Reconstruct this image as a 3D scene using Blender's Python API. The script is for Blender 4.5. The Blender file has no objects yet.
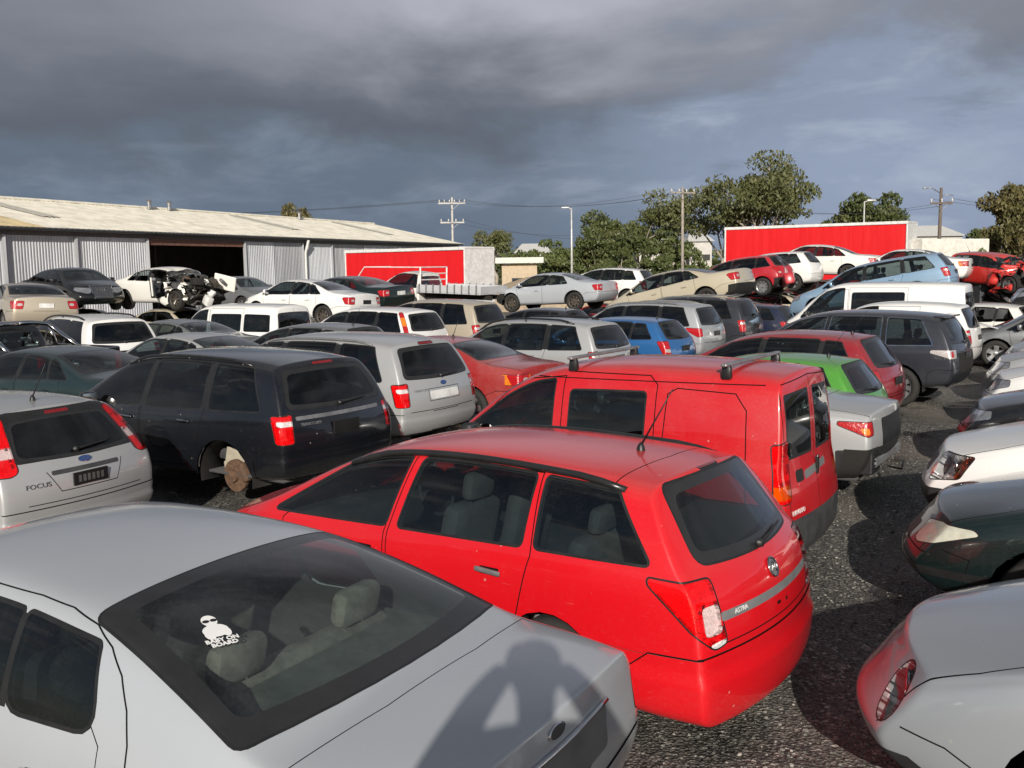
import bpy, bmesh, math, random
import numpy as np
from mathutils import Vector, Matrix, Euler, noise
from mathutils.bvhtree import BVHTree
R = math.radians
sc = bpy.context.scene
COL = sc.collection
random.seed(7)

# ------------------------------------------------------------------ materials
MATS = {}
def nt(name):
    m = bpy.data.materials.new(name); m.use_nodes = True
    t = m.node_tree; t.nodes.clear()
    out = t.nodes.new('ShaderNodeOutputMaterial')
    return m, t, out
def N(t, typ, **kw):
    n = t.nodes.new(typ)
    for k, v in kw.items():
        if k.startswith('i_'):
            key = k[2:]
            key = int(key) if key.isdigit() else key.replace('_', ' ')
            n.inputs[key].default_value = v
        else: setattr(n, k, v)
    return n
def ramp(t, pts, fac=None):
    n = t.nodes.new('ShaderNodeValToRGB'); e = n.color_ramp.elements
    while len(e) < len(pts): e.new(0.5)
    for i, (p, c) in enumerate(pts):
        e[i].position = p
        e[i].color = (c, c, c, 1) if not isinstance(c, (tuple, list)) else tuple(c) + (1,)
    if fac is not None: t.links.new(fac, n.inputs[0])
    return n
def mixc(t, a, b, fac, mode='MIX'):
    n = t.nodes.new('ShaderNodeMix'); n.data_type = 'RGBA'; n.blend_type = mode
    for s, v in ((n.inputs[6], a), (n.inputs[7], b), (n.inputs[0], fac)):
        if isinstance(v, bpy.types.NodeSocket): t.links.new(v, s)
        elif isinstance(v, (int, float)): s.default_value = v
        else: s.default_value = tuple(v) + (1,)
    return n.outputs[2]
def objcoord(t, scale=1.0, stretch=None):
    tc = N(t, 'ShaderNodeTexCoord')
    mp = N(t, 'ShaderNodeMapping'); t.links.new(tc.outputs['Object'], mp.inputs[0])
    mp.inputs['Scale'].default_value = stretch if stretch else (scale,)*3
    return mp.outputs[0]
def noise_n(t, co, scale, detail=4, rough=0.55, dim='3D'):
    n = N(t, 'ShaderNodeTexNoise', noise_dimensions=dim)
    n.inputs['Scale'].default_value = scale; n.inputs['Detail'].default_value = detail
    n.inputs['Roughness'].default_value = rough
    t.links.new(co, n.inputs['Vector']); return n
def bump(t, h, strength, dist=0.01, normal=None):
    b = N(t, 'ShaderNodeBump'); b.inputs['Strength'].default_value = strength
    b.inputs['Distance'].default_value = dist
    t.links.new(h, b.inputs['Height'])
    if normal is not None: t.links.new(normal, b.inputs['Normal'])
    return b.outputs[0]
def simple(name, col, rough=0.5, metal=0.0, spec=0.5, coat=0.0, var=0.25, nscale=6, bmp=0.0, bscale=200, seed=0):
    if name in MATS: return MATS[name]
    m, t, out = nt(name)
    p = N(t, 'ShaderNodeBsdfPrincipled')
    p.inputs['Metallic'].default_value = metal
    p.inputs['Specular IOR Level'].default_value = spec
    p.inputs['Coat Weight'].default_value = coat; p.inputs['Coat Roughness'].default_value = 0.05
    co = objcoord(t)
    n = noise_n(t, co, nscale, 5, 0.65)
    r = ramp(t, [(0.3, 1 - var), (0.72, 1 + var*0.4)], n.outputs[0])
    c = mixc(t, col, r.outputs[0], 1.0, 'MULTIPLY')
    t.links.new(c, p.inputs['Base Color'])
    rr = ramp(t, [(0.3, min(1, rough*0.8)), (0.75, min(1, rough*1.25))], n.outputs[0])
    t.links.new(rr.outputs[0], p.inputs['Roughness'])
    if bmp:
        n2 = noise_n(t, co, bscale, 3, 0.6)
        t.links.new(bump(t, n2.outputs[0], bmp, 0.004), p.inputs['Normal'])
    t.links.new(p.outputs[0], out.inputs[0])
    MATS[name] = m; return m
def paint(name, col, metal=0.0, rough=0.32, coat=1.0, dust=0.25, faded=0.0, coatr=0.04, topdust=0.12):
    """car paint: base + clear coat, road dust in patches, streaks and water spots"""
    key = 'paint_' + name
    if key in MATS: return MATS[key]
    m, t, out = nt(key)
    p = N(t, 'ShaderNodeBsdfPrincipled')
    p.inputs['Metallic'].default_value = metal
    p.inputs['Coat Weight'].default_value = coat
    p.inputs['Coat IOR'].default_value = 1.5
    co = objcoord(t)
    n1 = noise_n(t, co, 1.7, 6, 0.62)
    st = objcoord(t, stretch=(3.0, 3.0, 0.55))
    n2 = noise_n(t, st, 9, 4, 0.6)
    n3 = noise_n(t, co, 55, 3, 0.6)
    d1 = ramp(t, [(0.38, 0.0), (0.72, 1.0)], n1.outputs[0])
    d2 = ramp(t, [(0.45, 0.0), (0.75, 0.8)], n2.outputs[0])
    d3 = ramp(t, [(0.50, 0.25), (0.66, 1.0)], n3.outputs[0])
    mx = N(t, 'ShaderNodeMath', operation='MAXIMUM'); t.links.new(d1.outputs[0], mx.inputs[0]); t.links.new(d2.outputs[0], mx.inputs[1])
    mm = N(t, 'ShaderNodeMath', operation='MULTIPLY'); t.links.new(mx.outputs[0], mm.inputs[0]); t.links.new(d3.outputs[0], mm.inputs[1])
    ms = N(t, 'ShaderNodeMath', operation='MULTIPLY'); t.links.new(mm.outputs[0], ms.inputs[0]); ms.inputs[1].default_value = dust
    # settled dust on the upward faces, plus dried drips and droppings
    ge = N(t, 'ShaderNodeNewGeometry'); sg = N(t, 'ShaderNodeSeparateXYZ'); t.links.new(ge.outputs['Normal'], sg.inputs[0])
    upf = ramp(t, [(0.55, 0.0), (0.95, 1.0)], sg.outputs[2])
    ud = ramp(t, [(0.30, 0.35), (0.70, 1.0)], n1.outputs[0])
    uu = N(t, 'ShaderNodeMath', operation='MULTIPLY'); t.links.new(upf.outputs[0], uu.inputs[0]); t.links.new(ud.outputs[0], uu.inputs[1])
    ua = N(t, 'ShaderNodeMath', operation='MULTIPLY_ADD', use_clamp=True); t.links.new(uu.outputs[0], ua.inputs[0]); ua.inputs[1].default_value = topdust; t.links.new(ms.outputs[0], ua.inputs[2])
    vd = N(t, 'ShaderNodeTexVoronoi'); vd.inputs['Scale'].default_value = 11; t.links.new(co, vd.inputs['Vector'])
    sd_ = N(t, 'ShaderNodeSeparateColor'); t.links.new(vd.outputs['Color'], sd_.inputs[0])
    near = ramp(t, [(0.05, 1.0), (0.11, 0.0)], vd.outputs['Distance']); rare = ramp(t, [(0.80, 0.0), (0.86, 1.0)], sd_.outputs[0])
    sp = N(t, 'ShaderNodeMath', operation='MULTIPLY'); t.links.new(near.outputs[0], sp.inputs[0]); t.links.new(rare.outputs[0], sp.inputs[1])
    sp2 = N(t, 'ShaderNodeMath', operation='MULTIPLY'); t.links.new(sp.outputs[0], sp2.inputs[0]); sp2.inputs[1].default_value = 0.45
    # fine scratches
    sc_ = noise_n(t, objcoord(t, stretch=(2.0, 60.0, 60.0)), 2.2, 2, 0.5); scr = ramp(t, [(0.70, 0.0), (0.73, 0.30)], sc_.outputs[0])
    c = mixc(t, col, (0.33, 0.30, 0.26), ua.outputs[0])
    c = mixc(t, c, tuple(min(1, x*0.8 + 0.10) for x in col), scr.outputs[0])
    c = mixc(t, c, (0.50, 0.48, 0.43), sp2.outputs[0])
    ms = ua
    if faded:
        pale = tuple(min(1, x*0.75 + 0.16) for x in col)
        f1 = ramp(t, [(0.42, 0.0), (0.62, faded)], n1.outputs[0])
        c = mixc(t, c, pale, f1.outputs[0])
    t.links.new(c, p.inputs['Base Color'])
    rr = N(t, 'ShaderNodeMath', operation='MULTIPLY_ADD'); t.links.new(ms.outputs[0], rr.inputs[0]); rr.inputs[1].default_value = 0.9; rr.inputs[2].default_value = rough
    t.links.new(rr.outputs[0], p.inputs['Roughness'])
    cr = N(t, 'ShaderNodeMath', operation='MULTIPLY_ADD'); t.links.new(ms.outputs[0], cr.inputs[0]); cr.inputs[1].default_value = 0.8; cr.inputs[2].default_value = coatr
    t.links.new(cr.outputs[0], p.inputs['Coat Roughness'])
    # faint panel waviness
    n4 = noise_n(t, co, 2.3, 1, 0.4)
    nb = bump(t, n4.outputs[0], 0.09, 0.05)
    t.links.new(nb, p.inputs['Normal'])
    t.links.new(nb, p.inputs['Coat Normal'])
    t.links.new(p.outputs[0], out.inputs[0])
    MATS[key] = m; return m
def glass(name, tint, refl=0.06, dirt=0.05):
    key = 'glass_' + name
    if key in MATS: return MATS[key]
    m, t, out = nt(key)
    tr = N(t, 'ShaderNodeBsdfTransparent'); tr.inputs[0].default_value = tuple(tint) + (1,)
    gl = N(t, 'ShaderNodeBsdfGlossy'); gl.inputs['Roughness'].default_value = 0.015
    gl.inputs['Color'].default_value = (1, 1, 1, 1)
    lw = N(t, 'ShaderNodeLayerWeight'); lw.inputs[0].default_value = 0.5      # Schlick reflection, the same from inside and outside the pane
    fr = N(t, 'ShaderNodeMath', operation='POWER'); t.links.new(lw.outputs['Facing'], fr.inputs[0]); fr.inputs[1].default_value = 4.2
    ad = N(t, 'ShaderNodeMath', operation='MULTIPLY_ADD', use_clamp=True); t.links.new(fr.outputs[0], ad.inputs[0]); ad.inputs[1].default_value = 0.92; ad.inputs[2].default_value = refl + 0.01
    mx = N(t, 'ShaderNodeMixShader'); t.links.new(ad.outputs[0], mx.inputs[0]); t.links.new(tr.outputs[0], mx.inputs[1]); t.links.new(gl.outputs[0], mx.inputs[2])
    df = N(t, 'ShaderNodeBsdfDiffuse'); df.inputs[0].default_value = (0.42, 0.40, 0.36, 1)
    co = objcoord(t)
    n1 = noise_n(t, co, 4, 6, 0.7); n2 = noise_n(t, co, 70, 3, 0.6)
    r1 = ramp(t, [(0.42, 0.15), (0.75, 1.0)], n1.outputs[0]); r2 = ramp(t, [(0.45, 0.3), (0.65, 1)], n2.outputs[0])
    a = N(t, 'ShaderNodeMath', operation='MULTIPLY'); t.links.new(r1.outputs[0], a.inputs[0]); t.links.new(r2.outputs[0], a.inputs[1])
    b = N(t, 'ShaderNodeMath', operation='MULTIPLY'); t.links.new(a.outputs[0], b.inputs[0]); b.inputs[1].default_value = dirt
    m2 = N(t, 'ShaderNodeMixShader'); t.links.new(b.outputs[0], m2.inputs[0]); t.links.new(mx.outputs[0], m2.inputs[1]); t.links.new(df.outputs[0], m2.inputs[2])
    t.links.new(m2.outputs[0], out.inputs[0])
    MATS[key] = m; return m
def lens(name, col, rough=0.08, metal=0.0, cell=75, strength=0.3):
    """ribbed lamp lens: facetted reflector under a glossy cover"""
    key = 'lens_' + name
    if key in MATS: return MATS[key]
    m, t, out = nt(key)
    p = N(t, 'ShaderNodeBsdfPrincipled')
    p.inputs['Metallic'].default_value = metal; p.inputs['Roughness'].default_value = rough + 0.12
    p.inputs['Coat Weight'].default_value = 1.0; p.inputs['Coat Roughness'].default_value = 0.03
    co = objcoord(t)
    v = N(t, 'ShaderNodeTexVoronoi'); v.inputs['Scale'].default_value = cell; t.links.new(co, v.inputs['Vector'])
    r = ramp(t, [(0.0, 0.75), (1.0, 1.12)], v.outputs['Color'])
    c = mixc(t, col, r.outputs[0], 1.0, 'MULTIPLY')
    t.links.new(c, p.inputs['Base Color'])
    t.links.new(bump(t, v.outputs['Distance'], strength, 0.01), p.inputs['Normal'])
    t.links.new(p.outputs[0], out.inputs[0])
    MATS[key] = m; return m

def M(k):
    return {
     'seal':  lambda: simple('rubber_seal', (0.016, 0.016, 0.017), 0.45, var=0.3),
     'gap':   lambda: simple('panel_gap', (0.006, 0.006, 0.006), 0.9, spec=0.1),
     'trim':  lambda: simple('black_trim', (0.02, 0.02, 0.021), 0.28, var=0.3),
     'frit':  lambda: simple('glass_border', (0.022, 0.022, 0.023), 0.30, var=0.2, coat=0.3),
     'plastic': lambda: simple('grey_plastic', (0.055, 0.056, 0.06), 0.55, var=0.35, bmp=0.15),
     'dplastic': lambda: simple('dark_plastic', (0.022, 0.022, 0.024), 0.5, var=0.35, bmp=0.15),
     'lgplastic': lambda: simple('mid_grey_plastic', (0.16, 0.165, 0.17), 0.5, var=0.3, bmp=0.1),
     'under': lambda: simple('underbody_black', (0.012, 0.011, 0.010), 0.9, var=0.4),
     'liner': lambda: simple('cabin_lining', (0.05, 0.05, 0.052), 0.9, var=0.25),
     'seat':  lambda: simple('seat_cloth', (0.16, 0.155, 0.15), 0.95, var=0.3, bmp=0.3, bscale=300),
     'lseat': lambda: simple('light_seat_cloth', (0.19, 0.18, 0.165), 0.95, var=0.5, nscale=10, bmp=0.3, bscale=300),
     'shelf': lambda: simple('shelf_carpet', (0.11, 0.12, 0.115), 0.95, var=0.35, nscale=9, bmp=0.4),
     'dseat': lambda: simple('dark_seat_cloth', (0.045, 0.045, 0.05), 0.95, var=0.3, bmp=0.3, bscale=300),
     'dash':  lambda: simple('dashboard_grey', (0.06, 0.06, 0.062), 0.8, var=0.2),
     'tyre':  lambda: simple('tyre_rubber', (0.022, 0.021, 0.020), 0.85, var=0.4, nscale=14, bmp=0.4, bscale=60),
     'alloy': lambda: simple('alloy_wheel', (0.42, 0.42, 0.43), 0.35, metal=0.75, var=0.35, nscale=9),
     'steel': lambda: simple('steel_wheel', (0.10, 0.085, 0.07), 0.6, metal=0.4, var=0.5, nscale=12),
     'rust':  lambda: simple('rusted_disc', (0.13, 0.075, 0.045), 0.8, var=0.6, nscale=25, bmp=0.5),
     'chrome': lambda: simple('chrome', (0.65, 0.65, 0.66), 0.12, metal=1.0, var=0.2),
     'grey_metal': lambda: simple('grey_metal', (0.32, 0.32, 0.33), 0.45, metal=0.6, var=0.4),
     'white_metal': lambda: simple('white_metal', (0.7, 0.7, 0.69), 0.4, var=0.25),
     'red':   lambda: lens('red', (0.42, 0.008, 0.012)),
     'dred':  lambda: lens('deep_red', (0.22, 0.005, 0.008)),
     'amber': lambda: lens('amber', (0.75, 0.20, 0.015)),
     'clear': lambda: lens('clear', (0.55, 0.50, 0.50), metal=0.3),
     'pale':  lambda: lens('pale', (0.75, 0.62, 0.60), cell=40, strength=0.3),
     'hazy':  lambda: simple('hazy_lens', (0.60, 0.60, 0.50), 0.22, coat=1.0, var=0.22, nscale=14),
     'headlamp': lambda: lens('headlamp', (0.45, 0.45, 0.47), metal=0.7, rough=0.10, cell=11, strength=0.35),
     'darklamp': lambda: lens('dark_headlamp', (0.20, 0.20, 0.21), metal=0.8, rough=0.08, cell=18, strength=0.9),
     'reflector': lambda: lens('reflector', (0.85, 0.85, 0.85), rough=0.3, metal=0.0, cell=110, strength=0.22),
     'housing': lambda: simple('lamp_housing', (0.55, 0.55, 0.56), 0.25, metal=0.25, var=0.2),
     'plate': lambda: simple('plate_black', (0.012, 0.012, 0.012), 0.4),
     'plate_text': lambda: simple('plate_letters', (0.42, 0.42, 0.40), 0.5),
     'badge_blue': lambda: simple('badge_blue', (0.02, 0.06, 0.22), 0.2, coat=1.0),
    }[k]()

# ------------------------------------------------------------------ objects
def tag(o, label=None, cat=None, group=None, kind=None):
    if label: o['label'] = label
    if cat: o['category'] = cat
    if group: o['group'] = group
    if kind: o['kind'] = kind
    return o
def empty(name, loc=(0, 0, 0), rot=(0, 0, 0)):
    o = bpy.data.objects.new(name, None); COL.objects.link(o)
    o.location = loc; o.rotation_euler = rot; o.empty_display_size = 0.2
    return o
def mesh_obj(name, verts, faces, mats, fm=None, parent=None, smooth=True, normals=None):
    me = bpy.data.meshes.new(name); me.from_pydata(verts, [], faces)
    if not isinstance(mats, (list, tuple)): mats = [mats]
    for m in mats: me.materials.append(m)
    if fm: me.polygons.foreach_set('material_index', fm)
    me.polygons.foreach_set('use_smooth', [smooth]*len(faces))
    me.update()
    if normals is not None: me.normals_split_custom_set_from_vertices(normals)
    o = bpy.data.objects.new(name, me); COL.objects.link(o)
    if parent is not None: o.parent = parent
    return o
class MB:
    """collects shapes for ONE mesh"""
    def __init__(s): s.v = []; s.f = []; s.m = []; s.mats = []
    def mi(s, mat):
        if mat not in s.mats: s.mats.append(mat)
        return s.mats.index(mat)
    def add(s, vs, fs, mat, T=None):
        o = len(s.v); k = s.mi(mat)
        s.v += [tuple(T @ Vector(v)) if T is not None else tuple(v) for v in vs]
        s.f += [[i + o for i in f] for f in fs]; s.m += [k]*len(fs)
        return s
    def box(s, c, d, mat, rot=None, bev=0.0, taper=None):
        """bevelled box, centre c, full size d"""
        x, y, z = d[0]/2, d[1]/2, d[2]/2
        T = Matrix.Translation(c)
        if rot is not None: T = T @ Euler(rot).to_matrix().to_4x4()
        if bev <= 0:
            vs = [(-x,-y,-z),(x,-y,-z),(x,y,-z),(-x,y,-z),(-x,-y,z),(x,-y,z),(x,y,z),(-x,y,z)]
            if taper: vs = vs[:4] + [(a*taper[0], b*taper[1], cc) for a, b, cc in vs[4:]]
            return s.add(vs, [(0,3,2,1),(4,5,6,7),(0,1,5,4),(1,2,6,5),(2,3,7,6),(3,0,4,7)], mat, T)
        bm = bmesh.new(); bmesh.ops.create_cube(bm, size=1.0)
        for v in bm.verts:
            tp = (1, 1) if not (taper and v.co.z > 0) else taper
            v.co = Vector((v.co.x*d[0]*tp[0], v.co.y*d[1]*tp[1], v.co.z*d[2]))
        bmesh.ops.bevel(bm, geom=list(bm.edges), offset=min(bev, 0.49*min(d)), segments=2, profile=0.5, affect='EDGES')
        bm.verts.index_update()
        vs = [v.co.copy() for v in bm.verts]; fs = [[v.index for v in f.verts] for f in bm.faces]; bm.free()
        return s.add(vs, fs, mat, T)
    def tube(s, pts, r, mat, n=8, closed=False, caps=True):
        pts = [Vector(p) for p in pts]; rs = r if isinstance(r, (list, tuple)) else [r]*len(pts)
        vs = []; fs = []; L = len(pts); prev = None
        for i, p in enumerate(pts):
            a = pts[(i-1) % L] if (closed or i > 0) else p; b = pts[(i+1) % L] if (closed or i < L-1) else p
            d = (b - a).normalized() if (b - a).length > 1e-9 else Vector((0, 0, 1))
            if prev is None:
                up = Vector((0, 0, 1)) if abs(d.z) < 0.9 else Vector((1, 0, 0))
                u = d.cross(up).normalized()
            else:
                u = (prev - d*prev.dot(d)).normalized()
            prev = u; w = d.cross(u)
            for k in range(n):
                a_ = 2*math.pi*k/n; vs.append(p + (u*math.cos(a_) + w*math.sin(a_))*rs[i])
        for i in range(L if closed else L-1):
            for k in range(n):
                a0 = i*n + k; a1 = i*n + (k+1) % n; b0 = ((i+1) % L)*n + k; b1 = ((i+1) % L)*n + (k+1) % n
                fs.append((a0, b0, b1, a1))
        if caps and not closed:
            fs.append(tuple(range(n))); fs.append(tuple(reversed(range((L-1)*n, L*n))))
        return s.add(vs, fs, mat)
    def lathe(s, prof, mat, n=28, T=None, axis='y'):
        """prof: list of (r, h) swept round the axis"""
        vs = []; fs = []
        for r, h in prof:
            for k in range(n):
                a = 2*math.pi*k/n
                vs.append((r*math.cos(a), h, r*math.sin(a)) if axis == 'y' else (r*math.cos(a), r*math.sin(a), h))
        for i in range(len(prof)-1):
            for k in range(n):
                q = (i*n+k, i*n+(k+1) % n, (i+1)*n+(k+1) % n, (i+1)*n+k)
                fs.append(q if axis != 'y' else tuple(reversed(q)))
        return s.add(vs, fs, mat, T)
    def prism(s, poly, h, mat, T=None, axis='z'):
        n = len(poly); vs = [(a, b, 0) for a, b in poly] + [(a, b, h) for a, b in poly]
        fs = [tuple(reversed(range(n))), tuple(range(n, 2*n))] + [(i, (i+1) % n, n+(i+1) % n, n+i) for i in range(n)]
        return s.add(vs, fs, mat, T)
    def build(s, name, parent=None, smooth=False, autosmooth=None):
        o = mesh_obj(name, s.v, s.f, s.mats, s.m, parent, smooth)
        if autosmooth is not None:
            o.data.polygons.foreach_set('use_smooth', [True]*len(s.f))
            o.data.set_sharp_from_angle(angle=R(autosmooth))
        return o
def text_mesh(name, txt, size, mat, M4, parent=None, depth=0.002, align='CENTER', bold=0.0, shear=0.0, xscale=1.0):
    cu = bpy.data.curves.new(name, 'FONT'); cu.body = txt; cu.size = size; cu.extrude = depth; cu.offset = bold
    cu.align_x = align; cu.align_y = 'CENTER'; cu.shear = shear; cu.resolution_u = 3
    tmp = bpy.data.objects.new(name, cu); COL.objects.link(tmp)
    dg = bpy.context.evaluated_depsgraph_get()
    me = bpy.data.meshes.new_from_object(tmp.evaluated_get(dg))
    bpy.data.objects.remove(tmp); bpy.data.curves.remove(cu)
    for v in me.vertices: v.co.x *= xscale
    me.transform(M4); me.materials.clear(); me.materials.append(mat)
    o = bpy.data.objects.new(name, me); COL.objects.link(o)
    if parent is not None: o.parent = parent
    return o
# ------------------------------------------------------------------ car bodies
def lerpc(pts, x):
    if x <= pts[0][0]: return pts[0][1]
    for (a, va), (b, vb) in zip(pts, pts[1:]):
        if x <= b: return va + (vb - va)*(x - a)/(b - a)
    return pts[-1][1]
def smoothc(pts, x):
    """monotone cubic through the points"""
    n = len(pts)
    if x <= pts[0][0]: return pts[0][1]
    if x >= pts[-1][0]: return pts[-1][1]
    d = [(pts[i+1][1]-pts[i][1])/(pts[i+1][0]-pts[i][0]) for i in range(n-1)]
    m = [d[0]] + [0 if d[i-1]*d[i] <= 0 else 2*d[i-1]*d[i]/(d[i-1]+d[i]) for i in range(1, n-1)] + [d[-1]]
    for i in range(n-1):
        if x <= pts[i+1][0]:
            h = pts[i+1][0]-pts[i][0]; t = (x-pts[i][0])/h
            return ((2*t**3-3*t*t+1)*pts[i][1] + (t**3-2*t*t+t)*h*m[i] + (-2*t**3+3*t*t)*pts[i+1][1] + (t**3-t*t)*h*m[i+1])
def hull(p):
    p = sorted(set((round(a, 5), round(b, 5)) for a, b in p))
    def half(q):
        o = []
        for c in q:
            while len(o) >= 2 and (o[-1][0]-o[-2][0])*(c[1]-o[-2][1]) - (o[-1][1]-o[-2][1])*(c[0]-o[-2][0]) <= 1e-9: o.pop()
            o.append(c)
        return o
    a = half(p); b = half(p[::-1]); return a[:-1] + b[:-1]
def roundpoly(p, r, k=4):
    """round the corners of a convex polygon"""
    o = []; n = len(p)
    for i in range(n):
        a = Vector(p[i-1]); b = Vector(p[i]); c = Vector(p[(i+1) % n])
        u = a-b; w = c-b
        ang = u.angle(w) if u.length > 1e-6 and w.length > 1e-6 else math.pi
        if ang > R(158): o.append(tuple(b)); continue
        d = min(r, u.length*0.45, w.length*0.45)
        s = b + u.normalized()*d; e = b + w.normalized()*d
        for j in range(k+1):
            t = j/k; o.append(tuple(s*(1-t)**2 + b*2*t*(1-t) + e*t*t))
    return hull(o)
def grow(p, d):
    """offset a convex CCW polygon outwards"""
    o = []; n = len(p)
    for i in range(n):
        a = Vector(p[i-1]); b = Vector(p[i]); c = Vector(p[(i+1) % n])
        e1 = (b-a).normalized(); e2 = (c-b).normalized()
        n1 = Vector((e1.y, -e1.x)); n2 = Vector((e2.y, -e2.x))
        m = (n1+n2)
        if m.length < 1e-6: continue
        m.normalize(); o.append(tuple(b + m*d/max(0.35, m.dot(n1))))
    return hull(o)
def inpoly(p, x, y):
    c = False; n = len(p); j = n-1
    for i in range(n):
        if (p[i][1] > y) != (p[j][1] > y) and x < (p[j][0]-p[i][0])*(y-p[i][1])/(p[j][1]-p[i][1]) + p[i][0]: c = not c
        j = i
    return c
AX = {'x': (1, 2), 'y': (0, 2), 'z': (0, 1)}
class Skin:
    def __init__(s, verts, normals, faces, t=('body', 'paint')):
        s.v = verts; s.n = normals; s.f = []; s.t = []; s.B = np.zeros((4096, 6)); s.C = np.zeros((4096, 3)); s.N = np.zeros((4096, 3))
        for f in faces: s.push(f, t)
    def push(s, f, t):
        k = len(s.f)
        if k >= len(s.B):
            s.B = np.concatenate([s.B, np.zeros_like(s.B)]); s.C = np.concatenate([s.C, np.zeros_like(s.C)]); s.N = np.concatenate([s.N, np.zeros_like(s.N)])
        P_ = [s.v[i] for i in f]; X, Y, Z = zip(*P_); m = len(f); Q = zip(*[s.n[i] for i in f])
        s.B[k] = (min(X), min(Y), min(Z), max(X), max(Y), max(Z)); s.C[k] = (sum(X)/m, sum(Y)/m, sum(Z)/m); s.N[k] = [sum(q)/m for q in Q]
        s.f.append(f); s.t.append(t)
    def kill(s, k): s.f[k] = None; s.t[k] = None; s.B[k] = 1e9
    def clip(s, poly, axis, side, newtag, only=None, lim=None, nmin=0.12):
        """split faces by a convex polygon seen along an axis; faces inside get newtag.
        side: sign of the outward normal along that axis; lim: extra test on a face centre"""
        if len(poly) < 3: return
        n = len(s.f); Bx = s.B[:n]
        lo = [min(p[k] for p in poly) for k in (0, 1)]; hi = [max(p[k] for p in poly) for k in (0, 1)]
        diag = axis[0] in 'de'
        if diag:      # seen from a rear (d) or front (e) corner: first coordinate runs round the corner
            q_ = math.sqrt(.5); sd = side; Lc = s.L
            ux, uy, u0, nx_ = (q_, q_*sd, 0.0, -q_) if axis == 'd' else (-q_, q_*sd, Lc*q_, q_)
            cand = np.nonzero((Bx[:, 5] > lo[1]) & (Bx[:, 2] < hi[1]) & (s.N[:n, 0]*nx_ + s.N[:n, 1]*q_*sd >= 0.2) & (s.C[:n, 1]*sd > 0.1) & ((s.C[:n, 0] < Lc*.35) if axis == 'd' else (s.C[:n, 0] > Lc*.65)))[0].tolist()
        else:
            ia, ib = AX[axis]; ic = 'xyz'.index(axis)
            ux, uy, u0 = (0, 1, 0) if axis == 'x' else (1, 0, 0)
            cand = np.nonzero((Bx[:, ia+3] > lo[0]) & (Bx[:, ia] < hi[0]) & (Bx[:, ib+3] > lo[1]) & (Bx[:, ib] < hi[1]) & (s.N[:n, ic]*side >= nmin))[0].tolist()
        V = s.v; NN = s.n; cache = {}
        E = []
        for i in range(len(poly)):
            (ax, ay), (bx, by) = poly[i], poly[(i+1) % len(poly)]
            L = math.hypot(bx-ax, by-ay)
            if L > 1e-7: E.append((-(by-ay)/L, (bx-ax)/L, ((by-ay)*ax - (bx-ax)*ay)/L))
        for fi in cand:
            f = s.f[fi]; tg = s.t[fi]
            if f is None or (only is not None and tg not in only): continue
            if lim is not None and not lim(s.C[fi]): continue
            cur = f; rest = []
            for ei, (na, nb, nc) in enumerate(E):
                if axis == 'z': D = [na*V[i][0] + nb*V[i][1] + nc for i in cur]
                else: D = [na*(ux*V[i][0] + uy*V[i][1] + u0) + nb*V[i][2] + nc for i in cur]
                if min(D) >= -1e-6: continue
                if max(D) <= 1e-6: rest.append(cur); cur = None; break
                ins = []; outs = []; m = len(cur)
                for q in range(m):
                    a = cur[q]; b = cur[(q+1) % m]; da = D[q]; db = D[(q+1) % m]
                    if da >= 0: ins.append(a)
                    if da <= 0: outs.append(a)
                    if (da > 0 and db < 0) or (da < 0 and db > 0):
                        key = (a, b, ei) if a < b else (b, a, ei)
                        k = cache.get(key)
                        if k is None:
                            t = da/(da-db); va = V[a]; vb = V[b]; x = NN[a]; y = NN[b]
                            V.append((va[0] + (vb[0]-va[0])*t, va[1] + (vb[1]-va[1])*t, va[2] + (vb[2]-va[2])*t))
                            NN.append((x[0] + (y[0]-x[0])*t, x[1] + (y[1]-x[1])*t, x[2] + (y[2]-x[2])*t))
                            k = len(V)-1; cache[key] = k
                        ins.append(k); outs.append(k)
                if len(outs) >= 3: rest.append(outs)
                cur = ins if len(ins) >= 3 else None
                if cur is None: break
            if cur is None: continue          # nothing inside: leave the face whole
            s.kill(fi)
            for q in rest: s.push(q, tg)
            s.push(cur, newtag)
    def line(s, pts, axis, side, w=0.007, only=None, closed=False, newtag=('body', 'gap'), lim=None):
        pts = list(pts) + ([pts[0]] if closed else [])
        for a, b in zip(pts, pts[1:]):
            d = Vector((b[0]-a[0], b[1]-a[1]))
            if d.length < 1e-5: continue
            d.normalize(); n = Vector((-d.y, d.x))*w/2; e = d*w*0.4
            q = [Vector(a)-e-n, Vector(b)+e-n, Vector(b)+e+n, Vector(a)-e+n]
            s.clip([tuple(v) for v in q], axis, side, newtag, only or [('body', 'paint'), ('body', 'paint2')], lim, 0.42)
    def retag(s, fn, box=None):
        n = len(s.f); C_ = s.C[:n]
        if box is not None:
            ia, ib, pts = box
            xs = [p[0] for p in pts]; ys = [p[1] for p in pts]
            it = np.nonzero((C_[:, ia] >= min(xs)) & (C_[:, ia] <= max(xs)) & (C_[:, ib] >= min(ys)) & (C_[:, ib] <= max(ys)))[0].tolist()
        else: it = range(n)
        CL = C_.tolist()
        for i in it:
            if s.f[i] is None: continue
            r = fn(CL[i], s.t[i])
            if r is not None: s.t[i] = r
    def drop(s, tg):
        for i, t in enumerate(s.t):
            if t == tg: s.kill(i)
    def compact(s):
        k = [i for i, f in enumerate(s.f) if f is not None]
        s.f = [s.f[i] for i in k]; s.t = [s.t[i] for i in k]
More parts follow.
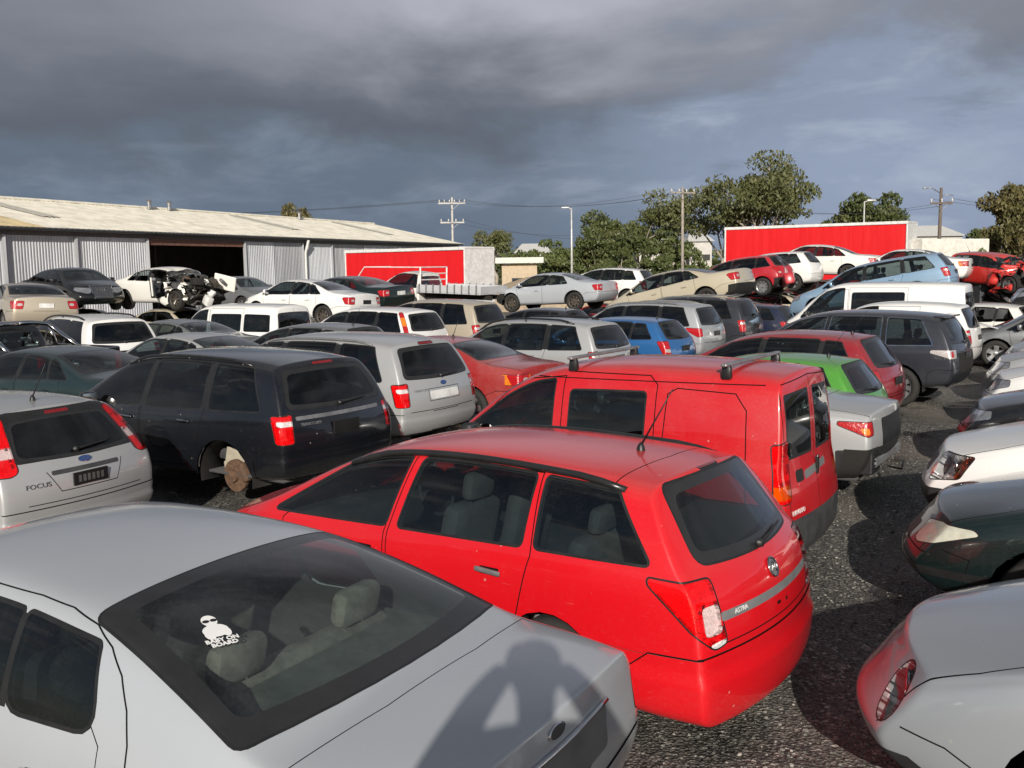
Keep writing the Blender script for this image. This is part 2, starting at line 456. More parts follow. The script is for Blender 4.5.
    def emit(s, root, mats, names=None, shift=None):
        groups = {}
        for f, t in zip(s.f, s.t): groups.setdefault(t[0], []).append((f, t[1]))
        objs = {}; s.ns = {}
        for part, fl in groups.items():
            idx = {}; vs = []; ns = []; fs = []; fm = []; ml = []
            off = (shift or {}).get(part.split('.')[0], 0.0)
            for f, mk in fl:
                if mk not in ml: ml.append(mk)
                g = []
                for i in f:
                    if i not in idx:
                        idx[i] = len(vs); nn = Vector(s.n[i])
                        nn = nn.normalized() if nn.length > 1e-6 else Vector((0, 0, 1))
                        vs.append(tuple(Vector(s.v[i]) + nn*off)); ns.append(tuple(nn))
                    g.append(idx[i])
                fs.append(g); fm.append(ml.index(mk))
            s.ns[part] = ns
            objs[part] = mesh_obj(part.split('.')[0], vs, fs, [mats[k] if k in mats else M(k) for k in ml], fm, root, True, ns)
        return objs
    def bvh(s):
        return BVHTree.FromPolygons([Vector(v) for v in s.v], s.f)

NS = (-1.0, -0.55, 0.0, 0.55, 1.0)
def body_skin(S, level=2):
    L, W = S['L'], S['W']; hwm = W/2
    zt, zb, xr, xf = S['zt'], S['zb'], S['xr'], S['xf']
    zs = S.get('zs', [(0, 0.32), (0.7, 0.24), (L-0.8, 0.22), (L, 0.26)])
    tp = S.get('tp', [(0, 0.90), (0.3, 0.955), (0.9, 0.995), (1.5, 1), (L-1.6, 1), (L-0.9, 0.98), (L-0.35, 0.91), (L, 0.80)])
    tum = S.get('tum', 0.45); crown = S.get('crown', 0.05); br = S.get('br', 0.10); bf = S.get('bf', 0.22)
    bump_ = S.get('flare', 0.0)
    st = [0, 0.10, 0.32, 0.65] + [x for x, _ in zt if 0.85 < x < L-0.75] + [L-0.62, L-0.32, L-0.10, L]
    st = sorted(st); s2 = [st[0]]
    for x in st[1:]:
        if x - s2[-1] > 0.085: s2.append(x)
    st = s2; mid = []
    for a, b in zip(st, st[1:]):
        mid.append(a)
        if b-a > 0.62: mid.append((a+b)/2)
    st = mid + [st[-1]]
    def sect(x):
        hw = hwm*lerpc(tp, x); z0 = lerpc(zs, x); zc = smoothc(zt, x); zrr = zc - crown
        b = min(smoothc(zb, x), zrr - 0.025)
        yb = 0.945*hw; yr = yb - 0.035 - tum*max(0, zrr - b - 0.03)
        h = max(0.12, b - z0)
        rows = [(0.90*hw, z0), (0.978*hw, z0+0.10), (hw, z0+0.52*h), (0.987*hw, b-min(0.10, 0.25*h)), (yb, b),
                (yb-0.0175+(yr-yb+0.0175)*0.45+0.02*min(1, (zrr-b)/0.4), b+(zrr-b)*0.5), (yr, zrr)]
        return hw, rows, zc
    S['_sect'] = sect
    bm = bmesh.new(); ring = []; nst = len(st)
    def X(xs, j, y, hw):
        wr = max(0, 1-xs/1.3); wf = max(0, 1-(L-xs)/1.15)
        x = xs + xr[j]*wr - xf[j]*wf
        return x
    for i, xs in enumerate(st):
        vr = [None]*7; vl = [None]*7
        wr = max(0, 1-xs/0.9); wf = max(0, 1-(L-xs)/0.9)
        for j in range(7):
            x = X(xs, j, 0, 0); hw, rows, zc = sect(x); y, z = rows[j]
            s_ = (y/hwm)**2
            xx = x + br*wr*s_ - bf*wf*s_
            vl[j] = bm.verts.new((xx, y, z)); vr[j] = bm.verts.new((xx, -y, z))
        x = X(xs, 6, 0, 0); hw, rows, zc = sect(x); yr, zr_ = rows[6]
        top = []; bot = []
        for s in NS[1:-1]:
            y = -s*yr; s_ = (y/hwm)**2
            top.append(bm.verts.new((x + br*wr*s_ - bf*wf*s_, y, zc - (zc-zr_)*abs(s)**2.2)))
        x0 = X(xs, 0, 0, 0); hw0, rows0, _ = sect(x0)
        for s in NS[1:-1]:
            y = s*rows0[0][0]; s_ = (y/hwm)**2
            bot.append(bm.verts.new((x0 + br*wr*s_ - bf*wf*s_, y, rows0[0][1])))
        ring.append((vl, top, vr, bot))
    def loop(r): vl, top, vr, bot = r; return vl + top + vr[::-1] + bot
    for a, b in zip(ring, ring[1:]):
        A, B = loop(a), loop(b); n = len(A)
        for k in range(n): bm.faces.new((A[k], A[(k+1) % n], B[(k+1) % n], B[k]))
    def cap(r, xs, rear):
        vl, top, vr, bot = r
        rows = [[vl[0]] + bot[::-1] + [vr[0]]]
        for j in range(1, 6):
            x = X(xs, j, 0, 0); hw, rr, zc = sect(x); y, z = rr[j]
            row = [vl[j]]
            for s in NS[1:-1]:
                yy = -s*y; s_ = (yy/hwm)**2
                row.append(bm.verts.new((x + (br*s_ if rear else -bf*s_), yy, z + (0.012 if j >= 4 else 0)*(1-s*s))))
            rows.append(row + [vr[j]])
        rows.append([vl[6]] + top + [vr[6]])
        for j in range(6):
            for k in range(4):
                q = (rows[j][k], rows[j][k+1], rows[j+1][k+1], rows[j+1][k])
                bm.faces.new(q if not rear else q[::-1])
    cap(ring[0], 0, True); cap(ring[-1], L, False)
    cl = bm.edges.layers.float.new('crease_edge')
    cr = S.get('crease', {})
    def setc(a, b, v):
        e = bm.edges.get((a, b))
        if e: e[cl] = v
    for a, b in zip(ring, ring[1:]):
        for side in (0, 2):
            for j in range(7):
                v = cr.get(j, {4: 0.35, 6: 0.25, 1: 0.2, 3: 0.15}.get(j, 0))
                if v: setc(a[side][j], b[side][j], v)
    for r, kk in ((ring[0], 'rear'), (ring[-1], 'front')):
        lp = loop(r); v = cr.get(kk, 0.30)
        for k in range(len(lp)): setc(lp[k], lp[(k+1) % len(lp)], v)
    if S.get('crease_st'):
        for xs, v in S['crease_st']:
            i = min(range(nst), key=lambda q: abs(st[q]-xs)); vl, top, vr, bot = ring[i]
            ch = [vl[6]] + top + [vr[6]]
            for a, b in zip(ch, ch[1:]): setc(a, b, v)
    bmesh.ops.recalc_face_normals(bm, faces=bm.faces)
    me = bpy.data.meshes.new('tmp'); bm.to_mesh(me); bm.free()
    o = bpy.data.objects.new('tmp', me); COL.objects.link(o)
    md = o.modifiers.new('s', 'SUBSURF'); md.levels = level; md.render_levels = level; md.quality = 3
    dg = bpy.context.evaluated_depsgraph_get(); e = o.evaluated_get(dg); m2 = e.to_mesh()
    dn = S.get('deform')
    vs = [tuple(v.co) for v in m2.vertices]
    if dn:
        vs = [tuple(dn(Vector(v))) for v in vs]
        m3 = bpy.data.meshes.new('t3'); m3.from_pydata(vs, [], [list(p.vertices) for p in m2.polygons]); m3.update()
        ns = [tuple(v.normal) for v in m3.vertices]; bpy.data.meshes.remove(m3)
    else: ns = [tuple(v.normal) for v in m2.vertices]
    sk = Skin(vs, ns, [list(p.vertices) for p in m2.polygons]); sk.L = L
    e.to_mesh_clear(); bpy.data.objects.remove(o); bpy.data.meshes.remove(me)
    return sk

def side_poly(S, w):
    """side window outline: rear-bottom x, rear-top x, front-bottom x, front-top x, [bottom margin, top margin, radius]"""
    a, b, c, d = w[:4]; mb = w[4] if len(w) > 4 else 0.025; mt = w[5] if len(w) > 5 else 0.055; r = w[6] if len(w) > 6 else 0.035
    sect = S['_sect']
    def top(x): return sect(x)[1][6][1] - mt
    def bot(x): return sect(x)[1][4][1] + mb
    pts = []
    for i in range(9):
        x = a + (c-a)*i/8; pts.append((x, bot(x)))
    for i in range(11):
        x = b + (d-b)*i/10; z = top(x)
        if z > bot(x) + 0.005: pts.append((x, z))
    return roundpoly(hull(pts), r)

WHEELS = {}
def wheel_meshes(style, rad, wd):
    key = (style, round(rad, 3), round(wd, 3))
    if key in WHEELS: return WHEELS[key]
    h = wd/2; rr = rad*0.66
    t = MB(); t.lathe([(rr, -h*0.8), (rr+0.01, -h*0.95), (rad*0.88, -h), (rad*0.97, -h*0.82), (rad, -h*0.5), (rad, h*0.5), (rad*0.97, h*0.82), (rad*0.88, h), (rr+0.01, h*0.95), (rr, h*0.8)], M('tyre'), 32)
    to = t.build('tyre', None, True); tm = to.data; bpy.data.objects.remove(to)
    mk = M('steel') if style == 'steel' else M('alloy')
    b = MB()
    b.lathe([(rr, -h*0.8), (rr*0.96, -h*0.4), (rr*0.9, h*0.3), (rr*0.93, h*0.75), (rr*1.01, h*0.86), (rr*1.015, h*0.8)], mk, 32)
    b.lathe([(rr*0.93, -h*0.1), (0.001, -h*0.05)], M('under'), 24)
    if style == 'none':
        b = MB(); b.lathe([(rr*0.75, -h*0.4), (rr*0.75, 0), (rr*0.3, 0.01), (rr*0.28, 0.05), (0.001, 0.055)], M('rust'), 28)
    elif style == 'steel':
        b.lathe([(rr*0.92, h*0.35), (rr*0.7, h*0.6), (rr*0.45, h*0.45), (rr*0.25, h*0.55), (0.001, h*0.55)], mk, 24)
        for k in range(8):
            a = 2*math.pi*k/8; b.lathe([(0.028, h*0.58), (0.001, h*0.6)], M('gap'), 10, Matrix.Translation((rr*0.72*math.cos(a), 0.004, rr*0.72*math.sin(a))))
    else:
        ns = {'five': 5, 'seven': 7, 'ten': 10, 'cap': 9}[style]
        for k in range(ns):
            a = 2*math.pi*k/ns; ca, sa = math.cos(a), math.sin(a)
            w0, w1 = rr*0.16*(5/ns)**0.6+0.012, rr*0.27*(5/ns)**0.7
            def P(r, w, y): return (r*ca - w*sa, y, r*sa + w*ca)
            vs = [P(rr*0.12, -w0, h*0.62), P(rr*0.12, w0, h*0.62), P(rr*0.95, w1, h*0.72), P(rr*0.95, -w1, h*0.72),
                  P(rr*0.12, -w0, h*0.3), P(rr*0.12, w0, h*0.3), P(rr*0.95, w1*1.2, h*0.4), P(rr*0.95, -w1*1.2, h*0.4)]
            b.add(vs, [(0, 1, 2, 3), (1, 5, 6, 2), (0, 3, 7, 4)], mk)
        b.lathe([(rr*0.26, h*0.45), (rr*0.24, h*0.68), (rr*0.12, h*0.74), (0.001, h*0.74)], mk, 20)
    ro = b.build('rim', None, False, autosmooth=35); rm = ro.data; bpy.data.objects.remove(ro)
    WHEELS[key] = (tm, rm); return tm, rm
SEATS = {}
def seat_mesh(mk, wide):
    key = (mk, wide)
    if key in SEATS: return SEATS[key]
    b = MB(); mat = M(mk)
    w = 1.24 if wide else 0.50
    b.box((0.08, 0, 0.10), (0.52, w, 0.17), mat, (0, R(-6), 0), 0.06)
    b.box((-0.22, 0, 0.42), (0.15, w*0.98, 0.62), mat, (0, R(-14), 0), 0.06)
    for y in ((-0.36, 0.36) if wide else (0,)):
        b.box((-0.335, y, 0.83), (0.10, 0.27, 0.19), mat, (0, R(-10), 0), 0.045)
        for d in (-0.06, 0.06): b.tube([(-0.31, y+d, 0.68), (-0.33, y+d, 0.78)], 0.007, M('chrome'), 6)
    o = b.build('seat', None, False, autosmooth=40); me = o.data; bpy.data.objects.remove(o)
    SEATS[key] = me; return me
def link_mesh(name, me, parent, loc=(0, 0, 0), rot=(0, 0, 0), scale=(1, 1, 1)):
    o = bpy.data.objects.new(name, me); COL.objects.link(o); o.parent = parent
    o.location = loc; o.rotation_euler = rot; o.scale = scale; return o

def make_car(name, label, cat, S, pmat, loc, heading, tilt=(0, 0), lod=1, group=None, skip=()):
    """S holds the car's measurements, x counted from the rear bumper forwards.  Returns root, objs."""
    S = dict(S); L, W = S['L'], S['W']; hw = W/2
    sk = body_skin(S, S.get('level', 2))
    B = ('body', 'paint'); only = [B]
    mats = {'paint': pmat, 'paint2': S.get('paint2', pmat), 'glass': S.get('glass') or glass('green_tint', (0.36, 0.42, 0.40))}
    mats['privacy'] = S.get('privacy') or glass('privacy', (0.06, 0.065, 0.07))
    mats['darkglass'] = S.get('sideglass') or mats['glass']
    xa, xb, wr = S['axles'][0], S['axles'][1], S['wr']
    # underside and inside of arches
    sk.retag(lambda c, t: ('body', 'under') if c[2] < lerpc(S.get('zs', [(0, 0.24)]), c[0]) + 0.02 and abs(c[1]) < 0.88*hw else None)
    ar = S.get('arch', wr + 0.065)
    for ax_ in (xa, xb):
        pl = [(ax_ + ar*math.cos(a), wr + ar*math.sin(a)) for a in [2*math.pi*k/22 for k in range(22)]]
        pl = hull(pl + [(ax_-ar*0.98, 0), (ax_+ar*0.98, 0)])
        for sd in (1, -1):
            for q in ('y', 'z'):
                if q == 'y': sk.clip(pl, 'y', sd, ('cut', 'cut'), [B, ('body', 'under')], lambda c, sd=sd: c[1]*sd > 0.45*hw)
            if S.get('lip', True):
                g = grow(pl, 0.03)
                sk.clip(g, 'y', sd, ('body', 'paint2' if S.get('lipmat') else 'paint'), only, lambda c, sd=sd: c[1]*sd > 0.45*hw)
    sk.retag(lambda c, t: ('cut', 'cut') if t[1] == 'under' and abs(c[1]) > 0.5*hw and (abs(c[0]-xa) < ar*0.95 or abs(c[0]-xb) < ar*0.95) else None)
    if S.get('dropfn'): sk.retag(lambda c, t: ('cut', 'cut') if S['dropfn'](c) else None)
    sk.drop(('cut', 'cut'))
    # cladding / two-tone below a height
    if S.get('clad'):
        for (x0, z0, x1, z1, mk) in S['clad']:
            pl = [(x0, z0), (x1, z0), (x1, z1), (x0, z1)]
            for sd in (1, -1): sk.clip(pl, 'y', sd, ('body', mk), only)
    for (axis, sd, poly, part, mk) in S.get('regions0', []):
        sk.clip(hull(poly), axis, sd, (part, mk), only)
    # side windows
    if S.get('pillar_black'):
        for sd in (1, -1):
            pts = []
            for w in S['side']: pts += side_poly(S, w)
            a = min(p[0] for p in pts); b = max(p[0] for p in pts)
            for w0, w1 in zip(S['side'], S['side'][1:]):
                p0 = side_poly(S, w0); p1 = side_poly(S, w1)
                e0 = sorted(p0, key=lambda p: -p[0])[:6]; e1 = sorted(p1, key=lambda p: p[0])[:6]
                zlo = max(min(p[1] for p in p0), min(p[1] for p in p1)); zhi = min(max(p[1] for p in p0), max(p[1] for p in p1))
                xm0 = max(p[0] for p in p0); xm1 = min(p[0] for p in p1)
                if xm1 - xm0 < 0.25:
                    sk.clip(hull([(w0[2]-0.01, zlo), (w1[0]+0.01, zlo), (w1[1]+0.01, zhi), (w0[3]-0.01, zhi)]), 'y', sd, ('body', 'trim'), only)
    if not ('windows' in skip):
        for wi, w in enumerate(S['side']):
            pl = side_poly(S, w)
            gk = S.get('sideg', ['darkglass']*9)[wi]
            for sd in (1, -1):
                if gk is None: continue
                if gk == 'open' or (S.get('open') and (wi, sd) in S['open']):
                    sk.clip(grow(pl, 0.014), 'y', sd, ('body', 'seal'), [B, ('body', 'trim')]); sk.clip(pl, 'y', sd, ('cut', 'cut'), [('body', 'seal')]); continue
                if lod: sk.clip(grow(pl, S.get('sealw', 0.016)), 'y', sd, ('body', S.get('sealmat', 'seal')), [B, ('body', 'trim')])
                sk.clip(pl, 'y', sd, ('window.%d%s' % (wi, sd), gk), [B, ('body', S.get('sealmat', 'seal')), ('body', 'trim')])
        sk.drop(('cut', 'cut'))
        sect = S['_sect']
        if S.get('ws'):
            xc, xt = S['ws'][:2]; yw = S['ws'][2] if len(S['ws']) > 2 else 0.055
            def wsp(m):
                p = []
                for k in range(9):
                    s = -1 + k/4
                    yb_ = sect(xc)[1][6][0] - yw - m; yt_ = sect(xt)[1][6][0] - yw*0.8 - m
                    p += [(xc - m - 0.12*s*s, s*yb_), (xt + m + 0.03 - 0.05*s*s, s*yt_)]
                return roundpoly(hull(p), 0.06)
            if lod: sk.clip(wsp(-0.0), 'z', 1, ('body', 'frit'), only, lambda c: c[0] > xt-0.3)
            sk.clip(wsp(0.045 if lod else 0.02), 'z', 1, ('windscreen', 'glass'), [B, ('body', 'frit')], lambda c: c[0] > xt-0.3)
            if S.get('broken_ws'): sk.drop(('windscreen', 'glass'))
        if S.get('rwz'):
            xb0, xt0, hb, ht, fr_ = S['rwz']
            def rwp(m):
                p = []
                for k in range(9):
                    s = -1 + k/4; p += [(xb0 + m + 0.09*s*s, s*(hb-m)), (xt0 - m - 0.0*s*s + 0.05*s*s, s*(ht-m))]
                return roundpoly(hull(p), 0.05)
            sk.clip(grow(rwp(0), 0.012), 'z', 1, ('body', 'seal'), only)
            sk.clip(rwp(0), 'z', 1, ('rear_window', 'frit'), [('body', 'seal')])
            sk.clip(roundpoly(rwp(fr_), 0.09), 'z', 1, ('rear_window', S.get('rwg', 'glass')), [('rear_window', 'frit')])
        if S.get('rwx'):
            zb0, zt0, hb, ht, fr_ = S['rwx'][:5]; arc = S['rwx'][5] if len(S['rwx']) > 5 else 0.02
            def rxp(m):
                p = []
                for k in range(9):
                    s = -1 + k/4; p += [(s*(hb-m), zb0 + m + arc*s*s), (s*(ht-m), zt0 - m - arc*s*s)]
                return roundpoly(hull(p), S.get('rwr', 0.07))
            sk.clip(grow(rxp(0), 0.012), 'x', -1, ('body', 'seal'), only, lambda c: c[0] < 1.3)
            sk.clip(rxp(0), 'x', -1, ('rear_window', 'frit'), [('body', 'seal')], lambda c: c[0] < 1.3)
            sk.clip(rxp(fr_), 'x', -1, ('rear_window', S.get('rwg', 'glass')), [('rear_window', 'frit')], lambda c: c[0] < 1.3)
            if S.get('rw_open'): sk.drop(('rear_window', 'glass'))
    # lamps and other regions: list of (part, material, [(axis, normal sign, polygon)], mirrored)
    seen = set()
    for part, mk, polys, mir in S.get('lamps', []):
        for sd in ((1, -1) if mir else (1,)):
            for axis, sg, pl in polys:
                p = hull([(a*sd, b) for a, b in pl]) if axis == 'x' else (hull([(a, b*sd) for a, b in pl]) if axis == 'z' else hull(pl))
                p = roundpoly(p, S.get('lampr', 0.03), 3)
                s2 = sg*sd if axis in 'yde' else sg
                pn = '%s.%d' % (part, sd) if part != 'body' else 'body'
                lim = None if axis in 'yde' else ((lambda c, sd=sd: c[1]*sd > -0.01) if mir else None)
                al = [B, ('body', 'paint2'), ('body', 'plastic'), ('body', 'dplastic'), ('body', 'seal'), ('body', 'trim')] + ([(pn, k) for k in ('red', 'dred', 'amber', 'clear', 'pale', 'headlamp', 'hazy', 'darklamp', 'trim', 'chrome')])
                if pn in seen: al = [(pn, k) for k in ('red', 'dred', 'amber', 'clear', 'pale', 'headlamp', 'hazy', 'darklamp')]
                elif part not in ('body',) and mk in ('red', 'headlamp', 'dred', 'hazy', 'darklamp', 'clear', 'amber') and lod:
                    sk.clip(grow(p, 0.009), axis, s2, ('body', 'seal'), [B, ('body', 'paint2')], lim)
                sk.clip(p, axis, s2, (pn, mk), al, lim)
            if part in ('tail_light', 'headlight'): seen.add('%s.%d' % (part, sd))
    # shut lines
    if lod:
        for axis, sides, pts, closed in S.get('lines', []):
            for sd in sides:
                p = [(a, b*sd) for a, b in pts] if axis == 'z' and len(sides) == 2 else pts
                sk.line(p, axis, (1 if axis == 'z' else sd), S.get('gapw', 0.008), closed=closed)
        for axis, sides, pts, part in S.get('panels', []):
            for sd in sides:
                ia, ib = AX[axis]; ic = 'xyz'.index(axis)
                pn = '%s.%s' % (part, sd) if 'bumper' not in part else part + '.b'
                sk.line(pts, axis, sd, S.get('gapw', 0.008), closed=True, lim=(lambda c, sd=sd: c[1]*sd > 0.2) if axis == 'y' else None)
                bb = [0]
                def rt(c, t, pts=pts, sd=sd, ia=ia, ib=ib, axis=axis, pn=pn):
                    if t[0] != 'body' or t[1] in ('under', 'gap'): return None
                    if axis == 'y' and c[1]*sd < 0.3: return None
                    if axis == 'x' and ((c[0] > L*0.3) if sd < 0 else (c[0] < L*0.7)): return None
                    if axis == 'z' and c[2] < 0.6: return None
                    return (pn, t[1]) if inpoly(pts, c[ia], c[ib]) else None
                sk.retag(rt, (ia, ib, pts))
    sk.compact(); bv = sk.bvh()
    def hit(x, y, z, d):
        r = bv.ray_cast(Vector((x, y, z)), Vector(d)); return r[0], r[1]
    root = empty(name, loc, (R(tilt[1]), R(tilt[0]), R(heading)))
    root.rotation_mode = 'ZYX' if False else 'XYZ'
    tag(root, label, cat, group)
    # shift so that the base centre is the origin
    for i, v in enumerate(sk.v): sk.v[i] = (v[0]-L/2, v[1], v[2])
    liner_src = sk
    objs = sk.emit(root, mats, shift={'rear_bumper': .006, 'door': .0})
    if S.get('lamp3d'):
        TL = {'lens_red': glass('lens_red', (.95, .05, .065), .06, .0), 'lens_deep_red': glass('lens_deep_red', (.75, .012, .018), .05, .0), 'lens_amber': glass('lens_amber', (.95, .30, .02), .05, .03),
              'lens_pale': glass('lens_pale', (.90, .80, .80), .05, .0), 'lens_clear': glass('lens_clear', (.92, .92, .92), .05, .0), 'lens_headlamp': glass('lens_clear', (.92, .92, .92), .05, .0)}
        for k, o_ in objs.items():
            pn = k.split('.')[0]
            if pn not in ('tail_light', 'headlight') or not o_.data.polygons: continue
            if not any(m_.name in TL for m_ in o_.data.materials): continue
            me = o_.data; dp = .028 if pn == 'tail_light' else .10
            ns_ = [Vector(q) for q in sk.ns[k]]; vv = [v.co - q*dp for v, q in zip(me.vertices, ns_)]
            b = MB(); rm_ = M('reflector') if pn == 'tail_light' else M('housing'); b.add(vv, [list(p.vertices) for p in me.polygons], rm_)
            ec = {}
            for p in me.polygons:
                for a_, c_ in p.edge_keys: ec[(a_, c_)] = ec.get((a_, c_), 0) + 1
            bd = [k_ for k_, n_ in ec.items() if n_ == 1]; o0 = len(b.v); b.add([v.co for v in me.vertices], [], rm_)
            b.f += [[o0+i_, o0+j_, j_, i_] for i_, j_ in bd]; b.m += [0]*len(bd)
            if pn == 'headlight':
                c = sum((v.co for v in me.vertices), Vector())/len(me.vertices); nn = sum((p.normal*p.area for p in me.polygons), Vector()).normalized()
                ext = max(v.co.z for v in me.vertices) - min(v.co.z for v in me.vertices); r0 = ext*.36
                ax_ = Vector((.95, nn.y*.25, 0)).normalized()
                for off in S.get('bowls', ((.0, 0),)):
                    cc = c - nn*.030 + Vector((-.01, 0, 0)) + Vector((0, math.copysign(off[0], -nn.y), off[1])) + Vector((-abs(off[0])*0.0, 0, 0))
                    Tm = Matrix.Translation(cc) @ ax_.to_track_quat('Z', 'Y').to_matrix().to_4x4()
                    b.lathe([(r0*(.12+.88*t), -.06+.06*t*t) for t in [i/7 for i in range(8)]], M('chrome'), 20, Tm, 'z'); b.lathe([(r0*1.06, 0), (r0, .006), (r0*.98, -.01)], M('chrome'), 20, Tm, 'z')
                    b.lathe([(.014, -.05), (.014, -.01), (.001, -.005)], M('white_metal'), 10, Tm, 'z')
            nrm = [tuple(q) for q in ns_] + [tuple(q) for q in ns_]; ro_ = b.build('reflector', o_, True)
            if pn == 'tail_light': ro_.data.normals_split_custom_set_from_vertices(nrm)
            for i, m_ in enumerate(me.materials):
                if m_.name in TL: me.materials[i] = TL[m_.name]
    bv = sk.bvh()
    # cabin: lining, floor, dash, seats
    if 'interior' not in skip:
        b = MB(); zf = min(S['zb'], key=lambda p: p[1])[1]
        idx = {}; vs = []; fs = []
        zlim = smoothc(S['zb'], L*0.5) - 0.62
        for f, t in zip(liner_src.f, liner_src.t):
            if t[0].split('.')[0] in ('window', 'windscreen', 'rear_window', 'tail_light', 'headlight', 'rear_door_window', 'high_brake_light'): continue
            if f is None: continue
            c = sum(liner_src.v[i][2] for i in f)/len(f); cx_ = sum(liner_src.v[i][0] for i in f)/len(f) + L/2
            if c < zlim or cx_ > S.get('cowl', L-1.0) or cx_ < S.get('cab0', -1): continue
            g = []
            for i in f:
                if i not in idx:
                    idx[i] = len(vs); vs.append(tuple(Vector(liner_src.v[i]) - Vector(liner_src.n[i])*0.028))
                g.append(idx[i])
            fs.append(g[::-1])
        b.add(vs, fs, M('liner'))
        xB = S.get('seatx', L*0.5); zfl = lerpc(S.get('zs', [(0, 0.24)]), L/2) + 0.05
        x0_ = S.get('cab0', 0.25)
        b.box(((x0_+S['axles'][1])/2-L/2-0.1, 0, zfl), (S['axles'][1]-x0_-0.2, W*0.80, 0.03), M('liner'))
        xd = S.get('cowl', L-1.0)
        zd = smoothc(S['zb'], xd-0.2)
        b.box((xd-0.30-L/2, 0, zd-0.14), (0.45, W*0.78, 0.26), M('dash'), None, 0.06)
        b.build('interior', root, True)
        if 'seats' not in skip:
            sm = S.get('seatmat', 'dseat')
            zz = zfl + 0.10 + S.get('seatz', 0)
            for y in (-0.37*W/1.8, 0.37*W/1.8):
                link_mesh('seat', seat_mesh(sm, False), root, (xB+0.10-L/2, y, zz), (0, 0, 0), (1, 1, max(.6, (S['H']*.865-zz)/.93)))
            if S.get('bench') is not None: link_mesh('rear_seat', seat_mesh(sm, True), root, (S['bench']-L/2, 0, zz), (0, 0, 0), (1, W/1.85, max(.5, (S['H']*S.get('benchtop', .79)-zz)/.93)))
            sw = MB(); c = Vector((xd-0.62-L/2, -0.37*W/1.8, zd-0.02))
            ring = [c + Vector((math.sin(a)*0.06, math.cos(a)*0.185, math.sin(a)*0.175)) for a in [2*math.pi*k/20 for k in range(20)]]
            sw.tube(ring, 0.016, M('dash'), 6, closed=True); sw.tube([c, c+Vector((0.3, 0, -0.12))], 0.03, M('dash'), 8)
            sw.box(c, (0.05, 0.33, 0.05), M('dash'), None, 0.01)
            sw.build('steering_wheel', root, True)
        if S.get('shelf'):
            a, c_, z = S['shelf']; s_ = MB(); s_.box(((a+c_)/2-L/2, 0, z), (c_-a, W*0.74, 0.03), M('shelf'), None, 0.01); s_.build('parcel_shelf', root)
    # wheels and arch liners
    if 'wheels' not in skip:
        tm, rm = wheel_meshes(S.get('rim', 'five'), wr, S.get('tw', 0.21))
        for k, ax_ in enumerate((xa, xb)):
            for sd in (1, -1):
                if (k, sd) in S.get('nowheel', ()): 
                    if S.get('disc'):
                        tm2, rm2 = wheel_meshes('none', wr, 0.2)
                        d = link_mesh('brake_disc', rm2, root, (ax_-L/2, sd*(hw-0.20), wr), (0, 0, 0 if sd > 0 else math.pi))
                    continue
                w = link_mesh('wheel', tm, root, (ax_-L/2, sd*(hw*0.985-S.get('tw', 0.21)/2-0.01), wr), (0, R(17*k+31), 0 if sd > 0 else math.pi))
                link_mesh('rim', rm, w)
        for ax_ in (xa, xb):
            for sd in (1, -1):
                b = MB(); pr = []; n = 14; y0 = sd*(hw*0.965); y1 = sd*hw*0.50
                vs = []; fs = []
                for k in range(n+1):
                    a = math.pi*(1.12*k/n - 0.06); r_ = ar-0.004
                    px, pz = ax_-L/2 + r_*math.cos(a), wr + r_*math.sin(a)
                    vs += [(px, y0*0.96, pz), (px, y1, pz)]
                for k in range(n): fs.append((2*k, 2*k+1, 2*k+3, 2*k+2))
                fs.append(tuple(range(1, 2*n+2, 2)))
                b.add(vs, fs, M('under')); b.build('wheel_arch_liner', root, True)
    # trim
    def onside(x, z, sd):
        q = bv.ray_cast(Vector((x-L/2, sd*(hw+0.6), z)), Vector((0, -sd, 0))); return q[0], q[1]
    S['_bv'] = bv; S['_onside'] = onside
    if lod and S.get('handles'):
        for x, z in S['handles']:
            for sd in (1, -1):
                p, n = onside(x, z, sd)
                if p is None: continue
                b = MB(); hm = mats.get(S.get('handlemat', 'paint')) or M(S['handlemat'])
                b.box(p + n*0.022, (0.19, 0.022, 0.032), hm, (0, R(-3), 0), 0.01)
                b.box(p + n*0.004, (0.14, 0.02, 0.045), M('gap'), None, 0.008)
                b.build('door_handle', root, False, autosmooth=40)
    if S.get('mirror') and 'mirrors' not in skip:
        x, z = S['mirror'][:2]
        for sd in (1, -1):
            if sd in S.get('nomirror', ()): continue
            p, n = onside(x, z, sd)
            if p is None: continue
            b = MB(); mm = mats.get(S.get('mirrormat', 'paint')) or M(S['mirrormat'])
            b.box(p + Vector((0.0, sd*0.12, 0.07)), (0.11, 0.20, 0.14), mm, (0, 0, sd*R(-12)), 0.045)
            b.box(p + Vector((0.02, sd*0.02, 0.02)), (0.10, 0.10, 0.035), M('seal'), None, 0.012)
            b.box(p + Vector((-0.054, sd*0.125, 0.07)), (0.008, 0.165, 0.11), M('chrome'), (0, 0, sd*R(-12)), 0.003)
            b.build('mirror', root, False, autosmooth=45)
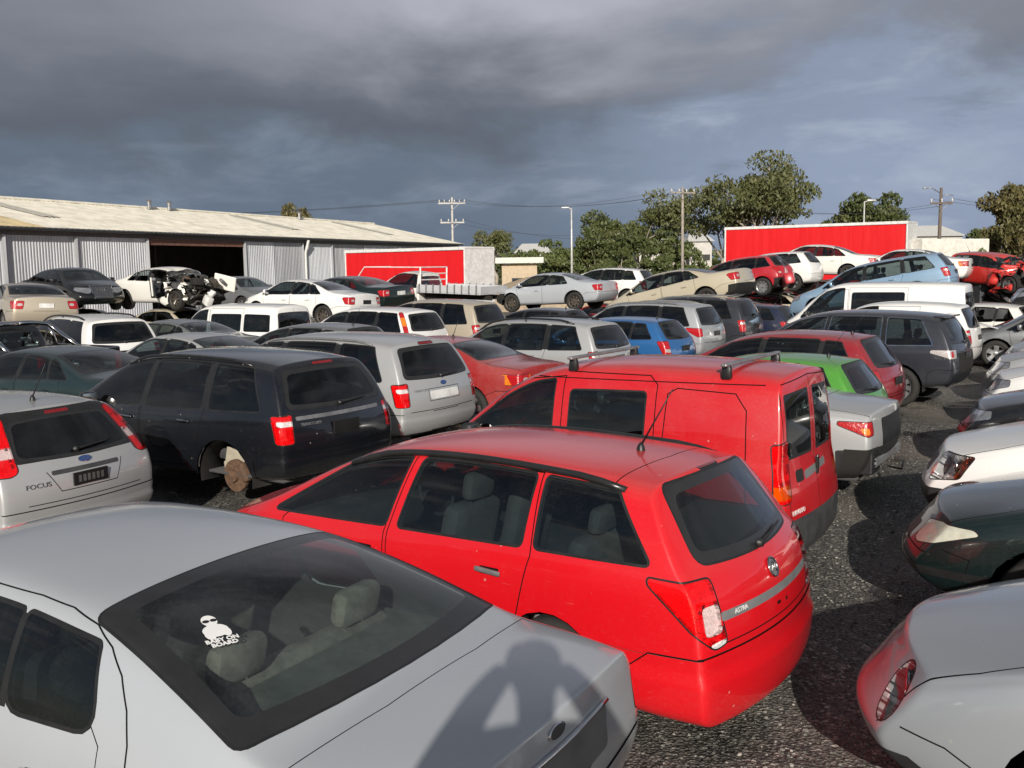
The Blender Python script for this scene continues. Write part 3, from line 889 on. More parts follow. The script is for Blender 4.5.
    if S.get('rails'):
        x0, x1, ins = S['rails'][:3]; mk = S['rails'][3] if len(S['rails']) > 3 else 'trim'; up = S['rails'][4] if len(S['rails']) > 4 else 0.025; wd = S['rails'][5] if len(S['rails']) > 5 else 0.018
        for sd in (1, -1):
            b = MB(); pts = []
            for k in range(15):
                x = x0 + (x1-x0)*k/14
                yr = S['_sect'](x)[1][6][0] - ins
                q = bv.ray_cast(Vector((x-L/2, sd*yr, 4)), Vector((0, 0, -1)))[0]
                if q is None: continue
                e = min(1, min(k, 14-k)/1.5); pts.append(q + Vector((0, 0, -0.004 + up*e)))
            b.tube(pts, wd, M(mk), 8)
            if up > 0.03:
                for k in (1, len(pts)//2, len(pts)-2): b.tube([pts[k], pts[k]-Vector((0, 0, up+0.02))], wd*0.9, M(mk), 6)
            b.build('roof_rail', root, True)
    if S.get('plate'):
        z, wpl, hpl = S['plate'][:3]
        p = bv.ray_cast(Vector((-L, 0.001, z)), Vector((1, 0, 0)))
        if p[0] is not None:
            b = MB(); an = math.atan2(-p[1].z, -p[1].x) if p[1].x < 0 else 0
            b.box(p[0] + p[1]*0.010, (0.016, wpl, hpl), M(S['plate'][3] if len(S['plate']) > 3 else 'plate'), (0, 0, 0), 0.004)
            b.build('number_plate', root)
    if S.get('wiper'):
        x0, y0, z0, x1, y1, z1 = S['wiper']
        b = MB(); pts = []
        for k in range(6):
            t = k/5; p = bv.ray_cast(Vector((-L, y0+(y1-y0)*t, z0+(z1-z0)*t)), Vector((1, 0, 0)))
            if p[0] is not None: pts.append(p[0] + p[1]*0.022)
        if len(pts) > 2:
            b.tube(pts, [0.014, 0.012, 0.01, 0.009, 0.008, 0.006], M('seal'), 6); b.lathe([(0.028, -0.01), (0.022, 0.02), (0.001, 0.022)], M('seal'), 12, Matrix.Translation(pts[0]) @ Matrix.Rotation(R(90), 4, 'Z'))
            b.build('wiper', root, True)
    if S.get('antenna'):
        x, y, ln, lean = S['antenna']
        p = bv.ray_cast(Vector((x-L/2, y, 4)), Vector((0, 0, -1)))[0]
        if p is not None:
            b = MB(); b.lathe([(0.028, 0), (0.022, 0.03), (0.008, 0.05), (0.001, 0.052)], M('seal'), 10, Matrix.Translation(p), 'z')
            b.tube([p + Vector((0, 0, 0.03)), p + Vector((lean*ln, 0, ln))], [0.007, 0.003], M('seal'), 6); b.build('antenna', root, True)
    if S.get('spoiler'):
        x, z, wsp_, dp = S['spoiler']
        b = MB(); b.box((x-L/2, 0, z), (dp, wsp_, 0.035), pmat, (0, R(-4), 0), 0.015); b.build('spoiler', root, False, autosmooth=40)
    return root, objs, S
# ------------------------------------------------------------------ measurements of the body types
def scale_spec(S, L=None, W=None, H=None):
    """stretch a template to another length, width and height"""
    S = dict(S); fx = (L or S['L'])/S['L']; fw = (W or S['W'])/S['W']; fz = (H or S['H'])/S['H']
    def c(k, a, b):
        if k in S: S[k] = [(p[0]*a, p[1]*b) for p in S[k]]
    c('zt', fx, fz); c('zb', fx, fz)
    if 'zs' in S: c('zs', fx, 1)
    if 'tp' in S: c('tp', fx, 1)
    S['L'] *= fx; S['W'] *= fw; S['H'] *= fz
    S['xr'] = [v*fx for v in S['xr']]; S['xf'] = [v*fx for v in S['xf']]
    S['axles'] = tuple(v*fx for v in S['axles'])
    S['side'] = [tuple(v*fx for v in w[:4]) + tuple(w[4:]) for w in S['side']]
    for k in ('seatx', 'bench', 'cowl'):
        if S.get(k) is not None: S[k] *= fx
    if 'ws' in S: S['ws'] = (S['ws'][0]*fx, S['ws'][1]*fx) + tuple(S['ws'][2:])
    if 'rwz' in S: a = S['rwz']; S['rwz'] = (a[0]*fx, a[1]*fx, a[2]*fw, a[3]*fw, a[4])
    if 'rwx' in S: a = S['rwx']; S['rwx'] = (a[0]*fz, a[1]*fz, a[2]*fw, a[3]*fw) + tuple(a[4:])
    def pl(axis, p):
        m = {'x': (fw, fz), 'y': (fx, fz), 'z': (fx, fw), 'd': ((fx+fw)/2, fz), 'e': ((fx+fw)/2, fz)}[axis]; return [(q[0]*m[0], q[1]*m[1]) for q in p]
    S['lamps'] = [(a, m, [(ax, sg, pl(ax, p)) for ax, sg, p in ps], mir) for a, m, ps, mir in S.get('lamps', [])]
    S['lines'] = [(ax, sd, pl(ax, p), cl) for ax, sd, p, cl in S.get('lines', [])]
    S['panels'] = [(ax, sd, pl(ax, p), n) for ax, sd, p, n in S.get('panels', [])]
    if S.get('handles'): S['handles'] = [(x*fx, z*fz) for x, z in S['handles']]
    if S.get('mirror'): S['mirror'] = (S['mirror'][0]*fx, S['mirror'][1]*fz)
    if S.get('rails'): S['rails'] = (S['rails'][0]*fx, S['rails'][1]*fx) + tuple(S['rails'][2:])
    if S.get('plate'): S['plate'] = (S['plate'][0]*fz,) + tuple(S['plate'][1:])
    if S.get('shelf'): S['shelf'] = (S['shelf'][0]*fx, S['shelf'][1]*fx, S['shelf'][2]*fz)
    if S.get('wiper'): w = S['wiper']; S['wiper'] = (w[0], w[1]*fw, w[2]*fz, w[3], w[4]*fw, w[5]*fz)
    return S
BOTH = (1, -1)
SEDAN = dict(pillar_black=True, L=4.92, W=1.86, H=1.44,
  zt=[(0.05, 1.035), (0.35, 1.07), (0.90, 1.09), (1.10, 1.165), (1.40, 1.285), (1.75, 1.385), (2.3, 1.44), (2.8, 1.44), (3.15, 1.375), (3.5, 1.205), (3.92, 1.0), (4.3, 0.93), (4.62, 0.85), (4.92, 0.76)],
  zb=[(0, 0.92), (0.6, 0.965), (1.2, 0.975), (2.4, 0.945), (3.9, 0.90), (4.4, 0.80), (4.92, 0.66)],
  xr=[.22, .09, .0, .035, .045, .05, .06], xf=[.30, .08, .0, .10, .20, .24, .28], tum=.45, br=.10, bf=.24,
  crease={'rear': .45}, crease_st=[(0.90, .35), (3.92, .4)],
  axles=(1.12, 3.95), wr=.325, side=[(1.24, 1.56, 1.66, 1.74), (1.72, 1.80, 2.42, 2.36), (2.53, 2.46, 3.72, 3.10)],
  ws=(3.90, 3.18), rwz=(.93, 1.72, .72, .60, .055), cowl=3.9, seatx=2.35, bench=1.50, shelf=(1.0, 1.45, .93),
  lamps=[('tail_light', 'red', [('d', 1, [(.47, .71), (.78, .72), (.86, .90), (.80, .92), (.45, .92)])], True),
         ('tail_light', 'clear', [('d', 1, [(.48, .79), (.58, .79), (.58, .86), (.48, .86)])], True),
         ('headlight', 'headlamp', [('e', 1, [(.40, .60), (.50, .59), (.92, .70), (.90, .79), (.42, .76)])], True),
         ('grille', 'dplastic', [('x', 1, [(-.34, .58), (.34, .58), (.36, .72), (-.36, .72)])], False),
         ('body', 'dplastic', [('x', 1, [(-.5, .32), (.5, .32), (.46, .44), (-.46, .44)])], False)],
  lines=[('z', BOTH, [(3.88, .0), (3.86, .40), (3.80, .74), (4.2, .76), (4.66, .70)], False), ('y', BOTH, [(4.36, .38), (4.32, .56), (4.5, .60)], False), ('x', (1,), [(-.9, .56), (.9, .56)], False), ('z', (1,), [(.86, -.74), (.80, -.3), (.80, .3), (.86, .74)], False),
         ('z', BOTH, [(.86, .74), (.5, .76), (.0, .74)], False)],
  panels=[('y', BOTH, [(1.35, .50), (1.52, .34), (2.46, .32), (2.48, .94), (2.40, 1.36), (1.9, 1.37), (1.60, 1.25), (1.40, .97)], 'rear_door'),
          ('y', BOTH, [(2.49, .32), (3.50, .32), (3.60, .60), (3.66, .90), (3.2, 1.28), (2.44, 1.36), (2.50, .94)], 'front_door'),
          ('y', BOTH, [(-.1, .2), (.82, .2), (.78, .56), (.55, .64), (-.1, .66)], 'rear_bumper'),
          ('x', (-1,), [(-1, .2), (1, .2), (1, .655), (-1, .655)], 'rear_bumper')],
  handles=[(1.72, .80), (2.72, .78)], mirror=(3.42, .95), plate=(.78, .37, .12))
HATCH = dict(pillar_black=True, L=4.34, W=1.80, H=1.49,
  zt=[(.50, 1.43), (.9, 1.47), (1.5, 1.49), (2.05, 1.475), (2.5, 1.40), (2.95, 1.22), (3.42, 1.02), (3.8, .93), (4.1, .84), (4.34, .76)],
  zb=[(0, 1.0), (.5, 1.01), (1.5, .97), (3.3, .90), (3.9, .80), (4.34, .68)],
  xr=[.16, .05, 0, .05, .13, .29, .47], xf=[.28, .08, 0, .10, .2, .24, .28], tum=.42, br=.14, bf=.24, crease={'rear': .4}, crease_st=[(3.42, .4)],
  axles=(.84, 3.48), wr=.315, side=[(.52, .74, 1.03, .98), (1.10, 1.06, 1.98, 1.92), (2.08, 2.02, 3.26, 2.55)],
  ws=(3.40, 2.56), rwx=(1.01, 1.40, .62, .50, .05), cowl=3.4, seatx=1.95, bench=1.05,
  lamps=[('tail_light', 'red', [('d', 1, [(.52, .67), (.72, .67), (.84, .96), (.82, .985), (.57, .98)])], True),
         ('tail_light', 'clear', [('d', 1, [(.5, .74), (.66, .74), (.69, .81), (.5, .81)])], True),
         ('headlight', 'headlamp', [('e', 1, [(.40, .58), (.50, .57), (.92, .68), (.90, .78), (.42, .74)])], True),
         ('grille', 'dplastic', [('x', 1, [(-.34, .56), (.34, .56), (.36, .68), (-.36, .68)])], False)],
  lines=[('z', BOTH, [(3.40, 0), (3.38, .4), (3.32, .70), (3.7, .72), (4.1, .66)], False), ('x', (-1,), [(-.60, .64), (.60, .64)], False)],
  panels=[('y', BOTH, [(1.16, .52), (1.30, .34), (2.02, .32), (2.04, .92), (1.96, 1.40), (1.10, 1.40), (1.04, .96)], 'rear_door'),
          ('y', BOTH, [(2.05, .32), (3.04, .32), (3.16, .60), (3.20, .88), (2.62, 1.30), (2.00, 1.40), (2.07, .92)], 'front_door'),
          ('x', (-1,), [(-1, .2), (1, .2), (1, .60), (-1, .60)], 'rear_bumper')],
  handles=[(1.26, .86), (2.22, .83)], mirror=(2.98, .93), plate=(.80, .37, .12), wiper=(0, 0, 1.03, 0, .38, 1.06), antenna=(.75, 0, .35, -.6))
WAGON = dict(HATCH, L=4.515, W=1.753, H=1.50,
  zt=[(.50, 1.435), (.9, 1.47), (1.8, 1.50), (2.35, 1.48), (2.8, 1.40), (3.15, 1.24), (3.6, 1.02), (3.95, .93), (4.28, .83), (4.515, .76)],
  zb=[(0, .99), (.6, .985), (2.0, .95), (3.5, .90), (4.1, .78), (4.515, .68)],
  xr=[.13, .04, 0, .05, .17, .32, .48],
  axles=(.93, 3.63), wr=.315, side=[(.46, .74, 1.20, 1.22), (1.30, 1.30, 2.28, 2.20), (2.39, 2.31, 3.48, 2.85)],
  ws=(3.58, 2.84), rwx=(.985, 1.405, .62, .53, .05), cowl=3.58, seatx=2.2, bench=1.35,
  lamps=[('tail_light', 'red', [('y', 1, [(.0, .62), (.30, .74), (.40, .95), (.0, .90)]), ('x', -1, [(.60, .60), (.92, .62), (.92, .95), (.64, .93)])], True),
         ('headlight', 'headlamp', [('e', 1, [(.40, .58), (.50, .57), (.92, .68), (.90, .78), (.42, .74)])], True),
         ('grille', 'dplastic', [('x', 1, [(-.34, .56), (.34, .56), (.36, .68), (-.36, .68)])], False)],
  lines=[('z', BOTH, [(3.58, 0), (3.56, .4), (3.5, .70), (3.88, .72), (4.28, .66)], False), ('x', (-1,), [(-.64, .60), (.64, .60)], False),
         ('z', (1,), [(.78, -.60), (.74, 0), (.78, .60)], False)],
  panels=[('y', BOTH, [(1.30, .60), (1.42, .34), (2.32, .32), (2.36, .92), (2.27, 1.40), (1.26, 1.40), (1.22, .95)], 'rear_door'),
          ('y', BOTH, [(2.35, .32), (3.25, .32), (3.34, .60), (3.38, .88), (2.82, 1.32), (2.30, 1.40), (2.39, .92)], 'front_door'),
          ('y', BOTH, [(-.1, .15), (.60, .15), (.57, .44), (.44, .545), (-.1, .555)], 'rear_bumper'),
          ('x', (-1,), [(-1, .15), (1, .15), (1, .555), (-1, .555)], 'rear_bumper')],
  handles=[(1.50, .82), (2.55, .80)], mirror=(3.16, .92), rails=(.72, 2.75, .0), plate=None, wiper=(0, .02, .99, 0, -.40, 1.02), antenna=(.95, 0, .40, -.55))
SUV = dict(pillar_black=True, L=4.856, W=1.90, H=1.71,
  zt=[(.40, 1.635), (.9, 1.685), (1.8, 1.71), (2.5, 1.69), (2.95, 1.60), (3.35, 1.39), (3.78, 1.14), (4.15, 1.07), (4.5, .99), (4.856, .90)],
  zb=[(0, 1.12), (1.5, 1.08), (3.6, 1.02), (4.2, .94), (4.856, .80)],
  zs=[(0, .42), (.7, .34), (4.0, .32), (4.856, .38)],
  xr=[.14, .04, 0, .05, .09, .20, .38], xf=[.28, .06, 0, .08, .15, .18, .22], tum=.34, br=.12, bf=.20, crease={'rear': .4}, crease_st=[(3.78, .4)],
  axles=(1.02, 3.86), wr=.365, tw=.24, side=[(.46, .70, 1.25, 1.27), (1.38, 1.38, 2.36, 2.30), (2.47, 2.40, 3.62, 2.95)],
  ws=(3.75, 2.98), rwx=(1.14, 1.56, .72, .60, .04), cowl=3.75, seatx=2.3, bench=1.35,
  lamps=[('tail_light', 'red', [('d', 1, [(.575, .80), (.77, .80), (.82, 1.09), (.60, 1.10)])], True),
         ('tail_light', 'clear', [('d', 1, [(.5, .985), (.755, .985), (.765, 1.045), (.5, 1.045)])], True),
         ('headlight', 'headlamp', [('e', 1, [(.44, .74), (.55, .73), (.95, .80), (.94, .95), (.46, .94)])], True),
         ('grille', 'dplastic', [('x', 1, [(-.42, .70), (.42, .70), (.44, .86), (-.44, .86)])], False)],
  lines=[('z', BOTH, [(3.75, 0), (3.72, .4), (3.66, .76), (4.1, .79), (4.6, .74)], False), ('x', (-1,), [(-.70, .72), (.70, .72)], False)],
  panels=[('y', BOTH, [(1.44, .70), (1.62, .46), (2.40, .44), (2.43, 1.04), (2.36, 1.60), (1.34, 1.60), (1.32, 1.06)], 'rear_door'),
          ('y', BOTH, [(2.43, .44), (3.42, .44), (3.52, .70), (3.58, 1.0), (2.98, 1.48), (2.39, 1.60), (2.46, 1.04)], 'front_door'),
          ('y', BOTH, [(-.1, .2), (.55, .2), (.52, .62), (.40, .70), (-.1, .70)], 'rear_bumper'),
          ('x', (-1,), [(-1, .2), (1, .2), (1, .70), (-1, .70)], 'rear_bumper')],
  handles=[(1.62, .96), (2.66, .94)], mirror=(3.30, 1.06), plate=(.92, .37, .12), wiper=(0, .02, 1.15, 0, -.40, 1.17))
VAN = dict(L=3.995, W=1.663, H=1.80,
  zt=[(.14, 1.755), (.5, 1.79), (1.2, 1.815), (1.9, 1.80), (2.35, 1.745), (2.65, 1.62), (3.0, 1.38), (3.28, 1.16), (3.5, 1.06), (3.75, .94), (3.995, .82)],
  zb=[(0, 1.07), (2.0, 1.07), (3.2, 1.02), (3.6, .92), (3.995, .74)],
  zs=[(0, .38), (.6, .26), (3.3, .25), (3.995, .3)],
  xr=[.08, .0, .0, .07, .075, .09, .15], xf=[.25, .06, 0, .08, .16, .2, .24], tum=.16, crown=.055, br=.07, bf=.20, crease={'rear': .45, 6: .2}, crease_st=[(3.28, .3)],
  axles=(.72, 3.32), wr=.30, tw=.19, side=[(1.30, 1.30, 2.02, 2.02, .06, .20, .05), (2.20, 2.20, 3.22, 2.72, .04, .09, .06)],
  ws=(3.26, 2.60), cowl=3.2, seatx=2.3, bench=1.2, cab0=.2,
  lamps=[('tail_light', 'red', [('d', 1, [(.475, .74), (.655, .74), (.645, 1.20), (.48, 1.22)])], True),
         ('tail_light', 'amber', [('d', 1, [(.4, .77), (.7, .77), (.7, .88), (.4, .88)])], True),
         ('headlight', 'headlamp', [('e', 1, [(.38, .60), (.86, .68), (.86, .85), (.40, .82)])], True),
         ('grille', 'dplastic', [('x', 1, [(-.34, .58), (.34, .58), (.36, .70), (-.36, .70)])], False)],
  lines=[('z', BOTH, [(3.26, 0), (3.24, .4), (3.18, .66), (3.6, .66), (3.9, .6)], False)],
  panels=[('y', BOTH, [(2.10, .32), (3.0, .32), (3.06, .60), (3.14, 1.04), (2.62, 1.60), (2.10, 1.66)], 'front_door')],
  handles=[(2.25, .98)], mirror=(3.0, 1.06), handlemat='dplastic', mirrormat='dplastic')
BIGVAN = dict(VAN, L=4.70, W=1.695, H=1.98,
  zt=[(.10, 1.92), (.5, 1.965), (1.6, 1.98), (3.0, 1.97), (3.35, 1.90), (3.65, 1.70), (3.95, 1.44), (4.2, 1.22), (4.42, 1.08), (4.70, .98)],
  zb=[(0, 1.12), (3.4, 1.10), (4.1, 1.05), (4.70, .86)], xr=[.10, .02, 0, .04, .05, .08, .14], xf=[.2, .04, 0, .06, .1, .14, .18],
  axles=(1.0, 3.75), wr=.32, side=[(.35, .38, 1.35, 1.35, .05, .22, .05), (1.50, 1.50, 2.75, 2.75, .05, .22, .05), (2.95, 2.95, 4.05, 3.58, .04, .10, .06)],
  ws=(4.15, 3.5), cowl=4.15, seatx=3.1, bench=2.0, rwx=(1.16, 1.72, .62, .58, .04),
  lamps=[('tail_light', 'red', [('x', -1, [(.66, .80), (.9, .80), (.9, 1.08), (.66, 1.08)]), ('y', 1, [(.0, .80), (.12, .80), (.12, 1.08), (.0, 1.08)])], True),
         ('headlight', 'headlamp', [('y', 1, [(4.4, .74), (4.72, .70), (4.72, .92), (4.4, .94)]), ('x', 1, [(.42, .70), (.9, .70), (.9, .94), (.44, .90)])], True)],
  lines=[('x', (-1,), [(0, .5), (0, 1.85)], False)],
  panels=[('y', BOTH, [(2.85, .36), (3.42, .36), (3.5, .8), (4.06, 1.06), (3.55, 1.74), (2.85, 1.80)], 'front_door'),
          ('y', (1,), [(1.42, .36), (2.82, .36), (2.82, 1.84), (1.42, 1.84)], 'sliding_door')],
  handles=[(3.0, 1.0)], mirror=(3.85, 1.12), plate=(.66, .37, .12))
# ------------------------------------------------------------------ camera, sun, sky
cam_d = bpy.data.cameras.new('camera'); cam = bpy.data.objects.new('camera', cam_d); COL.objects.link(cam)
CAMH = 2.62
cam.location = (0, 0, CAMH); cam.rotation_mode = 'XYZ'
cam.matrix_world = Matrix.Translation((0, 0, CAMH)) @ Matrix.Rotation(R(90-6.774), 4, 'X') @ Matrix.Rotation(R(-0.8), 4, 'Z')
cam_d.sensor_width = 36; cam_d.lens = 985/1024*36; cam_d.clip_end = 6000; cam_d.clip_start = 0.02
sc.camera = cam
SUND = Vector((0.0170, 0.9268, -0.3750)).normalized()
sl = bpy.data.lights.new('sun', 'SUN'); sl.energy = 5.0; sl.angle = R(0.5); sl.color = (1.0, 0.93, 0.83)
so = bpy.data.objects.new('sun', sl); COL.objects.link(so); so.rotation_euler = SUND.to_track_quat('-Z', 'Y').to_euler(); so.location = (-5, -40, 20)
sc.view_settings.view_transform = 'Standard'; sc.view_settings.look = 'None'; sc.view_settings.exposure = 0.08; sc.view_settings.gamma = 1.0

w = bpy.data.worlds.new('World'); sc.world = w; w.use_nodes = True; T = w.node_tree; T.nodes.clear()
def mth(op, a, b=None, c=None, clamp=False):
    n = T.nodes.new('ShaderNodeMath'); n.operation = op; n.use_clamp = clamp
    for i, v in enumerate((a, b, c)):
        if v is None: continue
        if isinstance(v, bpy.types.NodeSocket): T.links.new(v, n.inputs[i])
        else: n.inputs[i].default_value = v
    return n.outputs[0]
def sstep(v, a, b):
    n = T.nodes.new('ShaderNodeMapRange'); n.interpolation_type = 'SMOOTHSTEP'; n.clamp = True
    T.links.new(v, n.inputs[0]); n.inputs[1].default_value = a; n.inputs[2].default_value = b; return n.outputs[0]
tc = T.nodes.new('ShaderNodeTexCoord'); sx = T.nodes.new('ShaderNodeSeparateXYZ'); T.links.new(tc.outputs['Generated'], sx.inputs[0])
x_, y_, z_ = sx.outputs
def wnoise(scale, sz, detail, rough, off=(0, 0, 0), dist=0.0):
    mp = T.nodes.new('ShaderNodeMapping'); T.links.new(tc.outputs['Generated'], mp.inputs[0]); mp.inputs['Scale'].default_value = (1, 1, sz); mp.inputs['Location'].default_value = off
    n = T.nodes.new('ShaderNodeTexNoise'); n.inputs['Scale'].default_value = scale; n.inputs['Detail'].default_value = detail; n.inputs['Roughness'].default_value = rough; n.inputs['Distortion'].default_value = dist
    T.links.new(mp.outputs[0], n.inputs['Vector']); return n.outputs[0]
n1 = wnoise(3.2, 2.6, 8, 0.56, (3.1, 0.4, 1.2), 0.25)
n2 = wnoise(7.5, 2.2, 7, 0.58, (0.3, 5.0, 2.0), 0.3)
n3 = wnoise(2.0, 3.0, 6, 0.5, (8.0, 1.0, 4.0), 0.2)
hl = mth('SQRT', mth('ADD', mth('MULTIPLY', x_, x_), mth('MULTIPLY', y_, y_)))
az = mth('DIVIDE', x_, mth('MAXIMUM', hl, 0.01))
right = sstep(az, -0.10, 0.34)
# thin rain-grey air under the cloud
base = mixc(T, (0.132, 0.172, 0.228), (0.285, 0.345, 0.465), right)
n5 = wnoise(6.0, 3.4, 7, 0.6, (1.7, 9.0, 6.0), 0.4)
base = mixc(T, base, (0.46, 0.52, 0.62), mth('MULTIPLY', sstep(n5, 0.50, 0.70), mth('MULTIPLY_ADD', right, 0.42, 0.16)))
base = mixc(T, base, (0.135, 0.160, 0.205), mth('MULTIPLY', sstep(n5, 0.47, 0.30), mth('MULTIPLY_ADD', right, 0.22, 0.22)))
low = sstep(z_, 0.10, 0.0)
base = mixc(T, base, (0.125, 0.165, 0.230), mth('MULTIPLY', mth('MULTIPLY', low, 0.75), mth('SUBTRACT', 1.0, mth('MULTIPLY', right, 0.75))))
wisp = mth('MULTIPLY', sstep(n2, 0.50, 0.72), mth('MULTIPLY_ADD', right, 0.5, 0.30))
base = mixc(T, base, (0.36, 0.42, 0.52), mth('MULTIPLY', wisp, 0.6))
base = mixc(T, base, (0.110, 0.135, 0.180), mth('MULTIPLY', sstep(n3, 0.55, 0.40), 0.18))
# the shelf of dark cloud above
edge = mth('MULTIPLY_ADD', right, 0.080, 0.116)
h = mth('ADD', mth('SUBTRACT', z_, edge), mth('ADD', mth('MULTIPLY', mth('SUBTRACT', n1, 0.5), 0.30), mth('MULTIPLY', mth('SUBTRACT', n2, 0.5), 0.13)))
cover = sstep(h, -0.030, 0.042)
azd = mth('SUBTRACT', az, 0.02)
gau = mth('POWER', 2.718, mth('MULTIPLY', mth('MULTIPLY', azd, azd), -13.0))
pf = mth('MULTIPLY', sstep(mth('ADD', z_, mth('MULTIPLY', mth('SUBTRACT', n1, 0.5), 0.22)), 0.140, 0.265), mth('MULTIPLY_ADD', gau, 0.74, 0.26))
pf = mth('MULTIPLY', pf, mth('MULTIPLY_ADD', n2, 0.5, 0.75), clamp=True)
cloud = mixc(T, (0.112, 0.128, 0.160), (0.45, 0.46, 0.52), pf)
storm = mixc(T, base, cloud, mth('MULTIPLY', cover, 0.93))
# overhead: high grey cloud, brighter
over = mixc(T, (0.085, 0.093, 0.11), (0.24, 0.25, 0.275), sstep(n1, 0.36, 0.68))
storm = mixc(T, storm, over, sstep(z_, 0.30, 0.62))
bgs = T.nodes.new('ShaderNodeBackground'); T.links.new(storm, bgs.inputs[0]); bgs.inputs[1].default_value = 1.0
sky = T.nodes.new('ShaderNodeTexSky'); sky.sky_type = 'NISHITA'; sky.sun_disc = False; sky.sun_elevation = math.asin(-SUND.z); sky.sun_rotation = math.atan2(-SUND.x, -SUND.y)
bgn = T.nodes.new('ShaderNodeBackground'); T.links.new(sky.outputs[0], bgn.inputs[0]); bgn.inputs[1].default_value = 0.06
bgc = T.nodes.new('ShaderNodeBackground'); bgc.inputs[1].default_value = 1.0
T.links.new(mixc(T, (0.16, 0.17, 0.185), (0.42, 0.42, 0.42), sstep(n2, 0.4, 0.7)), bgc.inputs[0])
mback = T.nodes.new('ShaderNodeMixShader'); T.links.new(mth('MULTIPLY', sstep(n1, 0.46, 0.60), 0.9), mback.inputs[0]); T.links.new(bgn.outputs[0], mback.inputs[1]); T.links.new(bgc.outputs[0], mback.inputs[2])
mfin = T.nodes.new('ShaderNodeMixShader'); T.links.new(sstep(y_, 0.30, -0.30), mfin.inputs[0]); T.links.new(bgs.outputs[0], mfin.inputs[1]); T.links.new(mback.outputs[0], mfin.inputs[2])
wo = T.nodes.new('ShaderNodeOutputWorld'); T.links.new(mfin.outputs[0], wo.inputs[0])

# ------------------------------------------------------------------ ground
def gravel_mat():
    m, t, out = nt('wet_dark_gravel'); p = N(t, 'ShaderNodeBsdfPrincipled')
    co = objcoord(t)
    v = N(t, 'ShaderNodeTexVoronoi'); v.inputs['Scale'].default_value = 42; v.inputs['Randomness'].default_value = 1; t.links.new(co, v.inputs['Vector'])
    v2 = N(t, 'ShaderNodeTexVoronoi'); v2.inputs['Scale'].default_value = 72; t.links.new(co, v2.inputs['Vector'])
    n = noise_n(t, co, 0.7, 6, 0.6); nb = noise_n(t, co, 9, 4, 0.6)
    sep = N(t, 'ShaderNodeSeparateColor'); t.links.new(v.outputs['Color'], sep.inputs[0])
    sep2 = N(t, 'ShaderNodeSeparateColor'); t.links.new(v2.outputs['Color'], sep2.inputs[0])
    st = ramp(t, [(0.0, (.036, .035, .034)), (.45, (.092, .087, .080)), (.75, (.19, .18, .16)), (.93, (.40, .37, .33)), (1.0, (.62, .58, .52))], sep.outputs[0])
    st2 = ramp(t, [(0.0, (.025, .024, .023)), (.6, (.09, .085, .078)), (1.0, (.30, .28, .25))], sep2.outputs[1])
    pick = ramp(t, [(.40, 0), (.60, 1)], nb.outputs[0])
    c = mixc(t, st.outputs[0], st2.outputs[0], pick.outputs[0])
    patch = ramp(t, [(.35, .50), (.7, 1.25)], n.outputs[0])
    c = mixc(t, c, patch.outputs[0], 1.0, 'MULTIPLY')
    t.links.new(c, p.inputs['Base Color'])
    # damp hollows and a few shallow puddles, dusty wheel tracks
    npd = noise_n(t, co, .42, 3, .5); pud = ramp(t, [(.600, 0), (.640, 1)], npd.outputs[0])
    c = mixc(t, c, (.018, .017, .016), pud.outputs[0])
    ndu = noise_n(t, objcoord(t, stretch=(.9, .35, 1)), 1.1, 5, .6); du = ramp(t, [(.48, 0), (.68, .7)], ndu.outputs[0])
    c = mixc(t, c, (.19, .165, .135), du.outputs[0]); t.links.new(c, p.inputs['Base Color'])
    rg = ramp(t, [(.3, .35), (.65, .8)], n.outputs[0]); rmul = N(t, 'ShaderNodeMath', operation='MULTIPLY_ADD', use_clamp=True); t.links.new(pud.outputs[0], rmul.inputs[0]); rmul.inputs[1].default_value = -.45; t.links.new(rg.outputs[0], rmul.inputs[2]); t.links.new(rmul.outputs[0], p.inputs['Roughness'])
    b1 = bump(t, v.outputs['Distance'], 1.0, 0.02); N1 = bump(t, v2.outputs['Distance'], 0.7, 0.012, b1)
    t.links.new(N1, p.inputs['Normal']); t.links.new(p.outputs[0], out.inputs[0]); return m
def grass_mat():
    m, t, out = nt('distant_scrub'); p = N(t, 'ShaderNodeBsdfPrincipled'); co = objcoord(t)
    n = noise_n(t, co, 0.05, 8, 0.65); c = ramp(t, [(.3, (.05, .06, .025)), (.7, (.13, .12, .06))], n.outputs[0])
    t.links.new(c.outputs[0], p.inputs['Base Color']); p.inputs['Roughness'].default_value = 1; t.links.new(p.outputs[0], out.inputs[0]); return m
gmat = gravel_mat()
g = MB(); nx = 40
vs = []; fs = []
rings = [0, 6, 12, 20, 32, 50, 75, 100, 130]
# yard sheet, gently uneven
xs = [-70 + 4*i for i in range(36)]; ys = [-30 + 4*j for j in range(40)]
for yv in ys:
    for xv in xs:
        zz = 0.03*noise.noise(Vector((xv*0.13, yv*0.13, 0))) if True else 0
        vs.append((xv, yv, zz - 0.02))
for j in range(len(ys)-1):
    for i in range(len(xs)-1):
        a = j*len(xs)+i; fs.append((a, a+1, a+len(xs)+1, a+len(xs)))
o = mesh_obj('gravel_ground', vs, fs, gmat, None, None, True); o['kind'] = 'structure'
o = mesh_obj('far_ground', [(-3000, -3000, -.10), (3000, -3000, -.10), (3000, 3000, -.10), (-3000, 3000, -.10)], [(0, 1, 2, 3)], grass_mat(), None, None, False); o['kind'] = 'structure'

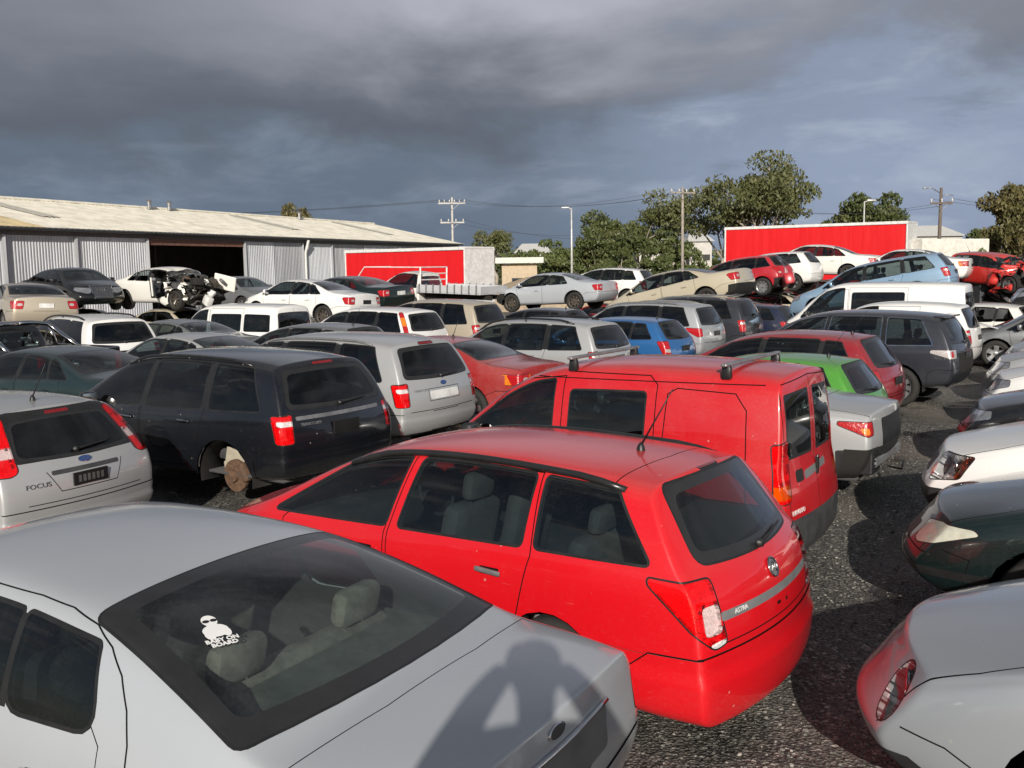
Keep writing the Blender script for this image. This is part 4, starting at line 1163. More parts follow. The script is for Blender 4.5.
# loose stones lying on the yard, nearest the camera
rd = random.Random(12); vs = []; fs = []
for i in range(5200):
    yy = 2.6 + 13*rd.random()**1.6; xx = .48*yy + rd.uniform(-1.9, 2.4) - .9
    s_ = rd.uniform(.006, .017) * (1.7 if rd.random() < .04 else 1)
    a = rd.uniform(0, 6.28); o_ = len(vs); zc = .03*noise.noise(Vector((xx*.13, yy*.13, 0))) - .02 + s_*.25
    for k in range(5):
        an = a + 2*math.pi*k/5; r_ = s_*rd.uniform(.7, 1.2); vs.append((xx+r_*math.cos(an), yy+r_*math.sin(an), zc - s_*.2))
    for k in range(4):
        an = a + .5 + 2*math.pi*k/4; r_ = s_*rd.uniform(.45, .75); vs.append((xx+r_*math.cos(an), yy+r_*math.sin(an), zc + s_*rd.uniform(.25, .6)))
    fs.append((o_+5, o_+6, o_+7, o_+8))
    for k in range(5): fs.append((o_+k, o_+(k+1) % 5, o_+5+((k+1)*4//5) % 4, o_+5+(k*4//5) % 4) if ((k+1)*4//5) % 4 != (k*4//5) % 4 else (o_+k, o_+(k+1) % 5, o_+5+(k*4//5) % 4))
def stone_mat():
    m, t, out = nt('loose_stone'); p = N(t, 'ShaderNodeBsdfPrincipled'); v = N(t, 'ShaderNodeTexWhiteNoise'); co = objcoord(t, 28); fl = N(t, 'ShaderNodeVectorMath', operation='FLOOR'); t.links.new(co, fl.inputs[0]); t.links.new(fl.outputs[0], v.inputs[0])
    c = ramp(t, [(0, (.04, .038, .036)), (.5, (.12, .115, .105)), (.9, (.20, .19, .17)), (1, (.36, .34, .30))], v.outputs[0]); t.links.new(c.outputs[0], p.inputs['Base Color']); p.inputs['Roughness'].default_value = .7; t.links.new(p.outputs[0], out.inputs[0]); return m
tag(mesh_obj('loose_stones', vs, fs, stone_mat(), None, None, False), 'loose stones scattered over the gravel of the alley', 'stones', None, 'stuff')

# ------------------------------------------------------------------ shed
def sheet_mat(name, col, rough=.45, metal=.5, rust=.15, streak=(1, 1, .08), ribs=None):
    if name in MATS: return MATS[name]
    m, t, out = nt(name); p = N(t, 'ShaderNodeBsdfPrincipled'); co = objcoord(t)
    st = objcoord(t, stretch=streak)
    n1 = noise_n(t, st, 2.5, 5, .6); n2 = noise_n(t, co, .35, 5, .6)
    r = ramp(t, [(.3, .72), (.7, 1.12)], n1.outputs[0]); c = mixc(t, col, r.outputs[0], 1, 'MULTIPLY')
    r2 = ramp(t, [(.55, 0), (.78, rust)], n2.outputs[0]); c = mixc(t, c, (.30, .17, .07), r2.outputs[0])
    t.links.new(c, p.inputs['Base Color']); p.inputs['Metallic'].default_value = metal; p.inputs['Roughness'].default_value = rough
    t.links.new(p.outputs[0], out.inputs[0]); MATS[name] = m; return m
SU = Vector((0.375, 0.927, 0)); SNV = Vector((0.927, -0.375, 0))      # along the wall, and outwards (towards the yard)
S0 = Vector((-20.8, 40, 0))
def SP(t, out=0.0, z=0.0): return S0 + SU*t + SNV*out + Vector((0, 0, z))
shed = empty('corrugated_shed', tuple(SP(22))); tag(shed, 'long cream-roofed corrugated iron shed behind the stacked cars', 'shed')
TA, TB = -22.0, 44.3; EZ = 4.5; HW = 8.0; RZ = 6.35
inv = shed.matrix_world.inverted() if False else Matrix.Translation(-SP(22))
def ribbed(mb, t0, t1, z0, z1, mat, out=0.0, pitch=0.15, depth=0.02):
    n = max(2, int((t1-t0)/pitch)); vs = []; fs = []; k = 0
    for i in range(n):
        a = t0 + (t1-t0)*i/n; d = (t1-t0)/n
        for f_, oo in ((0, 0), (.35, 0), (.5, depth), (.85, depth)):
            vs += [tuple(SP(a+d*f_, out+oo, z0)), tuple(SP(a+d*f_, out+oo, z1))]
    vs += [tuple(SP(t1, out, z0)), tuple(SP(t1, out, z1))]
    m = len(vs)//2
    for i in range(m-1): fs.append((2*i, 2*i+2, 2*i+3, 2*i+1))
    mb.add(vs, fs, mat)
galv = sheet_mat('galvanised_wall', (.56, .58, .61), .5, .10, .10)
galv2 = sheet_mat('galvanised_panel', (.64, .665, .70), .45, .10, .05)
galv3 = sheet_mat('galvanised_dull', (.45, .465, .49), .55, .1, .12)
def shed_obj(mb, name): 
    mb.v = [tuple(Vector(v) - SP(22)) for v in mb.v]; return mb.build(name, shed)
D0, D1 = 8.66, 16.08
for (a, b, mt, oo) in ((TA, 0.45, galv, 0), (.47, 4.2, galv, .0), (4.25, D0, galv2, .06), (D1, 18.9, galv2, .06), (18.95, 21.7, galv3, .04), (22.2, 25.0, galv2, .05), (25.05, 29.0, galv3, .02), (29.05, 34.0, galv, .05), (34.05, TB, galv3, 0)):
    q = MB(); ribbed(q, a, b, 0, EZ-.28, mt, oo); shed_obj(q, 'wall_sheet')
q = MB(); ribbed(q, TA, TB, EZ-.27, EZ-.02, simple('eave_beam', (.16, .165, .17), .6), .02, 2.0, 0.0); shed_obj(q, 'eave_beam')
q = MB()
q.tube([SP(TA, .38, EZ-.02), SP(TB, .38, EZ-.02)], .075, simple('dark_gutter', (.05, .055, .06), .5), 8); shed_obj(q, 'gutter')
q = MB()   # door head and posts
q.add([tuple(SP(D0, .08, 3.92)), tuple(SP(D1, .08, 3.92)), tuple(SP(D1, .08, 4.22)), tuple(SP(D0, .08, 4.22)), tuple(SP(D0, -.1, 3.92)), tuple(SP(D1, -.1, 3.92)), tuple(SP(D1, -.1, 4.22)), tuple(SP(D0, -.1, 4.22))],
      [(0, 1, 2, 3), (4, 7, 6, 5), (0, 4, 5, 1), (3, 2, 6, 7)], simple('rusty_lintel', (.22, .11, .08), .7, var=.5)); shed_obj(q, 'door_head')
for a in (.45, 4.2, D0-.05, D1+.05, 21.75, 25.0, 34.0):
    q = MB(); q.tube([SP(a, .10, 0), SP(a, .10, EZ-.28)], .09, galv3, 4); shed_obj(q, 'post')
q = MB(); q.tube([SP(21.95, .42, EZ-.1), SP(21.95, .30, EZ-.5), SP(21.95, .16, EZ-.9), SP(21.95, .16, 0)], .085, M('white_metal'), 8); shed_obj(q, 'downpipe')
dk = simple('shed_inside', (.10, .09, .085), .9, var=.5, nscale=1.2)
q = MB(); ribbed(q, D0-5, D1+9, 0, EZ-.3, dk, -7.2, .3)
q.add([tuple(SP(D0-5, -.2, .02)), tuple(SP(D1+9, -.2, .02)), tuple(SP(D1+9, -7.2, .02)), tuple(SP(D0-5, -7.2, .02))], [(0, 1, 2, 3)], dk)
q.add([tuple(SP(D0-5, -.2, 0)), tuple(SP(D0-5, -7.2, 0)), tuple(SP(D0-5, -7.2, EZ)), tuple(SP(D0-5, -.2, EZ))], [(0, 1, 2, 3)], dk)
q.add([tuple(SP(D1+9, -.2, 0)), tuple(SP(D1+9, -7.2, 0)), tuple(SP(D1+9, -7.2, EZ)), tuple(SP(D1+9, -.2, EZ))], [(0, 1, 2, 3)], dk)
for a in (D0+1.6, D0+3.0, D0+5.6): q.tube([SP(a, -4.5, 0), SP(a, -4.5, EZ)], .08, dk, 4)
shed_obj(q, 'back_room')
cream = sheet_mat('cream_roof', (.80, .76, .65), .5, .0, .02, (.5, .5, .5))
cream2 = sheet_mat('rusty_roof', (.62, .50, .30), .6, .0, .5, (.5, .5, .5))
skyl = sheet_mat('skylight_sheet', (.48, .46, .41), .5, .0, .05)
def roof_piece(t0, t1, f0, f1, mat, lift=0.0, near=True, name='roof_sheet', pitch=.3):
    q = MB(); n = max(1, int((t1-t0)/pitch)); vs = []; fs = []
    for i in range(n*2+1):
        t = t0 + (t1-t0)*i/(2*n); zz = (.035 if i % 2 else 0) + lift
        for f_ in (f0, f1):
            o_ = .45 + (-HW-.45)*f_ if near else -2*HW-.45 + (HW+.45)*f_
            vs.append(tuple(SP(t, o_, EZ + (RZ-EZ)*f_ + zz)))
    for i in range(2*n): fs.append((2*i, 2*i+2, 2*i+3, 2*i+1))
    q.add(vs, fs, mat); return shed_obj(q, name)
roof_piece(TA-.3, 2.6, 0, 1, cream2); roof_piece(2.6, TB+.3, 0, 1, cream); roof_piece(TA-.3, TB+.3, 0, 1, cream, 0, False)
for t0, t1 in ((5.0, 6.0), (24.5, 25.6), (37, 38)): roof_piece(t0, t1, .35, .93, skyl, .05, True, 'skylight')
for tt in (TA, TB):
    q = MB(); q.add([tuple(SP(tt, 0, 0)), tuple(SP(tt, 0, EZ)), tuple(SP(tt, -HW, RZ-.03)), tuple(SP(tt, -2*HW, EZ)), tuple(SP(tt, -2*HW, 0))], [(0, 1, 2, 3, 4)], galv); shed_obj(q, 'gable_wall')
q = MB(); q.tube([SP(TA-.3, -HW, RZ+.05), SP(TB+.3, -HW, RZ+.05)], .11, cream, 6); shed_obj(q, 'ridge_cap')
for t in (17.5, 19.2, 33.0):
    q = MB(); q.lathe([(.12, 0), (.12, .45), (.2, .5), (.001, .62)], M('grey_metal'), 10, Matrix.Translation(SP(t, -HW+.4, RZ-.05)), 'z'); shed_obj(q, 'roof_vent')

# ------------------------------------------------------------------ curtain-sided trailers
def curtain_mat():
    m, t, out = nt('red_curtain'); p = N(t, 'ShaderNodeBsdfPrincipled'); co = objcoord(t)
    n = noise_n(t, objcoord(t, stretch=(2, 2, .2)), 1.6, 4, .6); c = ramp(t, [(.3, (.60, .008, .012)), (.75, (.68, .012, .016))], n.outputs[0])
    t.links.new(c.outputs[0], p.inputs['Base Color']); p.inputs['Roughness'].default_value = .42
    wv = N(t, 'ShaderNodeTexNoise'); wv.inputs['Scale'].default_value = 3; t.links.new(objcoord(t, stretch=(1, 1, .12)), wv.inputs['Vector'])
    t.links.new(bump(t, wv.outputs[0], .5, .06), p.inputs['Normal']); t.links.new(p.outputs[0], out.inputs[0]); return m
CURT = curtain_mat()
def trailer(a, b, ztop, zdeck, label, white_len, wd=2.5):
    a = Vector(a).to_3d(); b = Vector(b).to_3d(); L = (b-a).length; u = (b-a).normalized(); nrm = Vector((u.y, -u.x, 0))   # outwards to the viewer
    ang = math.degrees(math.atan2(u.y, u.x)); c = (a+b)/2 - nrm*wd/2
    r = empty('curtain_trailer', tuple(c), (0, 0, R(ang))); tag(r, label, 'trailer', None)
    hl, hw = L/2, wd/2; wl = white_len; x1 = hl - wl
    q = MB(); n = int((L-wl)/.45); vs = []; fs = []       # rippled curtain on the near side
    for sd in (-1, 1):
        o_ = len(vs)
        for i in range(n+1):
            x = -hl+.08 + (x1-.16+hl)*i/n; oo = .02*math.sin(i*2.1) + .012*math.sin(i*.7)
            for zz in (zdeck-.05, (zdeck+ztop)/2, ztop-.10): vs.append((x, sd*(hw-.03+oo*(.5 if zz > zdeck+.5 else 1)), zz))
        for i in range(n):
            for k in range(2): fs.append((o_+3*i+k, o_+3*(i+1)+k, o_+3*(i+1)+k+1, o_+3*i+k+1))
    q.add(vs, fs, CURT); q.build('curtain', r, True)
    wm = M('white_metal'); q = MB()
    q.box((0, 0, ztop-.03), (L, wd+.02, .10), wm, None, .02); q.box((0, -hw, ztop-.09), (L, .05, .06), wm); q.box((0, hw, ztop-.09), (L, .05, .06), wm); q.build('roof', r)
    for x in (-hl+.05, hl-.05):
        q = MB(); q.box((x, 0, (zdeck+ztop)/2-.05), (.08, wd+.03, ztop-zdeck-.06), wm, None, .02)
        if x > 0 and wd > 1.95 and False: q.box((x+.05, 0, (zdeck+ztop)/2), (.04, .03, ztop-zdeck-.3), M('grey_metal')); [q.tube([(x+.07, y, zdeck+.1), (x+.07, y, ztop-.2)], .02, M('grey_metal'), 6) for y in (-.7, -.3, .3, .7)]
        q.build('end_wall', r)
    if wl > .2:
        q = MB(); q.box((hl-wl/2, 0, (zdeck+ztop)/2-.02), (wl, wd+.05, ztop-zdeck), simple('white_panel', (.78, .78, .77), .4), None, .03); q.build('white_box', r)
    q = MB(); q.box((0, 0, zdeck-.15), (L, wd-.05, .22), M('dplastic')); q.box((0, .5, zdeck-.4), (L*.9, .12, .4), M('under')); q.box((0, -.5, zdeck-.4), (L*.9, .12, .4), M('under')); q.build('chassis', r)
    tm, rm = wheel_meshes('steel', .5, .30)
    for x in (-hl+2.2, -hl+3.5, -hl+4.8, hl-2.6):
        for sd in (1, -1):
            w_ = link_mesh('wheel', tm, r, (x, sd*(hw-.22), .5), (0, 0, 0 if sd > 0 else math.pi)); link_mesh('rim', rm, w_)
    return r
trailer((-8.1, 48.5), (-1.98, 43.5), 3.52, 1.05, 'red curtain-sided trailer with a white end wall parked beside the shed', 0.0, 2.0)
trailer((11.5, 53.4), (19.2, 48.0), 4.55, 1.3, 'long red curtain-sided trailer standing behind the stacked cars on the right', 0.0, 1.9)

# ------------------------------------------------------------------ trees
def leaf_mat(name, c0, c1, c2):
    m, t, out = nt('leaf_'+name); p = N(t, 'ShaderNodeBsdfPrincipled'); co = objcoord(t)
    n = noise_n(t, co, .55, 4, .7); n2 = noise_n(t, co, 6, 2, .5)
    r = ramp(t, [(.28, c0), (.5, c1), (.75, c2)], n.outputs[0]); r2 = ramp(t, [(.3, .7), (.7, 1.25)], n2.outputs[0])
    c = mixc(t, r.outputs[0], r2.outputs[0], 1, 'MULTIPLY')
    t.links.new(c, p.inputs['Base Color']); p.inputs['Roughness'].default_value = .55
    tr = N(t, 'ShaderNodeBsdfTranslucent'); t.links.new(c, tr.inputs[0]); mx = N(t, 'ShaderNodeMixShader'); mx.inputs[0].default_value = .28
    t.links.new(p.outputs[0], mx.inputs[1]); t.links.new(tr.outputs[0], mx.inputs[2]); t.links.new(mx.outputs[0], out.inputs[0]); return m
LEAF = {'gum': leaf_mat('gum', (.085, .105, .040), (.135, .145, .056), (.20, .18, .085)),
        'dark': leaf_mat('dark', (.060, .085, .028), (.105, .128, .042), (.155, .155, .062)),
        'warm': leaf_mat('warm', (.085, .095, .036), (.150, .138, .054), (.22, .165, .078)),
        'green': leaf_mat('green', (.075, .105, .030), (.125, .155, .050), (.17, .18, .066))}
BARK = simple('gum_bark', (.36, .31, .26), .85, var=.5, nscale=3)
def gum_tree(name, label, x, y, h, w, leaf, seed, clumps=16, dens=300, low=.30, ls=.34, trunk=.22, group=None, z0=-.1, lean=0):
    rd = random.Random(seed); r = empty(name, (x, y, z0)); tag(r, label, 'tree', group)
    t = MB(); ends = []
    base = [Vector((0, 0, 0)), Vector((rd.uniform(-.2, .2), rd.uniform(-.2, .2), h*low*.6)), Vector((rd.uniform(-.4, .4)+lean*.4, rd.uniform(-.4, .4), h*low))]
    t.tube(base, [trunk*1.25, trunk, trunk*.85], BARK, 9)
    nl = max(3, clumps//3)
    for k in range(nl):
        a = 2*math.pi*(k+rd.random()*.6)/nl; rr = w*.5*rd.uniform(.35, .8); zt_ = h*rd.uniform(low+.22, .93)
        e = Vector((math.cos(a)*rr + lean, math.sin(a)*rr, zt_)); m_ = base[2].lerp(e, .5) + Vector((rd.uniform(-.4, .4), rd.uniform(-.4, .4), h*.06))
        t.tube([base[2]-Vector((0, 0, .2)), m_, e], [trunk*.5, trunk*.34, trunk*.12], BARK, 7); ends.append(e)
        for j in range(2):
            e2 = m_ + Vector((rd.uniform(-1, 1)*w*.24, rd.uniform(-1, 1)*w*.24, h*rd.uniform(.05, .22)))
            t.tube([m_, m_.lerp(e2, .5)+Vector((0, 0, .15)), e2], [trunk*.26, trunk*.17, trunk*.07], BARK, 6); ends.append(e2)
    t.build('trunk', r, True)
    vs = []; fs = []
    cl = []
    for k in range(clumps):
        c = ends[k] if k < len(ends) else rd.choice(ends) + Vector((rd.uniform(-.22, .22)*w, rd.uniform(-.22, .22)*w, rd.uniform(-.12, .10)*h))
        cl.append((c, w*rd.uniform(.13, .24), h*rd.uniform(.06, .125)))
    for c, rx, rz in cl:
        nn = int(1.5*dens*rd.uniform(.6, 1.3)*(rx/(w*.15))**1.5)
        for i in range(nn):
            d = Vector((rd.gauss(0, 1), rd.gauss(0, 1), rd.gauss(0, 1))).normalized() * (rd.random()**.42)
            p = c + Vector((d.x*rx, d.y*rx, d.z*rz - .18*rx*(d.x*d.x+d.y*d.y)))
            if noise.noise(p*(.9/max(.4, rx*.45))) < -.16: continue
            s = ls*.78*rd.uniform(.45, 1.35)
            u = Vector((rd.gauss(0, 1), rd.gauss(0, 1), rd.gauss(0, .7))).normalized(); v_ = Vector((rd.gauss(0, 1), rd.gauss(0, 1), -1.2)).normalized()
            o_ = len(vs); a_ = u*s*.36; b_ = v_*s*.62
            vs += [tuple(p-a_*.4-b_), tuple(p+a_*.5-b_*.7), tuple(p+a_+b_*.2), tuple(p+a_*.1+b_), tuple(p-a_+b_*.1)]; fs.append((o_, o_+1, o_+2, o_+3, o_+4))
    mesh_obj('crown', vs, fs, LEAF[leaf], None, r, True)
    return r
def wx(px, d): return (px-512)/985*d
def zy(py, d): return CAMH + (267-py)*d/985
gum_tree('gum_tree', 'tallest gum tree with a broad open crown, above the left end of the right-hand trailer', wx(759, 95), 95, zy(158, 95), 10.6, 'gum', 3, 30, 270, .26, .40, .34)
gum_tree('gum_tree', 'gum tree with thin pale limbs just left of the tallest gum', wx(722, 99), 99, zy(184, 99), 8.5, 'gum', 5, 17, 170, .3, .36, .24)
gum_tree('gum_tree', 'sparse gum tree with see-through crown behind the wooden power pole', wx(676, 104), 104, zy(190, 104), 9.5, 'gum', 8, 20, 190, .3, .38, .26)
gum_tree('gum_tree', 'dense olive gum tree midway between street light and power pole', wx(636, 104), 104, zy(207, 104), 9.0, 'dark', 11, 26, 270, .18, .40, .24)
gum_tree('gum_tree', 'round dark gum tree immediately right of the street light', wx(598, 100), 100, zy(210, 100), 7.2, 'dark', 14, 24, 270, .14, .40, .24)
gum_tree('shrub', 'bushy green tree at the foot of the street light, on its left', wx(553, 92), 92, zy(238, 92), 5.6, 'green', 17, 18, 230, .1, .34, .16)
gum_tree('shrub', 'low green tree beside the small white flat-roofed building', wx(530, 104), 104, zy(240, 104), 4.0, 'green', 19, 14, 220, .12, .34, .16)
gum_tree('gum_tree', 'small airy gum tree standing right of the twin-crossarm pole', wx(497, 116), 116, zy(223, 116), 5.4, 'gum', 22, 15, 150, .34, .36, .22)
gum_tree('gum_tree', 'wide flat-topped gum tree showing above the middle of the right-hand trailer', wx(862, 92), 92, zy(190, 92), 8.2, 'dark', 25, 26, 300, .3, .38, .28)
gum_tree('gum_tree', 'big bronze-green tree at the far right edge of the yard', wx(1012, 58), 58, zy(190, 58), 4.6, 'warm', 28, 30, 420, .16, .26, .22)
gum_tree('gum_tree', 'small rusty-crowned tree peeping over the shed ridge', wx(304, 112), 112, zy(203, 112), 4.6, 'warm', 31, 12, 260, .4, .36, .2)
gum_tree('shrub', 'dark bush left of the bronze-green tree, behind the red wreck', wx(967, 66), 66, zy(233, 66), 4.2, 'dark', 34, 16, 300, .1, .28, .14)
gum_tree('shrub', 'low dark bush under the left power pole limbs, left of the right-hand trailer', wx(690, 90), 90, zy(238, 90), 5.2, 'green', 36, 18, 240, .1, .32, .14)
gum_tree('shrub', 'low olive bush in the gap behind the white hatch', wx(655, 86), 86, zy(247, 86), 4.6, 'dark', 37, 15, 240, .1, .32, .14)
gum_tree('shrub', 'rounded olive bush behind the silver coupe roof', wx(612, 84), 84, zy(247, 84), 4.2, 'dark', 38, 15, 240, .1, .32, .14)
gum_tree('shrub', 'small bush beyond the far red wreck near the fence line', wx(1000, 48), 48, zy(250, 48), 3.2, 'dark', 39, 12, 260, .1, .24, .12)
# distant wood line behind everything
rd = random.Random(5); vs = []; fs = []
for i in range(9000):
    xx = rd.uniform(-60, 170); yy = 175 + rd.uniform(-6, 6); hh = 4.6 + 2.2*noise.noise(Vector((xx*.08, 1.3, 0))) + 1.2*noise.noise(Vector((xx*.35, 4, 0)))
    z = hh*rd.random()**.7; s = rd.uniform(.3, .8); u = Vector((rd.gauss(0, 1), rd.gauss(0, 1), rd.gauss(0, .6))).normalized()*s; v_ = Vector((rd.gauss(0, 1), rd.gauss(0, 1), 1)).normalized()*s; p = Vector((xx, yy, z))
    o_ = len(vs); vs += [tuple(p-u), tuple(p-v_*.7), tuple(p+u), tuple(p+v_)]; fs.append((o_, o_+1, o_+2, o_+3))
tag(mesh_obj('distant_trees', vs, fs, LEAF['dark']), 'far line of low scrub along the horizon', 'trees', None, 'stuff')

# ------------------------------------------------------------------ poles and wires
WOOD = simple('grey_pole_wood', (.33, .29, .25), .9, var=.35, nscale=5)
def pole(px, py, d, label, arms, lean=0.0, mat=None, rad=.13):
    z = zy(py, d); r = empty('power_pole', (wx(px, d), d, -.1)); tag(r, label, 'pole')
    q = MB(); q.tube([(0, 0, 0), (lean*z*.5, 0, z*.5), (lean*z, 0, z)], [rad*1.2, rad, rad*.75], mat or WOOD, 10); q.build('post', r, True)
    pts = []
    for dz, wdt, rot, nin in arms:
        q = MB(); a = R(rot); u = Vector((math.cos(a), math.sin(a), 0)); c = Vector((lean*z, -.16, z-dz))
        q.box(c, (wdt, .10, .13), mat or WOOD, (0, 0, a)); 
        q.tube([c+u*wdt*.3, c-Vector((0, -.05, .6))], .02, M('grey_metal'), 5); q.tube([c-u*wdt*.3, c-Vector((0, -.05, .6))], .02, M('grey_metal'), 5)
        arm = q.build('crossarm', r)
        for k in range(nin):
            p = c + u*wdt*(-.46 + .92*k/(nin-1)) + Vector((0, 0, .06))
            i_ = MB(); i_.lathe([(.03, 0), (.07, .06), (.05, .12), (.075, .17), (.04, .26), (.001, .28)], simple('porcelain', (.55, .54, .52), .3), 8, Matrix.Translation(p), 'z'); i_.build('insulator', arm, True)
            pts.append(Vector((wx(px, d), d, -.1)) + p + Vector((0, 0, .25)))
    return r, pts
pA, ptA = pole(455, 197, 92, 'power pole with two crossarms full of insulators beyond the shed end', [(.55, 2.5, 4, 6), (2.3, 2.2, 4, 4)], .004, simple('pale_pole', (.50, .48, .45), .8), .11)
pB, ptB = pole(683, 190, 86, 'tall wooden power pole in front of the gum trees', [(.5, 2.6, 28, 4)], -.004)
pC, ptC = pole(937, 194, 72, 'dark wooden power pole with lamp arm right of the trailer', [(1.1, 1.5, -15, 3)], .003, simple('dark_pole', (.14, .11, .09), .9))
q = MB(); z = zy(194, 72); q.tube([(0, 0, z-.4), (-.7, 0, z+.02), (-1.0, 0, z)], .035, M('grey_metal'), 6); q.box((-1.1, 0, z-.02), (.4, .16, .10), M('grey_metal'), None, .03); q.tube([(0, 0, z-.6), (.6, 0, z-.5), (.9, 0, z-.55)], .03, M('grey_metal'), 6); q.build('lamp_arm', pC, True)
def street_light(px, py, d, label, side=-1, rad=.075):
    z = zy(py, d); r = empty('street_light', (wx(px, d), d, -.1)); tag(r, label, 'street light'); wm = simple('galvanised_pole', (.62, .62, .60), .45, metal=.3)
    q = MB(); q.tube([(0, 0, 0), (0, 0, z*.6), (0, 0, z)], [rad*1.3, rad, rad*.7], wm, 10); q.build('post', r, True)
    q = MB(); q.tube([(0, 0, z-.05), (side*.35, 0, z+.05)], .035, wm, 6); q.box((side*.45, 0, z+.05), (.6, .22, .11), wm, None, .04); q.build('lamp_head', r, False, autosmooth=40); return r
street_light(573, 209, 74, 'tall pale street light pole left of the gum trees'); street_light(862, 206, 66, 'white lamp post rising behind the red trailer', 1, .06)
def wire(a, b, sag, label, r=.012):
    a, b = Vector(a), Vector(b); q = MB(); q.tube([a.lerp(b, t/24) - Vector((0, 0, sag*4*(t/24)*(1-t/24))) for t in range(25)], r, simple('cable', (.04, .04, .045), .6), 5)
    o = q.build('overhead_wire', None, True); tag(o, label, 'cable', 'overhead power lines'); return o
LW = 'thin dark power line strung between the poles across the sky'
far_l = Vector((-75, 118, 10.6))
for k in (0, 2, 5): wire(ptA[k], far_l + Vector((k*.4, 0, 0)), 1.2, LW, .012)
for k in (0, 3, 5): wire(ptA[k], ptB[min(3, k)], 1.0, LW)
for k in (6, 9): wire(ptA[k], ptB[2] - Vector((0, 0, 1.6 + .2*k)), 1.3, LW)
for k in (0, 2): wire(ptB[k], ptC[k] - Vector((0, 0, .4)), 1.3, LW)
for k in (0, 2): wire(ptC[k], Vector((60, 88+k, 6.6)), .6, LW)

# ------------------------------------------------------------------ buildings beyond the yard
WHITEW = simple('white_render', (.50, .48, .45), .7, var=.2, nscale=1.5)
def flat_building(px0, px1, pyt, d, dep, label, roofh, wallm, roofm, over=.5):
    x0, x1 = wx(px0, d), wx(px1, d); zt_ = zy(pyt, d); c = ((x0+x1)/2, d+dep/2, -.1); r = empty('building', c); tag(r, label, 'building')
    L = x1-x0; q = MB(); q.box((0, 0, (zt_-roofh)/2), (L-over*2, dep-over, zt_-roofh), wallm); q.build('wall', r)
    q = MB(); q.box((0, 0, zt_-roofh/2+.05), (L, dep+over, roofh), roofm, None, .03); q.build('roof', r)
    nwin = max(1, int(L/2.5))
    for k in range(nwin):
        q = MB(); xx = -L/2+over+.7+(L-2*over-1.4)*(k+.5)/nwin; q.box((xx, -(dep-over)/2-.02, zt_*.42), (1.2, .06, .9), M('seal')); f = q.build('window', r)
        q = MB(); q.box((xx, -(dep-over)/2-.055, zt_*.42), (1.05, .02, .76), simple('pane', (.03, .04, .05), .08)); q.build('pane', f)
    return r
flat_building(497, 545, 257, 76, 5, 'small flat-roofed cream building with a deep white fascia', .45, simple('cream_brick', (.50, .40, .28), .85), simple('pale_fascia', (.62, .62, .56), .6))
def house(px0, px1, pyr, d, label, wallm, roofm, rise=1.6):
    x0, x1 = wx(px0, d), wx(px1, d); L = x1-x0; zr = zy(pyr, d); ze = zr-rise; dep = 7; r = empty('house', ((x0+x1)/2, d+dep/2, -.1)); tag(r, label, 'house')
    q = MB(); q.box((0, 0, ze/2), (L, dep, ze), wallm); q.build('wall', r)
    q = MB(); hx = L/2+.4; hy = dep/2+.4
    q.add([(-hx, -hy, ze-.1), (hx, -hy, ze-.1), (hx, hy, ze-.1), (-hx, hy, ze-.1), (-hx*.55, 0, zr), (hx*.55, 0, zr)], [(0, 1, 5, 4), (1, 2, 5), (2, 3, 4, 5), (3, 0, 4), (3, 2, 1, 0)], roofm); q.build('roof', r)
    for xx in (-L*.25, L*.25):
        q = MB(); q.box((xx, -dep/2-.02, ze*.6), (1.3, .08, 1.1), WHITEW); f = q.build('window', r); q = MB(); q.box((xx, -dep/2-.07, ze*.6), (1.1, .02, .9), simple('pane', (.03, .04, .05), .08)); q.build('pane', f)
    return r
RF = simple('terracotta_roof', (.30, .14, .09), .8); GF = simple('pale_roof', (.60, .60, .58), .6)
house(518, 552, 243, 140, 'white house with pale roof behind the low green trees', WHITEW, GF, 1.3)
house(640, 672, 236, 150, 'pale house glimpsed between the gum trunks left of the power pole', WHITEW, GF, 1.4)
house(690, 712, 234, 150, 'pale house seen just left of the right-hand trailer', WHITEW, GF, 1.4)
house(915, 960, 230, 110, 'white gabled house beyond the box truck on the right', WHITEW, GF, 1.2)
# dirt heap behind the tray truck
vs = []; fs = []; n = 26
for j in range(n+1):
    for i in range(n+1):
        u, v = i/n*2-1, j/n*2-1; rr = max(0, 1-u*u)*max(0, 1-v*v)
        vs.append((u*7.5, v*4, rr*(1.9+.5*noise.noise(Vector((u*3, v*3, 2)))+.25*noise.noise(Vector((u*9, v*9, 5)))) - .05))
for j in range(n):
    for i in range(n): a = j*(n+1)+i; fs.append((a, a+1, a+n+2, a+n+1))
o = mesh_obj('dirt_mound', vs, fs, simple('sandy_dirt', (.42, .33, .23), .95, var=.4, nscale=1.5, bmp=.6, bscale=8), None, None, True); o.location = (2.2, 62, -.08); o['kind'] = 'structure'
